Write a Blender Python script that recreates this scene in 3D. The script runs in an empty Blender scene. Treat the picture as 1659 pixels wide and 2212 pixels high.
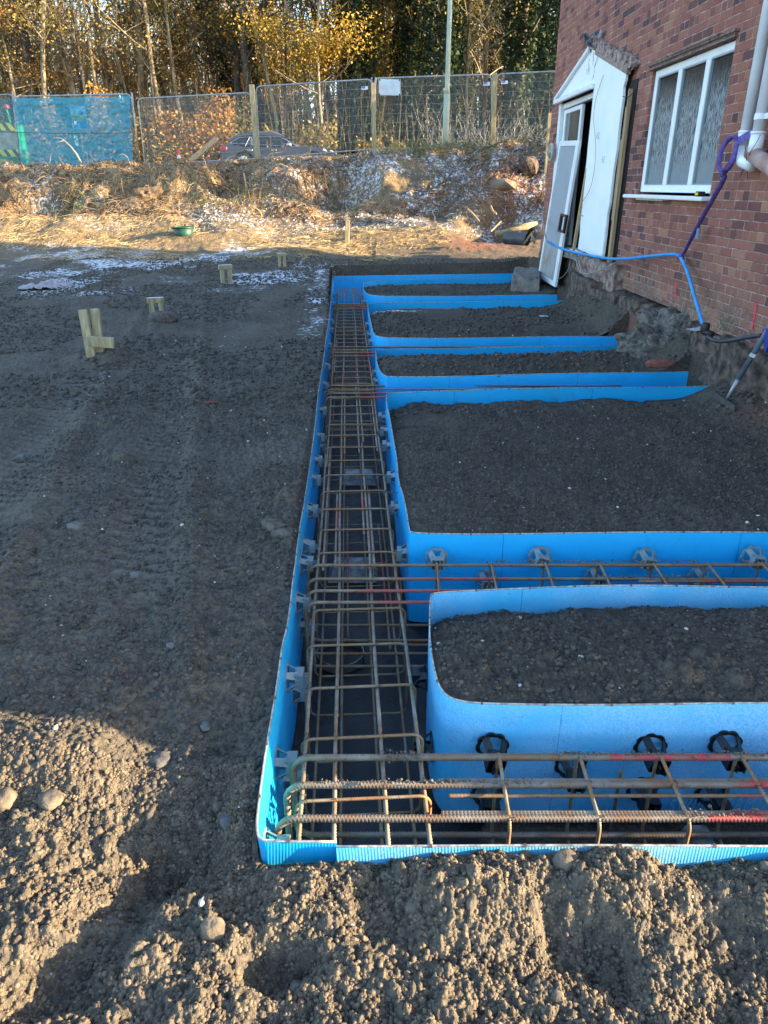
import bpy, bmesh, math, random
import numpy as np
from mathutils import Vector, Matrix
R = math.radians
sc = bpy.context.scene
C = sc.collection
random.seed(7)

# ---------------- camera, world, sun, exposure ----------------
PITCH, F, H = R(24.35), 1560.0, 1.6
cam_d = bpy.data.cameras.new('camera'); cam = bpy.data.objects.new('camera', cam_d); C.objects.link(cam)
cam.location = (0, 0, H); cam.rotation_euler = (R(90) - PITCH, 0, 0)
cam_d.sensor_fit = 'VERTICAL'; cam_d.sensor_height = 36; cam_d.lens = F / 2212 * 36
cam_d.clip_start = 0.05; cam_d.clip_end = 2000
sc.camera = cam
sc.render.resolution_x = 768; sc.render.resolution_y = 1024
SUN_EL, SUN_AZ = 14.0, 98.5          # azimuth clockwise from +Y (the view direction)
sun_dir = Vector((math.sin(R(SUN_AZ)) * math.cos(R(SUN_EL)), math.cos(R(SUN_AZ)) * math.cos(R(SUN_EL)), math.sin(R(SUN_EL))))
w = bpy.data.worlds.new('World'); sc.world = w; w.use_nodes = True
nt = w.node_tree; bg = nt.nodes['Background']
sky = nt.nodes.new('ShaderNodeTexSky'); sky.sky_type = 'NISHITA'; sky.sun_disc = False
sky.ozone_density = 2.0; sky.sun_elevation = R(SUN_EL); sky.sun_rotation = R(SUN_AZ)
nt.links.new(sky.outputs[0], bg.inputs[0]); bg.inputs[1].default_value = 0.15
sd = bpy.data.lights.new('sun', 'SUN'); sd.energy = 5.0; sd.angle = R(0.5); sd.color = (1.0, .77, .48)
so = bpy.data.objects.new('sun', sd); C.objects.link(so)
so.rotation_euler = (-sun_dir).to_track_quat('-Z', 'Y').to_euler()
sc.view_settings.view_transform = 'Standard'; sc.view_settings.look = 'None'
sc.view_settings.exposure = 2.38; sc.view_settings.gamma = 1.0
sc.render.engine = 'CYCLES'
sc.cycles.max_bounces = 6; sc.cycles.transparent_max_bounces = 24

# ---------------- photo-measurement helpers (pixels of a 1659 x 2212 copy -> world) ----------------
CP, SP = math.cos(PITCH), math.sin(PITCH)
def ray(px, py):
    u, v = (px - 829.5) / F, (1106 - py) / F
    return Vector((u, CP + v * SP, v * CP - SP))
def W(px, py, z=0.0):
    d = ray(px, py); t = (z - H) / d.z
    return Vector((d.x * t, d.y * t, z))
def PY(px, py, y):
    d = ray(px, py); t = y / d.y
    return Vector((d.x * t, y, H + d.z * t))
WX, WS = 3.16, -0.0236                      # house wall: x = WX + WS*y
WL = math.hypot(1, WS)
WA = Vector((WS / WL, 1 / WL, 0)); WN = Vector((-1 / WL, WS / WL, 0))   # along the wall, outward normal
WO = Vector((WX, 0, 0))
def HW(px, py, off=0.0):                    # -> (u, z) on the wall plane moved `off` outwards
    d = ray(px, py); o = Vector((0, 0, H)); p0 = WO + WN * off
    t = (p0 - o).dot(WN) / d.dot(WN); p = o + d * t
    return ((p - WO).dot(WA), p.z)
def wp(u, z, off=0.0):
    return WO + WA * u + WN * off + Vector((0, 0, z))

# ---------------- materials ----------------
MATS = {}
def mat(name, col=(.5, .5, .5), rough=.6, metal=0.0, spec=.5, var=0.0, vscale=8, bump=0.0, bscale=60, col2=None, trans=0.0, alpha=1.0, coat=0.0):
    if name in MATS: return MATS[name]
    m = bpy.data.materials.new(name); m.use_nodes = True; MATS[name] = m
    n = m.node_tree.nodes; l = m.node_tree.links; b = n['Principled BSDF']
    b.inputs['Roughness'].default_value = rough; b.inputs['Metallic'].default_value = metal
    b.inputs['Specular IOR Level'].default_value = spec
    b.inputs['Base Color'].default_value = (*col, 1)
    b.inputs['Transmission Weight'].default_value = trans; b.inputs['Alpha'].default_value = alpha
    b.inputs['Coat Weight'].default_value = coat
    if var or bump or col2:
        tc = n.new('ShaderNodeTexCoord')
    if var or col2:
        no = n.new('ShaderNodeTexNoise'); no.inputs['Scale'].default_value = vscale; no.inputs['Detail'].default_value = 6
        l.new(tc.outputs['Object'], no.inputs['Vector'])
        cr = n.new('ShaderNodeValToRGB'); cr.color_ramp.elements[0].position = .36; cr.color_ramp.elements[1].position = .64
        c2 = col2 or tuple(min(1, c * (1 + var)) for c in col); c1 = col if col2 else tuple(c * (1 - var) for c in col)
        cr.color_ramp.elements[0].color = (*c1, 1); cr.color_ramp.elements[1].color = (*c2, 1)
        l.new(no.outputs[0], cr.inputs[0]); l.new(cr.outputs[0], b.inputs['Base Color'])
    if bump:
        nb = n.new('ShaderNodeTexNoise'); nb.inputs['Scale'].default_value = bscale; nb.inputs['Detail'].default_value = 5
        l.new(tc.outputs['Object'], nb.inputs['Vector'])
        bp = n.new('ShaderNodeBump'); bp.inputs['Strength'].default_value = bump; bp.inputs['Distance'].default_value = .01
        l.new(nb.outputs[0], bp.inputs['Height']); l.new(bp.outputs[0], b.inputs['Normal'])
    return m

class NT:                                    # tiny node-building helper
    def __init__(s, name):
        s.m = bpy.data.materials.new(name); s.m.use_nodes = True; s.n = s.m.node_tree.nodes; s.l = s.m.node_tree.links
        s.b = s.n['Principled BSDF']; MATS[name] = s.m
    def new(s, t, **kw):
        x = s.n.new(t)
        for k, v in kw.items(): setattr(x, k, v)
        return x
    def set(s, sock, v):
        if hasattr(v, 'is_linked') or hasattr(v, 'links'): s.l.new(v, sock)
        elif isinstance(v, (tuple, list)): sock.default_value = (*v, 1) if len(v) == 3 and sock.type == 'RGBA' else v
        else: sock.default_value = v
    def math(s, op, a, b=0.0, c=None, clamp=False):
        x = s.new('ShaderNodeMath', operation=op, use_clamp=clamp); s.set(x.inputs[0], a); s.set(x.inputs[1], b)
        if c is not None: s.set(x.inputs[2], c)
        return x.outputs[0]
    def mix(s, f, a, b, mode='MIX'):
        x = s.new('ShaderNodeMix', data_type='RGBA', blend_type=mode)
        s.set(x.inputs[0], f); s.set(x.inputs[6], a); s.set(x.inputs[7], b); return x.outputs[2]
    def noise(s, vec, scale, detail=4, rough=.55, dim='3D'):
        x = s.new('ShaderNodeTexNoise', noise_dimensions=dim); x.inputs['Scale'].default_value = scale
        x.inputs['Detail'].default_value = detail; x.inputs['Roughness'].default_value = rough
        if vec is not None: s.l.new(vec, x.inputs['Vector'])
        return x.outputs[0]
    def ramp(s, v, *stops):
        x = s.new('ShaderNodeValToRGB'); e = x.color_ramp.elements
        while len(e) < len(stops): e.new(.5)
        for el, (p, c) in zip(e, stops):
            el.position = p; el.color = (*c, 1) if not isinstance(c, float) else (c, c, c, 1)
        s.l.new(v, x.inputs[0]); return x.outputs[0]
    def step(s, v, lo, hi):
        x = s.new('ShaderNodeMapRange'); s.set(x.inputs[0], v); x.inputs[1].default_value = lo; x.inputs[2].default_value = hi
        return x.outputs[0]
    def bump(s, h, strength=.5, dist=.01):
        x = s.new('ShaderNodeBump'); s.set(x.inputs['Height'], h); x.inputs['Strength'].default_value = strength
        x.inputs['Distance'].default_value = dist; s.l.new(x.outputs[0], s.b.inputs['Normal'])

# ---------------- object helpers ----------------
def tag(o, label=None, cat=None, group=None, kind=None):
    if label: o['label'] = label
    if cat: o['category'] = cat
    if group: o['group'] = group
    if kind: o['kind'] = kind
    return o
def thing(name, label, cat, loc=(0, 0, 0), group=None, rot=None):
    o = bpy.data.objects.new(name, None); C.objects.link(o); o.location = loc; o.empty_display_size = .1
    if rot: o.rotation_euler = rot
    return tag(o, label, cat, group)
def link(name, me, m=None, parent=None):
    o = bpy.data.objects.new(name, me); C.objects.link(o)
    if m is not None:
        for mm in (m if isinstance(m, (list, tuple)) else [m]): me.materials.append(mm)
    if parent is not None:
        o.parent = parent
        if parent.type == 'EMPTY' or True:   # verts are given in world space: undo the parent's transform
            o.matrix_parent_inverse = basis(parent).inverted()
    return o
def basis(o):
    M = o.matrix_basis.copy()
    if o.parent: M = basis(o.parent) @ o.matrix_parent_inverse @ M
    return M
def mesh_np(name, V, Fq, smooth=False):      # V (n,3), Fq (m,k)
    V = np.asarray(V, dtype=np.float32); Fq = np.asarray(Fq, dtype=np.int32)
    me = bpy.data.meshes.new(name); me.vertices.add(len(V)); me.vertices.foreach_set('co', V.ravel())
    k = Fq.shape[1]; me.loops.add(Fq.size); me.loops.foreach_set('vertex_index', Fq.ravel())
    me.polygons.add(len(Fq)); me.polygons.foreach_set('loop_start', np.arange(0, Fq.size, k, dtype=np.int32))
    if smooth: me.polygons.foreach_set('use_smooth', np.ones(len(Fq), dtype=bool))
    me.update(calc_edges=True); return me
class MB:                                    # bmesh collector
    def __init__(s): s.v = []; s.f = []; s.mi = []
    def add(s, vs, fs, mi=0):
        b = len(s.v); s.v += [tuple(v) for v in vs]; s.f += [tuple(i + b for i in f) for f in fs]; s.mi += [mi] * len(fs)
    def box(s, c, size, M=None, mi=0, bev=0.0):
        c = Vector(c); x, y, z = [k / 2 for k in size]
        vs = [Vector((a * x, b * y, d * z)) for a in (-1, 1) for b in (-1, 1) for d in (-1, 1)]
        vs = [(M @ v if M else v) + c for v in vs]
        s.add(vs, [(0, 1, 3, 2), (4, 6, 7, 5), (0, 4, 5, 1), (2, 3, 7, 6), (0, 2, 6, 4), (1, 5, 7, 3)], mi)
    def bar(s, a, b, w_, h_, up=(0, 0, 1), mi=0, taper=1.0):
        a, b = Vector(a), Vector(b); d = (b - a).normalized(); up = Vector(up)
        if abs(d.dot(up)) > .98: up = Vector((0, 1, 0)) if abs(d.y) < .9 else Vector((1, 0, 0))
        sx = d.cross(up).normalized(); sy = sx.cross(d).normalized(); vs = []
        for p, k in ((a, 1), (b, taper)):
            for i, j in ((-1, -1), (1, -1), (1, 1), (-1, 1)): vs.append(p + sx * i * w_ / 2 * k + sy * j * h_ / 2 * k)
        s.add(vs, [(3, 2, 1, 0), (4, 5, 6, 7), (0, 1, 5, 4), (1, 2, 6, 5), (2, 3, 7, 6), (3, 0, 4, 7)], mi)
    def tube(s, pts, r, n=8, mi=0, caps=True, closed=False):
        pts = [Vector(p) for p in pts]; N = len(pts); rs = r if isinstance(r, (list, tuple)) else [r] * N
        t0 = (pts[1] - pts[0]).normalized(); up = Vector((0, 0, 1)) if abs(t0.z) < .9 else Vector((1, 0, 0))
        nx = t0.cross(up).normalized(); vs = []
        for i, p in enumerate(pts):
            if closed: t = (pts[(i + 1) % N] - pts[i - 1]).normalized()
            else: t = (pts[min(i + 1, N - 1)] - pts[max(i - 1, 0)]).normalized()
            nx = (nx - t * nx.dot(t)).normalized(); ny = t.cross(nx)
            for k in range(n):
                a = 2 * math.pi * k / n; vs.append(p + (nx * math.cos(a) + ny * math.sin(a)) * rs[i])
        fs = [(i * n + k, i * n + (k + 1) % n, (i + 1) * n + (k + 1) % n, (i + 1) * n + k) for i in range(N - 1) for k in range(n)]
        if closed: fs += [((N - 1) * n + k, (N - 1) * n + (k + 1) % n, (k + 1) % n, k) for k in range(n)]
        elif caps: fs += [tuple(range(n))[::-1], tuple((N - 1) * n + k for k in range(n))]
        s.add(vs, fs, mi)
    def prism(s, poly, d, mi=0):             # closed 3-D polygon extruded by vector d
        n = len(poly); d = Vector(d); vs = [Vector(p) for p in poly]; vs += [p + d for p in vs]
        s.add(vs, [tuple(range(n))[::-1], tuple(range(n, 2 * n))] + [(i, (i + 1) % n, (i + 1) % n + n, i + n) for i in range(n)], mi)
    def build(s, name, m, parent=None, smooth=False, bevel=0.0, seg=1):
        me = bpy.data.meshes.new(name); me.from_pydata(s.v, [], s.f); me.update()
        o = link(name, me, m, parent)
        for p, i in zip(me.polygons, s.mi): p.material_index = i; p.use_smooth = smooth
        bm = bmesh.new(); bm.from_mesh(me); bmesh.ops.recalc_face_normals(bm, faces=bm.faces)
        if bevel: bmesh.ops.bevel(bm, geom=[e for e in bm.edges if len(e.link_faces) == 2 and e.calc_face_angle(0) > .6], offset=bevel, segments=seg, affect='EDGES')
        bm.to_mesh(me); bm.free()
        return o
def copy_tree(o, parent=None):
    c = o.copy(); C.objects.link(c)
    if parent: c.parent = parent
    for ch in [x for x in bpy.data.objects if x.parent == o]: copy_tree(ch, c)
    return c
ORD = ['first', 'second', 'third', 'fourth', 'fifth', 'sixth', 'seventh', 'eighth', 'ninth', 'tenth', 'eleventh', 'twelfth', 'thirteenth', 'fourteenth', 'fifteenth', 'sixteenth', 'seventeenth', 'eighteenth', 'nineteenth', 'twentieth']

# ---------------- numpy noise ----------------
def _h(ix, iy, seed):
    n = (ix.astype(np.int64) * 374761393 + iy.astype(np.int64) * 668265263 + seed * 2147483647 * 7 + seed * 974634777) & 0xffffffff
    n = ((n ^ (n >> 13)) * 1274126177) & 0xffffffff
    n = ((n ^ (n >> 16)) * 2246822519) & 0xffffffff
    return ((n ^ (n >> 15)) & 0xffffff) / float(0xffffff)
def vn(x, y, seed=0):
    ix, iy = np.floor(x), np.floor(y); fx, fy = x - ix, y - iy
    fx = fx * fx * (3 - 2 * fx); fy = fy * fy * (3 - 2 * fy)
    a, b, c, d = _h(ix, iy, seed), _h(ix + 1, iy, seed), _h(ix, iy + 1, seed), _h(ix + 1, iy + 1, seed)
    return (a + (b - a) * fx) * (1 - fy) + (c + (d - c) * fx) * fy
def fbm(x, y, seed=0, oct=4, g=.5):
    s, a, t = 0, 1, 0
    for k in range(oct):
        s = s + a * (vn(x * 2 ** k + 17 * k, y * 2 ** k - 9 * k, seed + k) - .5); t += a; a *= g
    return s / t * 2
def peb(x, y, cell, seed, dens=1.0, rmin=.25, rmax=.62):      # union of rounded crumbs, height in metres
    cx, cy = np.floor(x / cell), np.floor(y / cell); out = np.zeros_like(x)
    for i in (-1, 0, 1):
        for j in (-1, 0, 1):
            gx, gy = cx + i, cy + j
            px = (gx + _h(gx, gy, seed)) * cell; py = (gy + _h(gx, gy, seed + 1)) * cell
            r = cell * (rmin + (rmax - rmin) * _h(gx, gy, seed + 2) ** 2)
            on = _h(gx, gy, seed + 3) < dens
            asp = .7 + .6 * _h(gx, gy, seed + 4)
            dd = 1 - ((x - px) ** 2 * asp + (y - py) ** 2 / asp) / (r * r)
            out = np.maximum(out, np.where(on & (dd > 0), np.sqrt(np.maximum(dd, 0)) * r * .75, 0))
    return out
def sst(a, b, x):
    t = np.clip((x - a) / (b - a), 0, 1); return t * t * (3 - 2 * t)
# ================= outlines of the formwork (top edges, z = 0) =================
def WP(l): return [np.array(W(*p)[:2]) for p in l]
outer_left = WP([(719,597),(714,641),(711,690),(704,728),(698,778),(690,828),(686,853),(682.5,898),(677.3,940),(667,1011),(656.5,1082),(645,1144),(637.7,1211),(631.5,1253),(625,1315),(619,1356),(607.5,1398),(597,1480),(582,1564),(569,1641),(558.5,1718),(552,1775)])
YF = W(700, 1822)[1]                         # front board line
fl = W(553, 1800); 
corner = [np.array(W(552,1790)[:2]), np.array(W(554,1806)[:2]), np.array(W(560,1816)[:2]), np.array(W(572,1821)[:2])]
front_join = np.array(W(727,1822)[:2])
XR = 3.02
def xr(y): return WX + WS * y - .02
ISL = {}
ISL[1] = dict(far=WP([(1180,599),(785.4,605)]), left=WP([(784.8,620),(789.5,632.7)]), near=WP([(803.6,639),(850,641),(1175,637.4),(1259,636)]))
ISL[2] = dict(far=WP([(1277,648),(1175,650.5),(863,653),(795,656)]), left=WP([(795,661),(796.5,672),(804.5,710),(808,722)]), near=WP([(819,730),(875,731),(1175,728),(1376,726)]))
ISL[3] = dict(far=WP([(1372,745),(1175,750),(813,754.5)]), left=WP([(812.5,761),(815,784),(820,799)]), near=WP([(828,810),(841,815),(1175,808.6),(1534,801)]))
ISL[4] = dict(far=WP([(1610,833),(1539,834.5),(1175,840),(836.5,847)]), left=WP([(835,856),(836.4,872),(842.5,898),(850,942),(859,990),(862,1040),(873,1070),(882,1115),(885.5,1143)]), near=WP([(889,1151),(1094,1154),(1659,1149)]))
ISL[5] = dict(far=WP([(1659,1270),(1344,1267),(1180,1272),(937,1280)]), left=WP([(931,1288),(929.5,1366),(935,1420),(946,1470),(958,1494)]), near=WP([(978,1509),(1019,1518),(1150,1522),(1334,1525),(1659,1518)]))
for k, s in ISL.items():
    if k in (4, 5):
        s['near'].append(np.array([xr(3.0) if k == 4 else xr(2.0), s['near'][-1][1]]))
    if k == 5: s['far'].insert(0, np.array([xr(2.7), s['far'][0][1]]))
def chaikin(pts, it=2):
    for _ in range(it):
        q = [pts[0]]
        for a, b in zip(pts[:-1], pts[1:]): q += [a * .75 + b * .25, a * .25 + b * .75]
        q.append(pts[-1]); pts = q
    return pts
isl_line = {k: chaikin(s['far'] + s['left'] + s['near'], 2) for k, s in ISL.items()}
# round the island ends on to the wall for the void outline
void = []
far_out = WP([(1138,591),(719,596.5)])
ol = chaikin(outer_left + corner, 2)
outer_line = [far_out[0]] + ol + [front_join]
front_line = [front_join + np.array([0, 0]), np.array([1.0, YF - .004]), np.array([2.0, YF + .004]), np.array([xr(1.4), YF])]
void = [far_out[0]] + ol + front_line
for k in (5, 4, 3, 2, 1):                    # back along each island (near edge first, then round its end)
    L = isl_line[k][::-1]
    void += [np.array([xr(L[0][1]) - (.0 if k in (5, 4) else .12), L[0][1]])] if k < 4 else []
    void += L
void = np.array(void)
def pip(x, y, poly):
    ins = np.zeros(x.shape, bool); n = len(poly)
    for i in range(n):
        x1, y1 = poly[i]; x2, y2 = poly[(i + 1) % n]
        if y1 == y2: continue
        c = ((y1 > y) != (y2 > y)) & (x < (x2 - x1) * (y - y1) / (y2 - y1) + x1); ins ^= c
    return ins
def near_pt(x, y, poly):
    bd = np.full(x.shape, 1e9); bx = x.copy(); by = y.copy(); n = len(poly)
    for i in range(n):
        a = poly[i]; b = poly[(i + 1) % n]; d = b - a; L = d @ d
        if L < 1e-12: continue
        t = np.clip(((x - a[0]) * d[0] + (y - a[1]) * d[1]) / L, 0, 1)
        qx, qy = a[0] + t * d[0], a[1] + t * d[1]; dd = (x - qx) ** 2 + (y - qy) ** 2
        m = dd < bd; bd = np.where(m, dd, bd); bx = np.where(m, qx, bx); by = np.where(m, qy, by)
    return np.sqrt(bd), bx, by

# ================= ground =================
def prof(y): return np.interp(y, [0, 9, 11, 13, 15, 16.5, 18, 19.6, 20.3, 20.9, 21.5, 22.2, 23.5, 24.5, 26, 30, 60, 400], [0, 0, .03, .1, .2, .31, .56, .90, 1.22, 1.58, 1.82, 1.92, 1.98, 2.06, 2.08, 2.02, 2.1, 2.1])
def macro(x, y):
    z = prof(y + .5 * fbm(x * .35, y * .35, 5, 3) * sst(16, 19, y))
    z = z + sst(19, 22, y) * (1 - sst(27, 30, y)) * np.interp(x, [-12, -6, -3, -1, 1, 3, 8], [.0, .16, .33, .41, .5, .57, .65])
    z = z + sst(15, 20, y) * (1 - sst(22, 24, y)) * fbm(x * .8, y * .8, 11, 4) * .3
    def hole(cx, cy, rx, ry, d):
        q = ((x - cx) / rx) ** 2 + ((y - cy) / ry) ** 2; return -d * np.exp(-q * q)
    z = z + hole(-1.25, 20.6, .95, .6, 1.0) + hole(2.75, 18.6, .9, 1.0, .6) + hole(-4.1, 21.0, .5, .8, .5) + hole(-8.8, 20.3, .8, .5, .5) + hole(-6.6, 20.5, .6, .4, .5) + hole(-10.6, 20.6, .6, .4, .5)
    z = z - .13 * np.exp(-((x + 4) / 2.0) ** 2) * sst(20.5, 21.5, y) * (1 - sst(23.6, 24.4, y))
    z = z - hole(3.6, 21, 1.2, 1.1, .35) - hole(-5.4, 20.8, .8, .6, .3)
    # left working area: soft undulation, wheel ruts
    k = (1 - sst(16, 18, y)) * sst(1.2, 1.9, y) * (x < -.2)
    z = z + k * (fbm(x * .7, y * .5, 21, 4) * .045)
    for off in (-1.15, -2.0):                # tracked wheel ruts leading away to the left
        c = off - .22 * (y - 3) ; dd = (x - c)
        cl = (np.abs(((x * .2 + y) * 11) % 1 - .5) * 2)
        z = z - k * np.exp(-(dd / .17) ** 4) * (.014 + .020 * cl) * sst(2.2, 3.2, y) * (1 - sst(7, 9, y)) + k * np.exp(-((dd - .25) / .07) ** 2) * .02
    # heaps round the timber pegs
    for (hx, hy, hr, hh) in ((W(225,775)[0], W(225,775)[1], .3, .13), (W(360,705)[0], W(360,705)[1], .38, .10), (W(620,555,.2)[0], W(620,555,.2)[1]-.2, .7, .12)):
        z = z + hh * np.exp(-((x - hx) ** 2 + (y - hy) ** 2) / hr ** 2)
    # foreground: lower, trodden and lumpy
    f = 1 - sst(YF + .0, YF + .7, y + .16 * fbm(x * 2, y * 2, 33, 2))
    f = np.where((x > -.36) & (y > YF + .03), 0, f)
    f1 = np.where((x > -.36) & (y > YF + .03), 0, 1 - sst(YF - .02, YF + .2, y))
    nb_ = 1 - .75 * np.exp(-((x + .42) / .16) ** 2) * (y > YF - .2)
    z = z - f1 * .07 - .02 * f + f * fbm(x * 2.6, y * 2.6, 31, 5, .55) * .065 * nb_
    z = z + .018 * np.exp(-((x + .30) / .17) ** 4 - ((y - YF + .04) / .10) ** 2)
    z = z + f * .05 * np.exp(-((y - (YF - .12)) / .09) ** 2) * sst(-.32, .02, x) + f * sst(-.32, .02, x) * np.where(x > -5, .03 * vn(x * 5, y * 3, 34) * sst(YF - .35, YF - .03, y), 0)
    z = z - .085 * np.exp(-((x + .62) / .24) ** 4) * (1 - sst(1.75, 2.15, y)) * sst(YF - .12, YF + .04, y)
    for (px, py, rx, ry, d) in ((330,1880,.07,.10,.06),(235,1980,.10,.10,.07),(130,2060,.06,.05,.04),(585,2080,.1,.05,.075),(830,1960,.08,.12,.05),(1220,2000,.07,.1,.06),(1320,2080,.06,.1,.06),(100,2120,.12,.07,.06),(1560,2030,.1,.09,.05)):
        c = W(px, py, -.06); q = ((x - c.x) / rx) ** 2 + ((y - c.y) / ry) ** 2; z = z - d * np.exp(-q * q)
    for (px, py, rx, ry, d) in ((70,1640,.28,.12,.05),(520,1750,.05,.13,.05),(470,1650,.1,.06,.035),(180,1950,.1,.15,.03),(640,1960,.12,.1,.045),(1330,1890,.14,.1,.04),(980,1900,.16,.09,.04)):
        c = W(px, py, -.06); q = ((x - c.x) / rx) ** 2 + ((y - c.y) / ry) ** 2; z = z + d * np.exp(-q)
    # islands: soil a little below the far board, flush with the near one
    for k_, s in ISL.items():
        L = isl_line[k_]; yn = np.array(s['near']); yf = np.array(s['far'])
        Yn = np.interp(x, yn[:, 0], yn[:, 1]); Yf = np.interp(x, yf[::-1, 0], yf[::-1, 1])
        x0 = min(p[0] for p in L)
        ins = (y > Yn - .03) & (y < Yf + .03) & (x > x0 - .02) & (x < xr(y) + .1)
        t = np.clip((y - Yn) / np.maximum(Yf - Yn, .01), 0, 1)
        drop = {1: .10, 2: .09, 3: .13, 4: .10, 5: .10}[k_]
        side = .07 * np.exp(-(x - x0) / .12)
        prof_ = -.012 - drop * t ** 3 + .03 * np.sin(t * 3.1) * {3: 2.2, 5: 1.2}.get(k_, .8) - side * t
        z = np.where(ins, prof_ + fbm(x * 1.7, y * 1.7, 40 + k_, 3) * .02 * (1 - abs(2 * t - 1) ** 3) + .03 * t ** 4 * fbm(x * 6, y * 0 + 3, 60 + k_, 3), z)
    # spoil and excavated footing against the wall
    dw = (WX + WS * y) - x
    up = np.exp(-(np.maximum(dw - .05 + .06 * fbm(y * 2, x * 2, 78, 3), 0) / .24) ** 2)
    z = z + up * np.interp(y, [2, 4, 5.6, 6.6, 7.4, 9, 10.6, 11.4, 13.8, 14.4, 16], [.05, .08, .12, .18, .28, .36, .34, .05, .04, .12, 0]) * (y < 16) * (.8 + .5 * vn(y * 2.2, x * 2, 77))
    return z
def lumps(x, y, z):
    big = sst(19.0, 20.4, y) * np.interp(x, [-2, 1, 4], [1, .5, .7]) + .12 * sst(15, 17, y)
    near = 1 - sst(4, 8, y)
    fore = (1 - sst(YF + .0, YF + .6, y)) * np.where((x > -.5) & (y > YF), 0, 1)
    wx = x + .006 * fbm(x * 70, y * 70, 170, 2); wy = y + .006 * fbm(x * 70, y * 70, 171, 2)
    r = peb(wx, wy, .014, 100, .9) * .75 * near + peb(wx, wy, .026, 110, .7) * (.42 - .18 * fore) + peb(wx + .01, wy, .05, 120, .22) * (.42 - .24 * fore) + peb(wx, wy, .12, 130, .10) * .45
    patch = .35 + 1.1 * sst(.35, .65, vn(x * 1.3, y * 1.1, 140)) ; patch = np.where(fore > .5, 1.15, patch)
    patch = np.where((y > 3.4) & (y < 6.8) & (x > -.05) & (x < 3.1), .5, patch)
    mid = fbm(x * 9, y * 9, 150, 3) * .012 + fbm(x * 30, y * 30, 151, 3) * .006 + (fbm(x * 110, y * 110, 152, 2) * .0045 + .013 * np.abs(fbm(x * 22, y * 22, 153, 3)) * (.6 + .5 * fore) + .006 * np.abs(fbm(x * 60, y * 60, 154, 3))) * near
    rough = peb(x, y, .35, 160, .5) * .45 + peb(x, y, .17, 161, .6) * .55 + fbm(x * 3, y * 3, 162, 5, .6) * .12
    return r * patch * (1 - .5 * sst(9, 14, y)) + mid * (1 + fore) + rough * big * (1 - sst(23, 25, y))
ys = [-3, -2, -1.2, -.6, -.2, .1, .3, .45, .55]
while ys[-1] < 26:
    y = ys[-1]; ys.append(y + (min(.0036 * max(y, .8) ** 1.25, .05) if y > .54 else .1))
while ys[-1] < 600: ys.append(ys[-1] * 1.05 + .2)
ys = np.array(ys)
NXc = 940
s_in = np.linspace(-1, 1, NXc)
s_out = 1 + np.cumsum(.012 * 1.3 ** np.arange(20)); s_all = np.concatenate([-s_out[::-1], s_in, s_out])
S, Y = np.meshgrid(s_all, ys)
X = S * (.95 + .6 * np.clip(Y, 0, 40))
jit = (np.abs(S) < 1) & (Y > .6) & (Y < 25)
X = X + np.where(jit, (vn(X * 90, Y * 90, 3) - .5) * .0018 * np.maximum(Y, 1), 0)
ny, nx = X.shape
ins = pip(X, Y, void); 
# faces fully inside are dropped; inside corners of kept faces slide to the outline
fa = ins[:-1, :-1]; fb = ins[:-1, 1:]; fc = ins[1:, 1:]; fd = ins[1:, :-1]
keep = ~(fa & fb & fc & fd)
used = np.zeros_like(ins)
used[:-1, :-1] |= keep; used[:-1, 1:] |= keep; used[1:, 1:] |= keep; used[1:, :-1] |= keep
snap = ins & used
_, bx, by = near_pt(X[snap], Y[snap], void); X[snap] = bx; Y[snap] = by
idx_ok = used
Z = np.full(X.shape, -1.0)
xx, yy = X[idx_ok], Y[idx_ok]
zz = macro(xx, yy); L_ = lumps(xx, yy, zz)
near_edge = np.ones_like(xx)
m = (yy < 16) & (xx > -3.5) & (xx < 3.3)
dE, _, _ = near_pt(xx[m], yy[m], void)
ne = near_edge[m]; ne = sst(0, .05, dE) * .8 + .2; near_edge[m] = ne
zz = zz + L_ * near_edge
# keep soil on the outer side just below the board tops
lim = (yy > YF - .02) & (yy < 14.5) & m_ if False else None
clampm = np.zeros_like(xx, bool); idxm = np.where(m)[0]; clampm[idxm[dE < .03]] = True
leftside = clampm & (yy > YF + .02) & (xx < 3)
zz = np.where(leftside & (xx < .0) & (zz > -.012), -.012, zz)
Z[idx_ok] = zz
vid = np.full(X.shape, -1, dtype=np.int64); vid[idx_ok] = np.arange(idx_ok.sum())
q = np.stack([vid[:-1, :-1], vid[:-1, 1:], vid[1:, 1:], vid[1:, :-1]], -1)[keep]
V = np.stack([X[idx_ok], Y[idx_ok], zz], -1)
# vertical cut faces of the excavation all round the void
vr = []
for a_, b_ in zip(void, np.roll(void, -1, 0)):
    n_ = max(1, int(np.linalg.norm(b_ - a_) / .05)); vr += [a_ + (b_ - a_) * k / n_ for k in range(n_)]
vr = np.array(vr); vz = macro(vr[:, 0], vr[:, 1]) + .004; vz = np.where((vr[:, 0] < 2.6) & (vz < .05), np.minimum(vz, -.004), vz + .02 * (vz > .05)); nb = len(V); nr = len(vr)
lv = [np.stack([vr[:, 0], vr[:, 1], vz * (1 - t) + -.6 * t], -1) for t in (0, .25, .5, .75, 1)]
V = np.concatenate([V] + lv)
ii = np.arange(nr); jj = (ii + 1) % nr
sk = (macro(vr[:, 0], vr[:, 1]) > .03) | (vr[:, 0] > 2.4); ii = ii[sk]; jj = jj[sk]
q = np.concatenate([q] + [np.stack([nb + k * nr + ii, nb + k * nr + jj, nb + (k + 1) * nr + jj, nb + (k + 1) * nr + ii], -1) for k in range(4)])
gme = mesh_np('ground', V, q, smooth=False)
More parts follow.
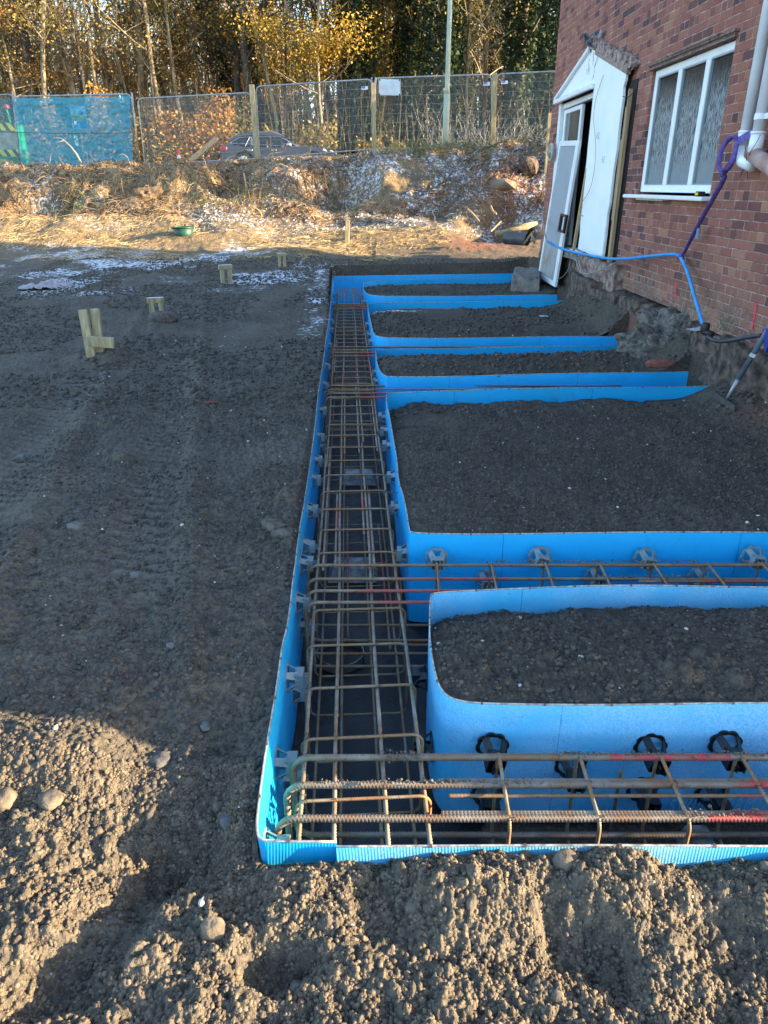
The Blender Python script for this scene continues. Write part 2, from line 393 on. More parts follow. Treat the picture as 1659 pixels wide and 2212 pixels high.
# real surface colour zones as attributes: frost, dry litter, red clay
def attr(me, name, a):
    at = me.attributes.new(name, 'FLOAT', 'POINT'); at.data.foreach_set('value', np.asarray(a, dtype=np.float32))
gx, gy, gz = V[:, 0], V[:, 1], V[:, 2]
fr = .0 * gx
fr = fr + .75 * sst(9.5, 13, gy + 1.6 * fbm(gx * .4, gy * .4, 71, 2)) * (1 - sst(-2, .5, gx)) * sst(.26, .74, vn(gx * .9, gy * .75, 79) * .55 + .45 * vn(gx * 3, gy * 2.4, 80))      # frosty strip at the shade's far side
fr = fr * (1 - .5 * sst(16, 18, gy))
pm_ = sst(.35, .6, vn(gx * 1.1, gy * 1.3, 85) * .6 + .4 * vn(gx * 3.5, gy * 4, 86)); fr = fr + .62 * pm_ * sst(17.5, 19, gy) * sst(-3, .0, gx) * (1 - sst(22.3, 23, gy)) + .22 * pm_ * sst(17.5, 19, gy) * (1 - sst(22.3, 23, gy)) * (1 - sst(-3, 0, gx))
olx = np.interp(gy, [p[1] for p in outer_line[1:-1]][::-1], [p[0] for p in outer_line[1:-1]][::-1])
fr = np.maximum(fr, .85 * (.35 + .75 * vn(gx * 5, gy * 3, 88)) * np.exp(-((gx - olx + .18) / .25) ** 2) * sst(7.5, 9, gy) * (gx < olx) * (gy < 14.2))
fr = np.maximum(fr, .30 * sst(5, 8, gy) * (gx < olx - .2) * (vn(gx * .6, gy * .4, 74)))
fr = np.maximum(fr, .10 * sst(3, 5, gy) * (gx < olx - .3) * vn(gx, gy * .8, 75))
for (px, py, r_) in ((830,664,.45),(850,612,.5),(845,745,.25)):
    c = W(px, py); fr = np.maximum(fr, .8 * np.exp(-(((gx - c.x) / (r_ * 1.6)) ** 2 + ((gy - c.y) / (r_ * .8)) ** 2)))
attr(gme, 'frost', fr)
lit = sst(14.5, 17.5, gy + .8 * fbm(gx * .6, gy * .6, 81, 3)) * (1 - .6 * sst(-1, 1.5, gx) * (1 - sst(20.5, 21.5, gy)))
attr(gme, 'litter', lit)
bed = (gx > olx) & (gx < 3.1) & (gy > YF + .1) & (gy < 14.4); attr(gme, 'damp', bed * (.55 + .45 * vn(gx * 2, gy * 2, 91)))
cmp_ = 0 * gx
for off in (-1.15, -2.0): cmp_ = np.maximum(cmp_, np.exp(-((gx - (off - .22 * (gy - 3))) / .17) ** 4) * sst(2.2, 3.2, gy) * (1 - sst(7, 9, gy)) * (np.abs(((gx * .2 + gy) * 11) % 1 - .5) < .3))
attr(gme, 'track', cmp_)
red = np.zeros_like(gx)
for (cx, cy, r_) in ((2.1, 17.2, .8), (3.3, 20.2, .7), (3.0, 8.2, .3), (3.05, 5.2, .35)): red = np.maximum(red, np.exp(-((gx - cx) ** 2 + (gy - cy) ** 2) / r_ ** 2))
attr(gme, 'clay', red)
g = NT('soil')
pos = g.new('ShaderNodeNewGeometry').outputs['Position']
def A(n_, g=g):
    a = g.new('ShaderNodeAttribute'); a.attribute_name = n_; return a.outputs['Fac']
n1 = g.noise(pos, 2.2, 6); n2 = g.noise(pos, 38, 5); n3 = g.noise(pos, 7, 4); n4 = g.noise(pos, 160, 3)
col = g.ramp(n1, (.3, (.060, .052, .042)), (.7, (.115, .100, .079)))
n5 = g.noise(pos, .9, 5, .6)
col = g.mix(g.math('MULTIPLY', g.step(n5, .48, .66), .35), col, (.165, .148, .122))
col = g.mix(g.math('MULTIPLY', g.step(g.noise(pos, 1.7, 5, .65), .52, .68), .5), col, (.055, .046, .036))
col = g.mix(g.math('MULTIPLY', g.step(n2, .45, .7), .55), col, (.185, .150, .105))
col = g.mix(g.math('MULTIPLY', g.step(n2, .5, .3), .6), col, (.040, .033, .025))
col = g.mix(g.math('MULTIPLY', A('damp'), .5), col, (.034, .029, .024))
col = g.mix(g.math('MULTIPLY', A('track'), .35), col, (.16, .145, .12))
strawc = g.ramp(g.noise(pos, 30, 6, .7), (.35, (.08, .048, .026)), (.5, (.24, .155, .07)), (.66, (.52, .38, .18)))
col = g.mix(g.math('MULTIPLY', A('litter'), g.step(n3, .3, .6)), col, strawc)
col = g.mix(g.math('MULTIPLY', A('clay'), .8), col, (.23, .095, .06))
peb_ = g.step(g.noise(pos, 55, 2), .74, .76)
col = g.mix(g.math('MULTIPLY', peb_, .6), col, (.38, .35, .30))
fn = g.noise(pos, 13, 8, .75)
fm = g.math('ADD', fn, g.math('MULTIPLY', A('frost'), .34)); fm = g.step(fm, .70, .80)
fm = g.math('MULTIPLY', fm, g.math('GREATER_THAN', A('frost'), .02))
col = g.mix(g.math('MULTIPLY', fm, .85), col, (.72, .76, .82))
g.l.new(col, g.b.inputs['Base Color']); g.b.inputs['Roughness'].default_value = .93; g.b.inputs['Specular IOR Level'].default_value = .25
g.bump(g.math('ADD', g.math('MULTIPLY', n2, .9), g.math('MULTIPLY', n4, .4)), .9, .014)
ground = link('ground', gme, g.m); ground['kind'] = 'structure'

# trench floor: bare earth slab with black membrane sheeting
fl_ = MB(); fl_.add([(-1.6, 1.1, -.56), (3.3, 1.1, -.56), (3.3, 15.2, -.56), (-1.6, 15.2, -.56)], [(0, 1, 2, 3)])
NXf, NYf = 90, 420
fx, fy = np.meshgrid(np.linspace(-1.7, 3.3, NXf * 2), np.linspace(1.1, 15.2, NYf))
fz = -.56 + .012 * fbm(fx * 5, fy * 5, 91, 4) + peb(fx, fy, .09, 92, .3) * .25 * (fx > .25)
fi = np.arange(fx.size).reshape(fx.shape)
fq = np.stack([fi[:-1, :-1], fi[:-1, 1:], fi[1:, 1:], fi[1:, :-1]], -1).reshape(-1, 4)
fme = mesh_np('trench_floor', np.stack([fx, fy, fz], -1).reshape(-1, 3), fq, True)
tf = NT('membrane'); tp = tf.new('ShaderNodeNewGeometry').outputs['Position']
sp = tf.new('ShaderNodeSeparateXYZ'); tf.l.new(tp, sp.inputs[0])
onm = tf.step(tf.math('ADD', sp.outputs[0], tf.math('MULTIPLY', tf.noise(tp, 3, 3), .5)), .62, .60)
dust = tf.step(tf.noise(tp, 6, 6, .7), .50, .72)
mc = tf.mix(tf.math('MULTIPLY', dust, .5), (.012, .012, .015), (.085, .075, .062))
ec = tf.mix(tf.step(tf.noise(tp, 70, 4), .4, .7), (.045, .036, .028), (.12, .10, .075))
tf.l.new(tf.mix(onm, ec, mc), tf.b.inputs['Base Color'])
tf.l.new(tf.math('SUBTRACT', .92, tf.math('MULTIPLY', onm, tf.math('MULTIPLY', tf.math('SUBTRACT', 1.0, dust), .52))), tf.b.inputs['Roughness'])
tf.bump(tf.noise(tp, 18, 6), .5, .02)
tfo = link('trench_floor', fme, tf.m); tfo['kind'] = 'structure'

# ================= blue formwork boards =================
def blue(name, base, frost, gloss=.38):
    b = NT(name); tc = b.new('ShaderNodeNewGeometry').outputs['Position']
    n_ = b.noise(tc, 3.0, 4); c = b.mix(n_, tuple(k * .88 for k in base), tuple(min(1, k * 1.1) for k in base))
    sm = b.step(b.noise(tc, 22, 6, .75), .60, .78)
    c = b.mix(b.math('MULTIPLY', sm, .30), c, (.12, .13, .10))
    sm2 = b.math('MULTIPLY', b.step(b.noise(tc, 5.5, 8, .8), .54, .66), b.step(b.noise(tc, 1.4, 3), .42, .6)); c = b.mix(b.math('MULTIPLY', sm2, .35), c, (.10, .12, .12))
    c = b.mix(b.math('MULTIPLY', b.step(b.noise(tc, 75, 2), .70, .74), .6), c, (.07, .06, .05))
    b3 = b.new('ShaderNodeSeparateXYZ'); b.l.new(tc, b3.inputs[0]); jn = b.math('ABSOLUTE', b.math('SUBTRACT', b.math('FRACT', b.math('MULTIPLY', b3.outputs[0], .83)), .5)); c = b.mix(b.math('MULTIPLY', b.math('LESS_THAN', jn, .0022), .6), c, (.01, .14, .35))                      # soil smears
    if frost:
        f_ = b.math('MULTIPLY', b.step(b.noise(tc, 2.3, 3), .34, .62), b.step(b.noise(tc, 160, 3), .30, .72))
        c = b.mix(b.math('MULTIPLY', f_, frost), c, (.50, .72, .92))
    b.l.new(c, b.b.inputs['Base Color']); b.b.inputs['Roughness'].default_value = gloss
    s = b.new('ShaderNodeSeparateXYZ'); b.l.new(tc, s.inputs[0])
    rib = b.math('SINE', b.math('MULTIPLY', b.math('ADD', s.outputs[0], s.outputs[1]), 2 * math.pi / .0085), 0)
    b.bump(b.math('ADD', b.math('MULTIPLY', rib, .10), b.math('MULTIPLY', b.noise(tc, 9, 4), 1.5)), .22, .01)
    return b.m
BL = (.014, .44, .86)
m_blue = blue('blue plastic', BL, 0)
m_bluef = blue('frosted blue plastic', (.06, .50, .86), .8)
m_cap = mat('edge wire', (.42, .40, .36), .4, .5, var=.4, vscale=60)
m_clip = mat('wire clip', (.16, .10, .07), .5, .6)
def normals2(L):
    N = []
    for i in range(len(L)):
        t = L[min(i + 1, len(L) - 1)] - L[max(i - 1, 0)]; t = t / (np.linalg.norm(t) + 1e-9); N.append(np.array([-t[1], t[0]]))
    return N
def resample(L, step):
    L = [np.array(p, float) for p in L]; out = [L[0]]
    for a, b in zip(L[:-1], L[1:]):
        n = max(1, int(np.linalg.norm(b - a) / step)); out += [a + (b - a) * k / n for k in range(1, n + 1)]
    return out
def board(name, L, label, m, ztop=lambda p: 0.0, depth=.53, side=1, capm=None, group='blue formwork boards lining the trenches', joints=()):
    """panel following the 2-D line L; `side` = which side (left normal) the void lies on"""
    L = resample(L, .06); N = normals2(L); root = thing(name, label, 'board', (L[0][0], L[0][1], -depth), group)
    T = .005; mb = MB(); n = len(L); vs = []
    nz = 7
    for p, nn in zip(L, N):
        zt = ztop(p)
        for j in range(nz):
            f_ = j / (nz - 1); z = zt - (depth + zt) * f_
            bul = .006 * math.sin(f_ * math.pi) * (1 + math.sin(p[0] * 2.1 + p[1] * 1.7))
            a = p + nn * side * (.001 + bul)
            vs.append((a[0], a[1], z))
        for j in range(nz):
            f_ = j / (nz - 1); z = zt - (depth + zt) * f_
            bul = .006 * math.sin(f_ * math.pi) * (1 + math.sin(p[0] * 2.1 + p[1] * 1.7))
            a = p + nn * side * (.001 + T + bul)
            vs.append((a[0], a[1], z))
    K = 2 * nz; fs = []
    for i in range(n - 1):
        for j in range(nz - 1):
            fs.append((i * K + j, (i + 1) * K + j, (i + 1) * K + j + 1, i * K + j + 1))
            fs.append((i * K + nz + j, i * K + nz + j + 1, (i + 1) * K + nz + j + 1, (i + 1) * K + nz + j))
        fs.append((i * K, i * K + nz, (i + 1) * K + nz, (i + 1) * K))
        fs.append((i * K + nz - 1, (i + 1) * K + nz - 1, (i + 1) * K + K - 1, i * K + K - 1))
    for i in (0, n - 1): fs += [(i * K + j, i * K + nz + j, i * K + nz + j + 1, i * K + j + 1) for j in range(nz - 1)]
    mb.add(vs, fs); mb.build('panel', m, root, smooth=False)
    cap = MB(); mid = [(p[0] + nn[0] * side * .0035, p[1] + nn[1] * side * .0035, ztop(p) + .003) for p, nn in zip(L, N)]
    cap.tube(mid, .0034, 6); cap.build('edge_wire', capm or m_cap, root, smooth=True)
    acc = 0
    for i in range(1, n):
        acc += np.linalg.norm(L[i] - L[i - 1])
        if acc > .19:
            acc = 0; p = Vector(mid[i]); t = (Vector(mid[i]) - Vector(mid[i - 1])).normalized()
            cl = MB(); cl.tube([p - t * .004, p + t * .004], .0055, 6); cl.tube([p, p + Vector((0, 0, -.014))], .002, 5); cl.build('wire_clip', m_clip, root)
    return root
b0 = board('formwork_board', outer_line, 'long blue board along the left side of the trench, curving round the near left corner', m_blue, ztop=lambda p: .0 if p[1] < 2 else -.004 * math.sin(p[1] * 2), side=1)
b1 = board('formwork_board', [p - np.array([0, .0065]) for p in front_line], 'blue frosted board across the foreground, overlapping the corner board', m_bluef, ztop=lambda p: -.001 + .006 * math.sin(p[0] * 2.3), side=-1)
names = {1: 'blue board round the farthest soil bed, nearest the far end of the trench', 2: 'blue board round the soil bed beside the leaning door, second from the far end',
         3: 'blue board round the narrow middle soil bed that ends at the concrete lump', 4: 'blue board round the largest soil bed under the garden fork',
         5: 'frosted blue board round the nearest soil bed, printed with pale lettering'}
for k in (1, 2, 3, 4, 5):
    L = isl_line[k]
    br = board('formwork_board', L, names[k], m_bluef if k == 5 else m_blue, side=-1, ztop=(lambda p, k=k: .004 * math.sin(p[0] * 3 + k)))
    if k == 5: isl5_board = br
# ================= house =================
def frameM(u, z, off=0.0):                     # matrix whose x runs along the wall, y outwards, z up
    M = Matrix.Identity(4)
    M.col[0] = (*WA, 0); M.col[1] = (*WN, 0); M.col[2] = (0, 0, 1, 0); M.col[3] = (*wp(u, z, off), 1); return M
def wbox(mb, u0, u1, z0, z1, o0, o1, mi=0):
    vs = [wp(u, z, o) for u in (u0, u1) for o in (o0, o1) for z in (z0, z1)]
    mb.add(vs, [(0, 1, 3, 2), (4, 6, 7, 5), (0, 4, 5, 1), (2, 3, 7, 6), (0, 2, 6, 4), (1, 5, 7, 3)], mi)
UC, U0 = 13.9, 1.25
house = thing('brick_house', 'red and plum brick house with torn porch remains and a white three pane window', 'house', wp(8, .4))
br_ = NT('old brick'); bp_ = br_.new('ShaderNodeNewGeometry').outputs['Position']
s_ = br_.new('ShaderNodeSeparateXYZ'); br_.l.new(bp_, s_.inputs[0])
mm = br_.math
wob = mm('MULTIPLY', mm('SUBTRACT', br_.noise(bp_, 5, 3), .5), .012)
geo = br_.new('ShaderNodeNewGeometry'); sn = br_.new('ShaderNodeSeparateXYZ'); br_.l.new(geo.outputs['True Normal'], sn.inputs[0])
isside = mm('GREATER_THAN', mm('ABSOLUTE', sn.outputs[1]), .7)
uu = mm('ADD', mm('MULTIPLY', s_.outputs[1], mm('SUBTRACT', 1.0, isside)), mm('MULTIPLY', s_.outputs[0], isside))
uu = mm('ADD', uu, wob); vv = mm('ADD', mm('DIVIDE', mm('ADD', s_.outputs[2], wob), .0755), 100.37)
row = mm('FLOOR', vv); fv = mm('FRACT', vv)
head = mm('LESS_THAN', mm('MODULO', row, 4.0), .5)
Lb = mm('SUBTRACT', .232, mm('MULTIPLY', head, .116))
jr = br_.new('ShaderNodeTexWhiteNoise', noise_dimensions='1D'); br_.l.new(row, jr.inputs['W'])
ub = mm('ADD', mm('ADD', mm('DIVIDE', mm('ADD', uu, 50.0), Lb), mm('MULTIPLY', mm('MODULO', row, 2.0), .5)), mm('MULTIPLY', jr.outputs[0], .16))
cu = mm('FLOOR', ub); fu = mm('FRACT', ub)
wn = br_.new('ShaderNodeTexWhiteNoise', noise_dimensions='2D'); cv = br_.new('ShaderNodeCombineXYZ'); br_.l.new(cu, cv.inputs[0]); br_.l.new(row, cv.inputs[1]); br_.l.new(cv.outputs[0], wn.inputs['Vector'])
rnd = mm('ADD', mm('MULTIPLY', wn.outputs[0], .62), mm('MULTIPLY', br_.noise(bp_, .75, 4), .62))
bc = br_.ramp(mm('SUBTRACT', rnd, .06), (.16, (.045, .050, .064)), (.24, (.080, .048, .050)), (.34, (.13, .058, .054)), (.44, (.225, .090, .068)), (.56, (.275, .118, .088)), (.74, (.20, .082, .064)), (.9, (.30, .155, .10)))
bc.node.color_ramp.interpolation = 'LINEAR'
low = br_.math('MULTIPLY', br_.step(s_.outputs[2], 1.15, .6), br_.step(br_.noise(bp_, 1.6, 5), .38, .62))
bc = br_.mix(mm('MULTIPLY', low, .65), bc, (.105, .088, .066))
bc = br_.mix(mm('MULTIPLY', br_.step(br_.noise(bp_, 26, 6, .7), .5, .75), .35), bc, (.045, .032, .032))
bc = br_.mix(mm('MULTIPLY', br_.step(br_.noise(bp_, 3.5, 6, .7), .55, .75), .22), bc, (.42, .30, .26))
e1 = mm('MINIMUM', mm('MULTIPLY', fv, .0755), mm('MULTIPLY', mm('SUBTRACT', 1.0, fv), .0755))
e2 = mm('MINIMUM', mm('MULTIPLY', fu, Lb), mm('MULTIPLY', mm('SUBTRACT', 1.0, fu), Lb))
ed = mm('ADD', mm('MINIMUM', e1, e2), mm('MULTIPLY', mm('SUBTRACT', br_.noise(bp_, 60, 3), .5), .006))
mo = br_.step(ed, .0062, .0030)
mort = br_.ramp(br_.noise(bp_, 7, 6, .7), (.34, (.10, .07, .062)), (.46, (.26, .18, .155)), (.58, (.36, .27, .235)), (.70, (.58, .52, .48)))
bc = br_.mix(mo, bc, mort)
moss = mm('MULTIPLY', br_.step(s_.outputs[2], .78, .5), br_.step(br_.noise(bp_, 5, 6, .7), .42, .6))
bc = br_.mix(mm('MULTIPLY', moss, .55), bc, br_.ramp(br_.noise(bp_, 30, 3), (.4, (.06, .07, .03)), (.62, (.30, .29, .24))))
bc = br_.mix(1.0, bc, (1.22, 1.10, 1.06), 'MULTIPLY')
br_.l.new(bc, br_.b.inputs['Base Color']); br_.b.inputs['Roughness'].default_value = .88; br_.b.inputs['Specular IOR Level'].default_value = .3
br_.bump(mm('ADD', mm('MULTIPLY', br_.step(ed, .001, .008), 1.0), mm('MULTIPLY', br_.noise(bp_, 40, 5), .5)), .7, .008)
wall = MB(); T = -.30
wl, wh, w0, w1 = 7.24, 9.18, 1.49, 2.74       # window opening
dl, dh, d0, d1 = 11.12, 13.22, .68, 2.84      # patio door opening
top = 5.6
for (a, b, c, d) in ((U0, wl, .38, top), (wl, wh, .44, w0), (wl, wh, w1, top), (wh, dl, .44, top), (dl, dh, .44, d0), (dl, dh, d1, top), (dh, UC, .44, top)):
    wbox(wall, a, b, c, d, T, 0)
def cross(u, o0, o1): wbox(wall, u, u + .3, .44, top, o1, o0)
wbox(wall, UC - .3, UC, .44, top, -8.3, T); wbox(wall, U0, U0 + .3, .44, top, -8.3, T); wbox(wall, U0, UC, .44, top, -8.6, -8.3)
wall.build('wall', br_.m, house)
m_conc = mat('footing concrete', (.10, .085, .072), .95, var=.0, col2=(.27, .235, .205), vscale=14, bump=.9, bscale=30)
m_roof = mat('roof tile', (.09, .05, .04), .9, var=.3, vscale=20, bump=.6)
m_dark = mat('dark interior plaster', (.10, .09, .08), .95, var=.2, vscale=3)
roof = MB(); e = .15
pts = [wp(U0 - .15, top, .15), wp(U0 - .15, top, -8.75), wp(U0 - .15, top + 2.4, -4.3)]
roof.prism(pts, WA * (UC - U0 + .3)); roof.build('roof', m_roof, house)
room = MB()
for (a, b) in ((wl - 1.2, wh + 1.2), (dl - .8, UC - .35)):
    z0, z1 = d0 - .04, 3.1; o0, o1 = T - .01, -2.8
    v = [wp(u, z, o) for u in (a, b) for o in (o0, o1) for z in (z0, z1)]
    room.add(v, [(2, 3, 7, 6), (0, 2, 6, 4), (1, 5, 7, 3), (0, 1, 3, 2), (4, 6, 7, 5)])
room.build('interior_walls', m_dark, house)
# rough concrete footing with lumpy top, exposed along the foot of the wall
def blob(name, u0, u1, z0, z1, o0, o1, m, parent, seed, amp=.03, n=26, fz=None):
    bm = bmesh.new(); bmesh.ops.create_cube(bm, size=1)
    bmesh.ops.subdivide_edges(bm, edges=bm.edges, cuts=n, use_grid_fill=True)
    P = np.array([v.co for v in bm.verts]) 
    U = u0 + (P[:, 0] + .5) * (u1 - u0); Zz = z0 + (P[:, 2] + .5) * (z1 - z0); O = o0 + (P[:, 1] + .5) * (o1 - o0)
    a = fbm(U * 5 + seed, Zz * 5 + O * 4, seed, 5) * amp; b = fbm(U * 5 + O * 3, Zz * 6 + seed, seed + 9, 5) * amp; c_ = fbm(O * 6 + seed, U * 5 + Zz, seed + 5, 5) * amp
    pb = peb(U, Zz + O, .04, seed + 30, .6) * .5
    cen = np.abs(P).max(1)
    for i, v in enumerate(bm.verts): v.co = wp(U[i] + c_[i], Zz[i] + b[i] + (pb[i] if P[i, 2] > .49 else 0), O[i] + a[i] + (pb[i] if P[i, 1] > .49 else 0))
    me = bpy.data.meshes.new(name); bm.to_mesh(me); bm.free()
    for p in me.polygons: p.use_smooth = True
    return link(name, me, m, parent)
m_foot = mat('earth caked footing', (.026, .020, .016), .95, col2=(.15, .11, .085), vscale=12, bump=.9, bscale=28)
for i, (a, b, zt, oo) in enumerate(((2, 5.4, .40, .08), (5.3, 7.6, .40, .07), (7.5, 8.4, .40, .10), (8.3, 9.0, .40, .14), (8.9, 9.8, .38, .18), (9.7, 10.9, .44, .20), (10.8, 12.6, .60, .0), (12.5, 13.9, .58, -.01))):
    blob('footing', a, b, -.5, zt, -.3, oo, m_foot, house, 200 + i, .05 if i > 1 else .085, 22 if i > 1 else 44)
blob('footing_render', 9.3, 11.0, .38, .70, -.05, .10, mat('crumbling render', (.13, .065, .05), .95, col2=(.34, .27, .23), vscale=12, bump=.9, bscale=40), house, 240, .035, 18)
sill_c = blob('threshold', 11.0, 13.3, .60, .675, -.25, .12, m_conc, house, 250, .012, 20)
# window
win_m = mat('white window plastic', (.82, .86, .88), .35, spec=.5, var=.05, vscale=6)
win = thing('window', None, None, wp(8.2, 1.5)); win.parent = house; win.matrix_parent_inverse = basis(house).inverted()
fr_ = MB(); fo0, fo1 = -.10, -.03
zb, zt = 1.53, 2.735
wbox(fr_, wl + .005, wl + .06, zb, zt, fo0, fo1); wbox(fr_, wh - .085, wh - .005, zb, zt, fo0, fo1)
for c_ in (7.815, 8.47): wbox(fr_, c_ - .045, c_ + .045, zb + .07, zt - .07, fo0, fo1 + .004)
wbox(fr_, wl + .06, wh - .085, zt - .07, zt, fo0, fo1); wbox(fr_, wl + .06, wh - .085, zb, zb + .07, fo0, fo1)
fr_.build('window_frame', win_m, win, bevel=.006)
bd = MB()
for a, b in ((wl + .07, 7.765), (7.865, 8.42), (8.52, wh - .095)):
    for (p, q_, r_, s2) in ((a, b, zb + .07, zb + .082), (a, b, zt - .082, zt - .07), (a, a + .012, zb + .082, zt - .082), (b - .012, b, zb + .082, zt - .082)): wbox(bd, p, q_, r_, s2, -.06, -.036)
bd.build('glazing_bead', mat('grey gasket', (.30, .33, .35), .5), win)
cg = NT('misted glass'); cp = cg.new('ShaderNodeNewGeometry').outputs['Position']; cs = cg.new('ShaderNodeSeparateXYZ'); cg.l.new(cp, cs.inputs[0])
mp = cg.new('ShaderNodeMapping'); mp.inputs['Scale'].default_value = (1, 60, 9); cg.l.new(cp, mp.inputs[0])
mpb = cg.new('ShaderNodeMapping'); mpb.inputs['Scale'].default_value = (1, 22, 26); mpb.inputs['Rotation'].default_value = (.75, 0, 0); cg.l.new(cp, mpb.inputs[0])
d1_ = cg.noise(mp.outputs[0], 1.0, 5, .6); d2_ = cg.noise(mpb.outputs[0], 1.0, 4, .6)
zf = cg.step(cg.math('ADD', cs.outputs[2], cg.math('MULTIPLY', cg.noise(mp.outputs[0], .8, 4), .25)), 2.72, 2.42); zl = cg.step(cs.outputs[2], 1.60, 1.95)
drip = cg.math('MINIMUM', cg.step(cg.math('ABSOLUTE', cg.math('SUBTRACT', d1_, .5)), .0, .05), cg.step(cg.math('ABSOLUTE', cg.math('SUBTRACT', d2_, .5)), .0, .035))
bare = cg.math('MULTIPLY', cg.step(cg.noise(mp.outputs[0], 1.3, 5, .6), .47, .55), zl)
mist = cg.math('MULTIPLY', cg.math('SUBTRACT', 1.0, cg.math('MULTIPLY', bare, .92)), zf)
dripl = cg.math('MULTIPLY', cg.math('MULTIPLY', cg.math('SUBTRACT', 1.0, drip), .8), zl)
cg.l.new(cg.mix(mist, (.035, .04, .042), cg.mix(dripl, (.21, .245, .26), (.42, .46, .48))), cg.b.inputs['Base Color'])
cg.l.new(cg.math('ADD', cg.math('MULTIPLY', mist, .5), .06), cg.b.inputs['Roughness'])
cg.l.new(cg.math('SUBTRACT', .9, cg.math('MULTIPLY', mist, .75)), cg.b.inputs['Specular IOR Level'])
for a, b in ((wl + .06, 7.77), (7.86, 8.425), (8.515, wh - .085)):
    p_ = MB(); wbox(p_, a, b, zb + .07, zt - .07, -.075, -.062); p_.build('pane', cg.m, win)
si = MB(); wbox(si, 7.16, 9.36, 1.468, 1.503, -.08, .11); si.build('sill', win_m, win, bevel=.008, seg=2)
si = MB(); wbox(si, 8.2, 9.0, 1.448, 1.466, .0, .07); si.build('sill_packer', mat('packer strip', (.45, .42, .38), .6), win)
# torn lintel facing: ridged strip full of holes above the window
li = MB(); m_lin = mat('rotted timber facing', (.11, .07, .055), .85, col2=(.26, .17, .14), vscale=22, bump=.6, bscale=50)
wbox(li, 7.2, 9.25, 2.742, 2.758, -.03, .035)
for k in range(52): wbox(li, 7.22 + k * .039, 7.22 + k * .039 + .018, 2.758, 2.782 , -.02, .03)
wbox(li, 7.2, 9.25, 2.782, 2.80, -.02, .04); wbox(li, 7.5, 8.6, 2.80, 2.815, 0, .05); wbox(li, 8.7, 9.1, 2.80, 2.811, 0, .045)
li.build('lintel_facing', m_lin, house)
# porch remains
wh_m = mat('torn white board', (.78, .83, .86), .6, var=.0, col2=(.86, .88, .89), vscale=3, bump=.25, bscale=12)
O1, O2 = .055, .085
poly = [(11.13, .76), (11.10, .95), (11.15, 1.12), (11.13, 1.5), (11.16, 2.1), (11.16, 2.80), (13.14, 2.82), (13.27, 2.86), (12.3, 3.085), (11.46, 3.285), (11.36, 3.25), (10.6, 3.05), (9.84, 2.83), (9.86, 2.72), (9.90, 2.66), (9.87, 2.55), (9.89, 2.3), (9.87, 2.0), (9.91, 1.75), (9.90, 1.4), (9.94, 1.25), (9.92, 1.0), (9.93, .72), (10.4, .735)]
pm = MB(); pm.prism([wp(u, z, O1) for u, z in poly], WN * (O2 - O1)); pm.build('porch_lining', wh_m, house)
tr = MB()
tr.bar(wp(13.24, 2.845, .11), wp(11.42, 3.30, .11), .05, .04, mi=0); tr.build('verge_trim', win_m, house)
tr = MB(); wbox(tr, 11.14, 13.24, 2.775, 2.84, .086, .14); tr.build('door_head_trim', win_m, house, bevel=.01)
tr = MB(); wbox(tr, 9.935, 10.06, .74, 1.12, .086, .093); tr.build('loose_lining_strip', wh_m, house)
# rough render scar above the right slope
sc_ = MB(); random.seed(3)
for k in range(60):
    t = k / 59; u = 11.35 + (9.72 - 11.35) * t; z = 3.30 + (2.87 - 3.30) * t; r = .05 + .025 * random.random()
    vs = [wp(u + r * (math.cos(a) * 1.3) * (1 + random.uniform(-.3, .3)), z + r * math.sin(a) * (.9 + random.uniform(-.3, .3)), o) for o in (.0, random.uniform(.05, .10)) for a in [i * math.pi / 3 for i in range(6)]]
    sc_.add(vs, [(0, 1, 2, 3, 4, 5), (6, 7, 8, 9, 10, 11)] + [(i, (i + 1) % 6, (i + 1) % 6 + 6, i + 6) for i in range(6)])
sc_.build('render_scar', mat('broken render', (.16, .085, .07), .95, col2=(.42, .34, .30), vscale=20, bump=.8, bscale=50), house)
st = MB(); st.bar(wp(9.80, 2.83, .07), wp(11.30, 3.24, .06), .05, .10, mi=0)
st.build('verge_batten', mat('dirty batten', (.30, .20, .17), .8, var=.3, vscale=15), house)
wood = NT('pine'); wt = wood.new('ShaderNodeTexCoord').outputs['Object']; wm_ = wood.new('ShaderNodeMapping'); wm_.inputs['Scale'].default_value = (30, 30, 2.5); wood.l.new(wt, wm_.inputs[0])
wood.l.new(wood.ramp(wood.noise(wm_.outputs[0], 1.2, 6, .6), (.3, (.26, .17, .085)), (.6, (.42, .30, .17)), (.75, (.50, .38, .24))), wood.b.inputs['Base Color']); wood.b.inputs['Roughness'].default_value = .8
m_wood = wood.m
grey = NT('weathered pine'); gt = grey.new('ShaderNodeTexCoord').outputs['Object']; gm_ = grey.new('ShaderNodeMapping'); gm_.inputs['Scale'].default_value = (26, 26, 3); grey.l.new(gt, gm_.inputs[0])
grey.l.new(grey.ramp(grey.noise(gm_.outputs[0], 1.2, 6, .6), (.3, (.20, .16, .09)), (.55, (.38, .32, .19)), (.75, (.50, .43, .28))), grey.b.inputs['Base Color']); grey.b.inputs['Roughness'].default_value = .85
m_pale = grey.m
gap = MB(); wbox(gap, 9.62, 9.88, .70, 2.72, .002, .012); gap.build('gap_shade_strip', mat('black gap shade', (.02, .017, .016), .95), house)  # flat black strip painted in as the shadow behind the proud board
for (a, b, z0, z1, o) in ((9.66, 9.70, .62, 2.62, .06), (9.73, 9.765, .66, 2.44, .05), (9.79, 9.82, 1.2, 2.1, .045)):
    s2 = MB(); s2.bar(wp((a + b) / 2, z0, o), wp((a + b) / 2 + .01, z1, o), b - a, .04, up=WN); s2.build('stud', m_wood, house)
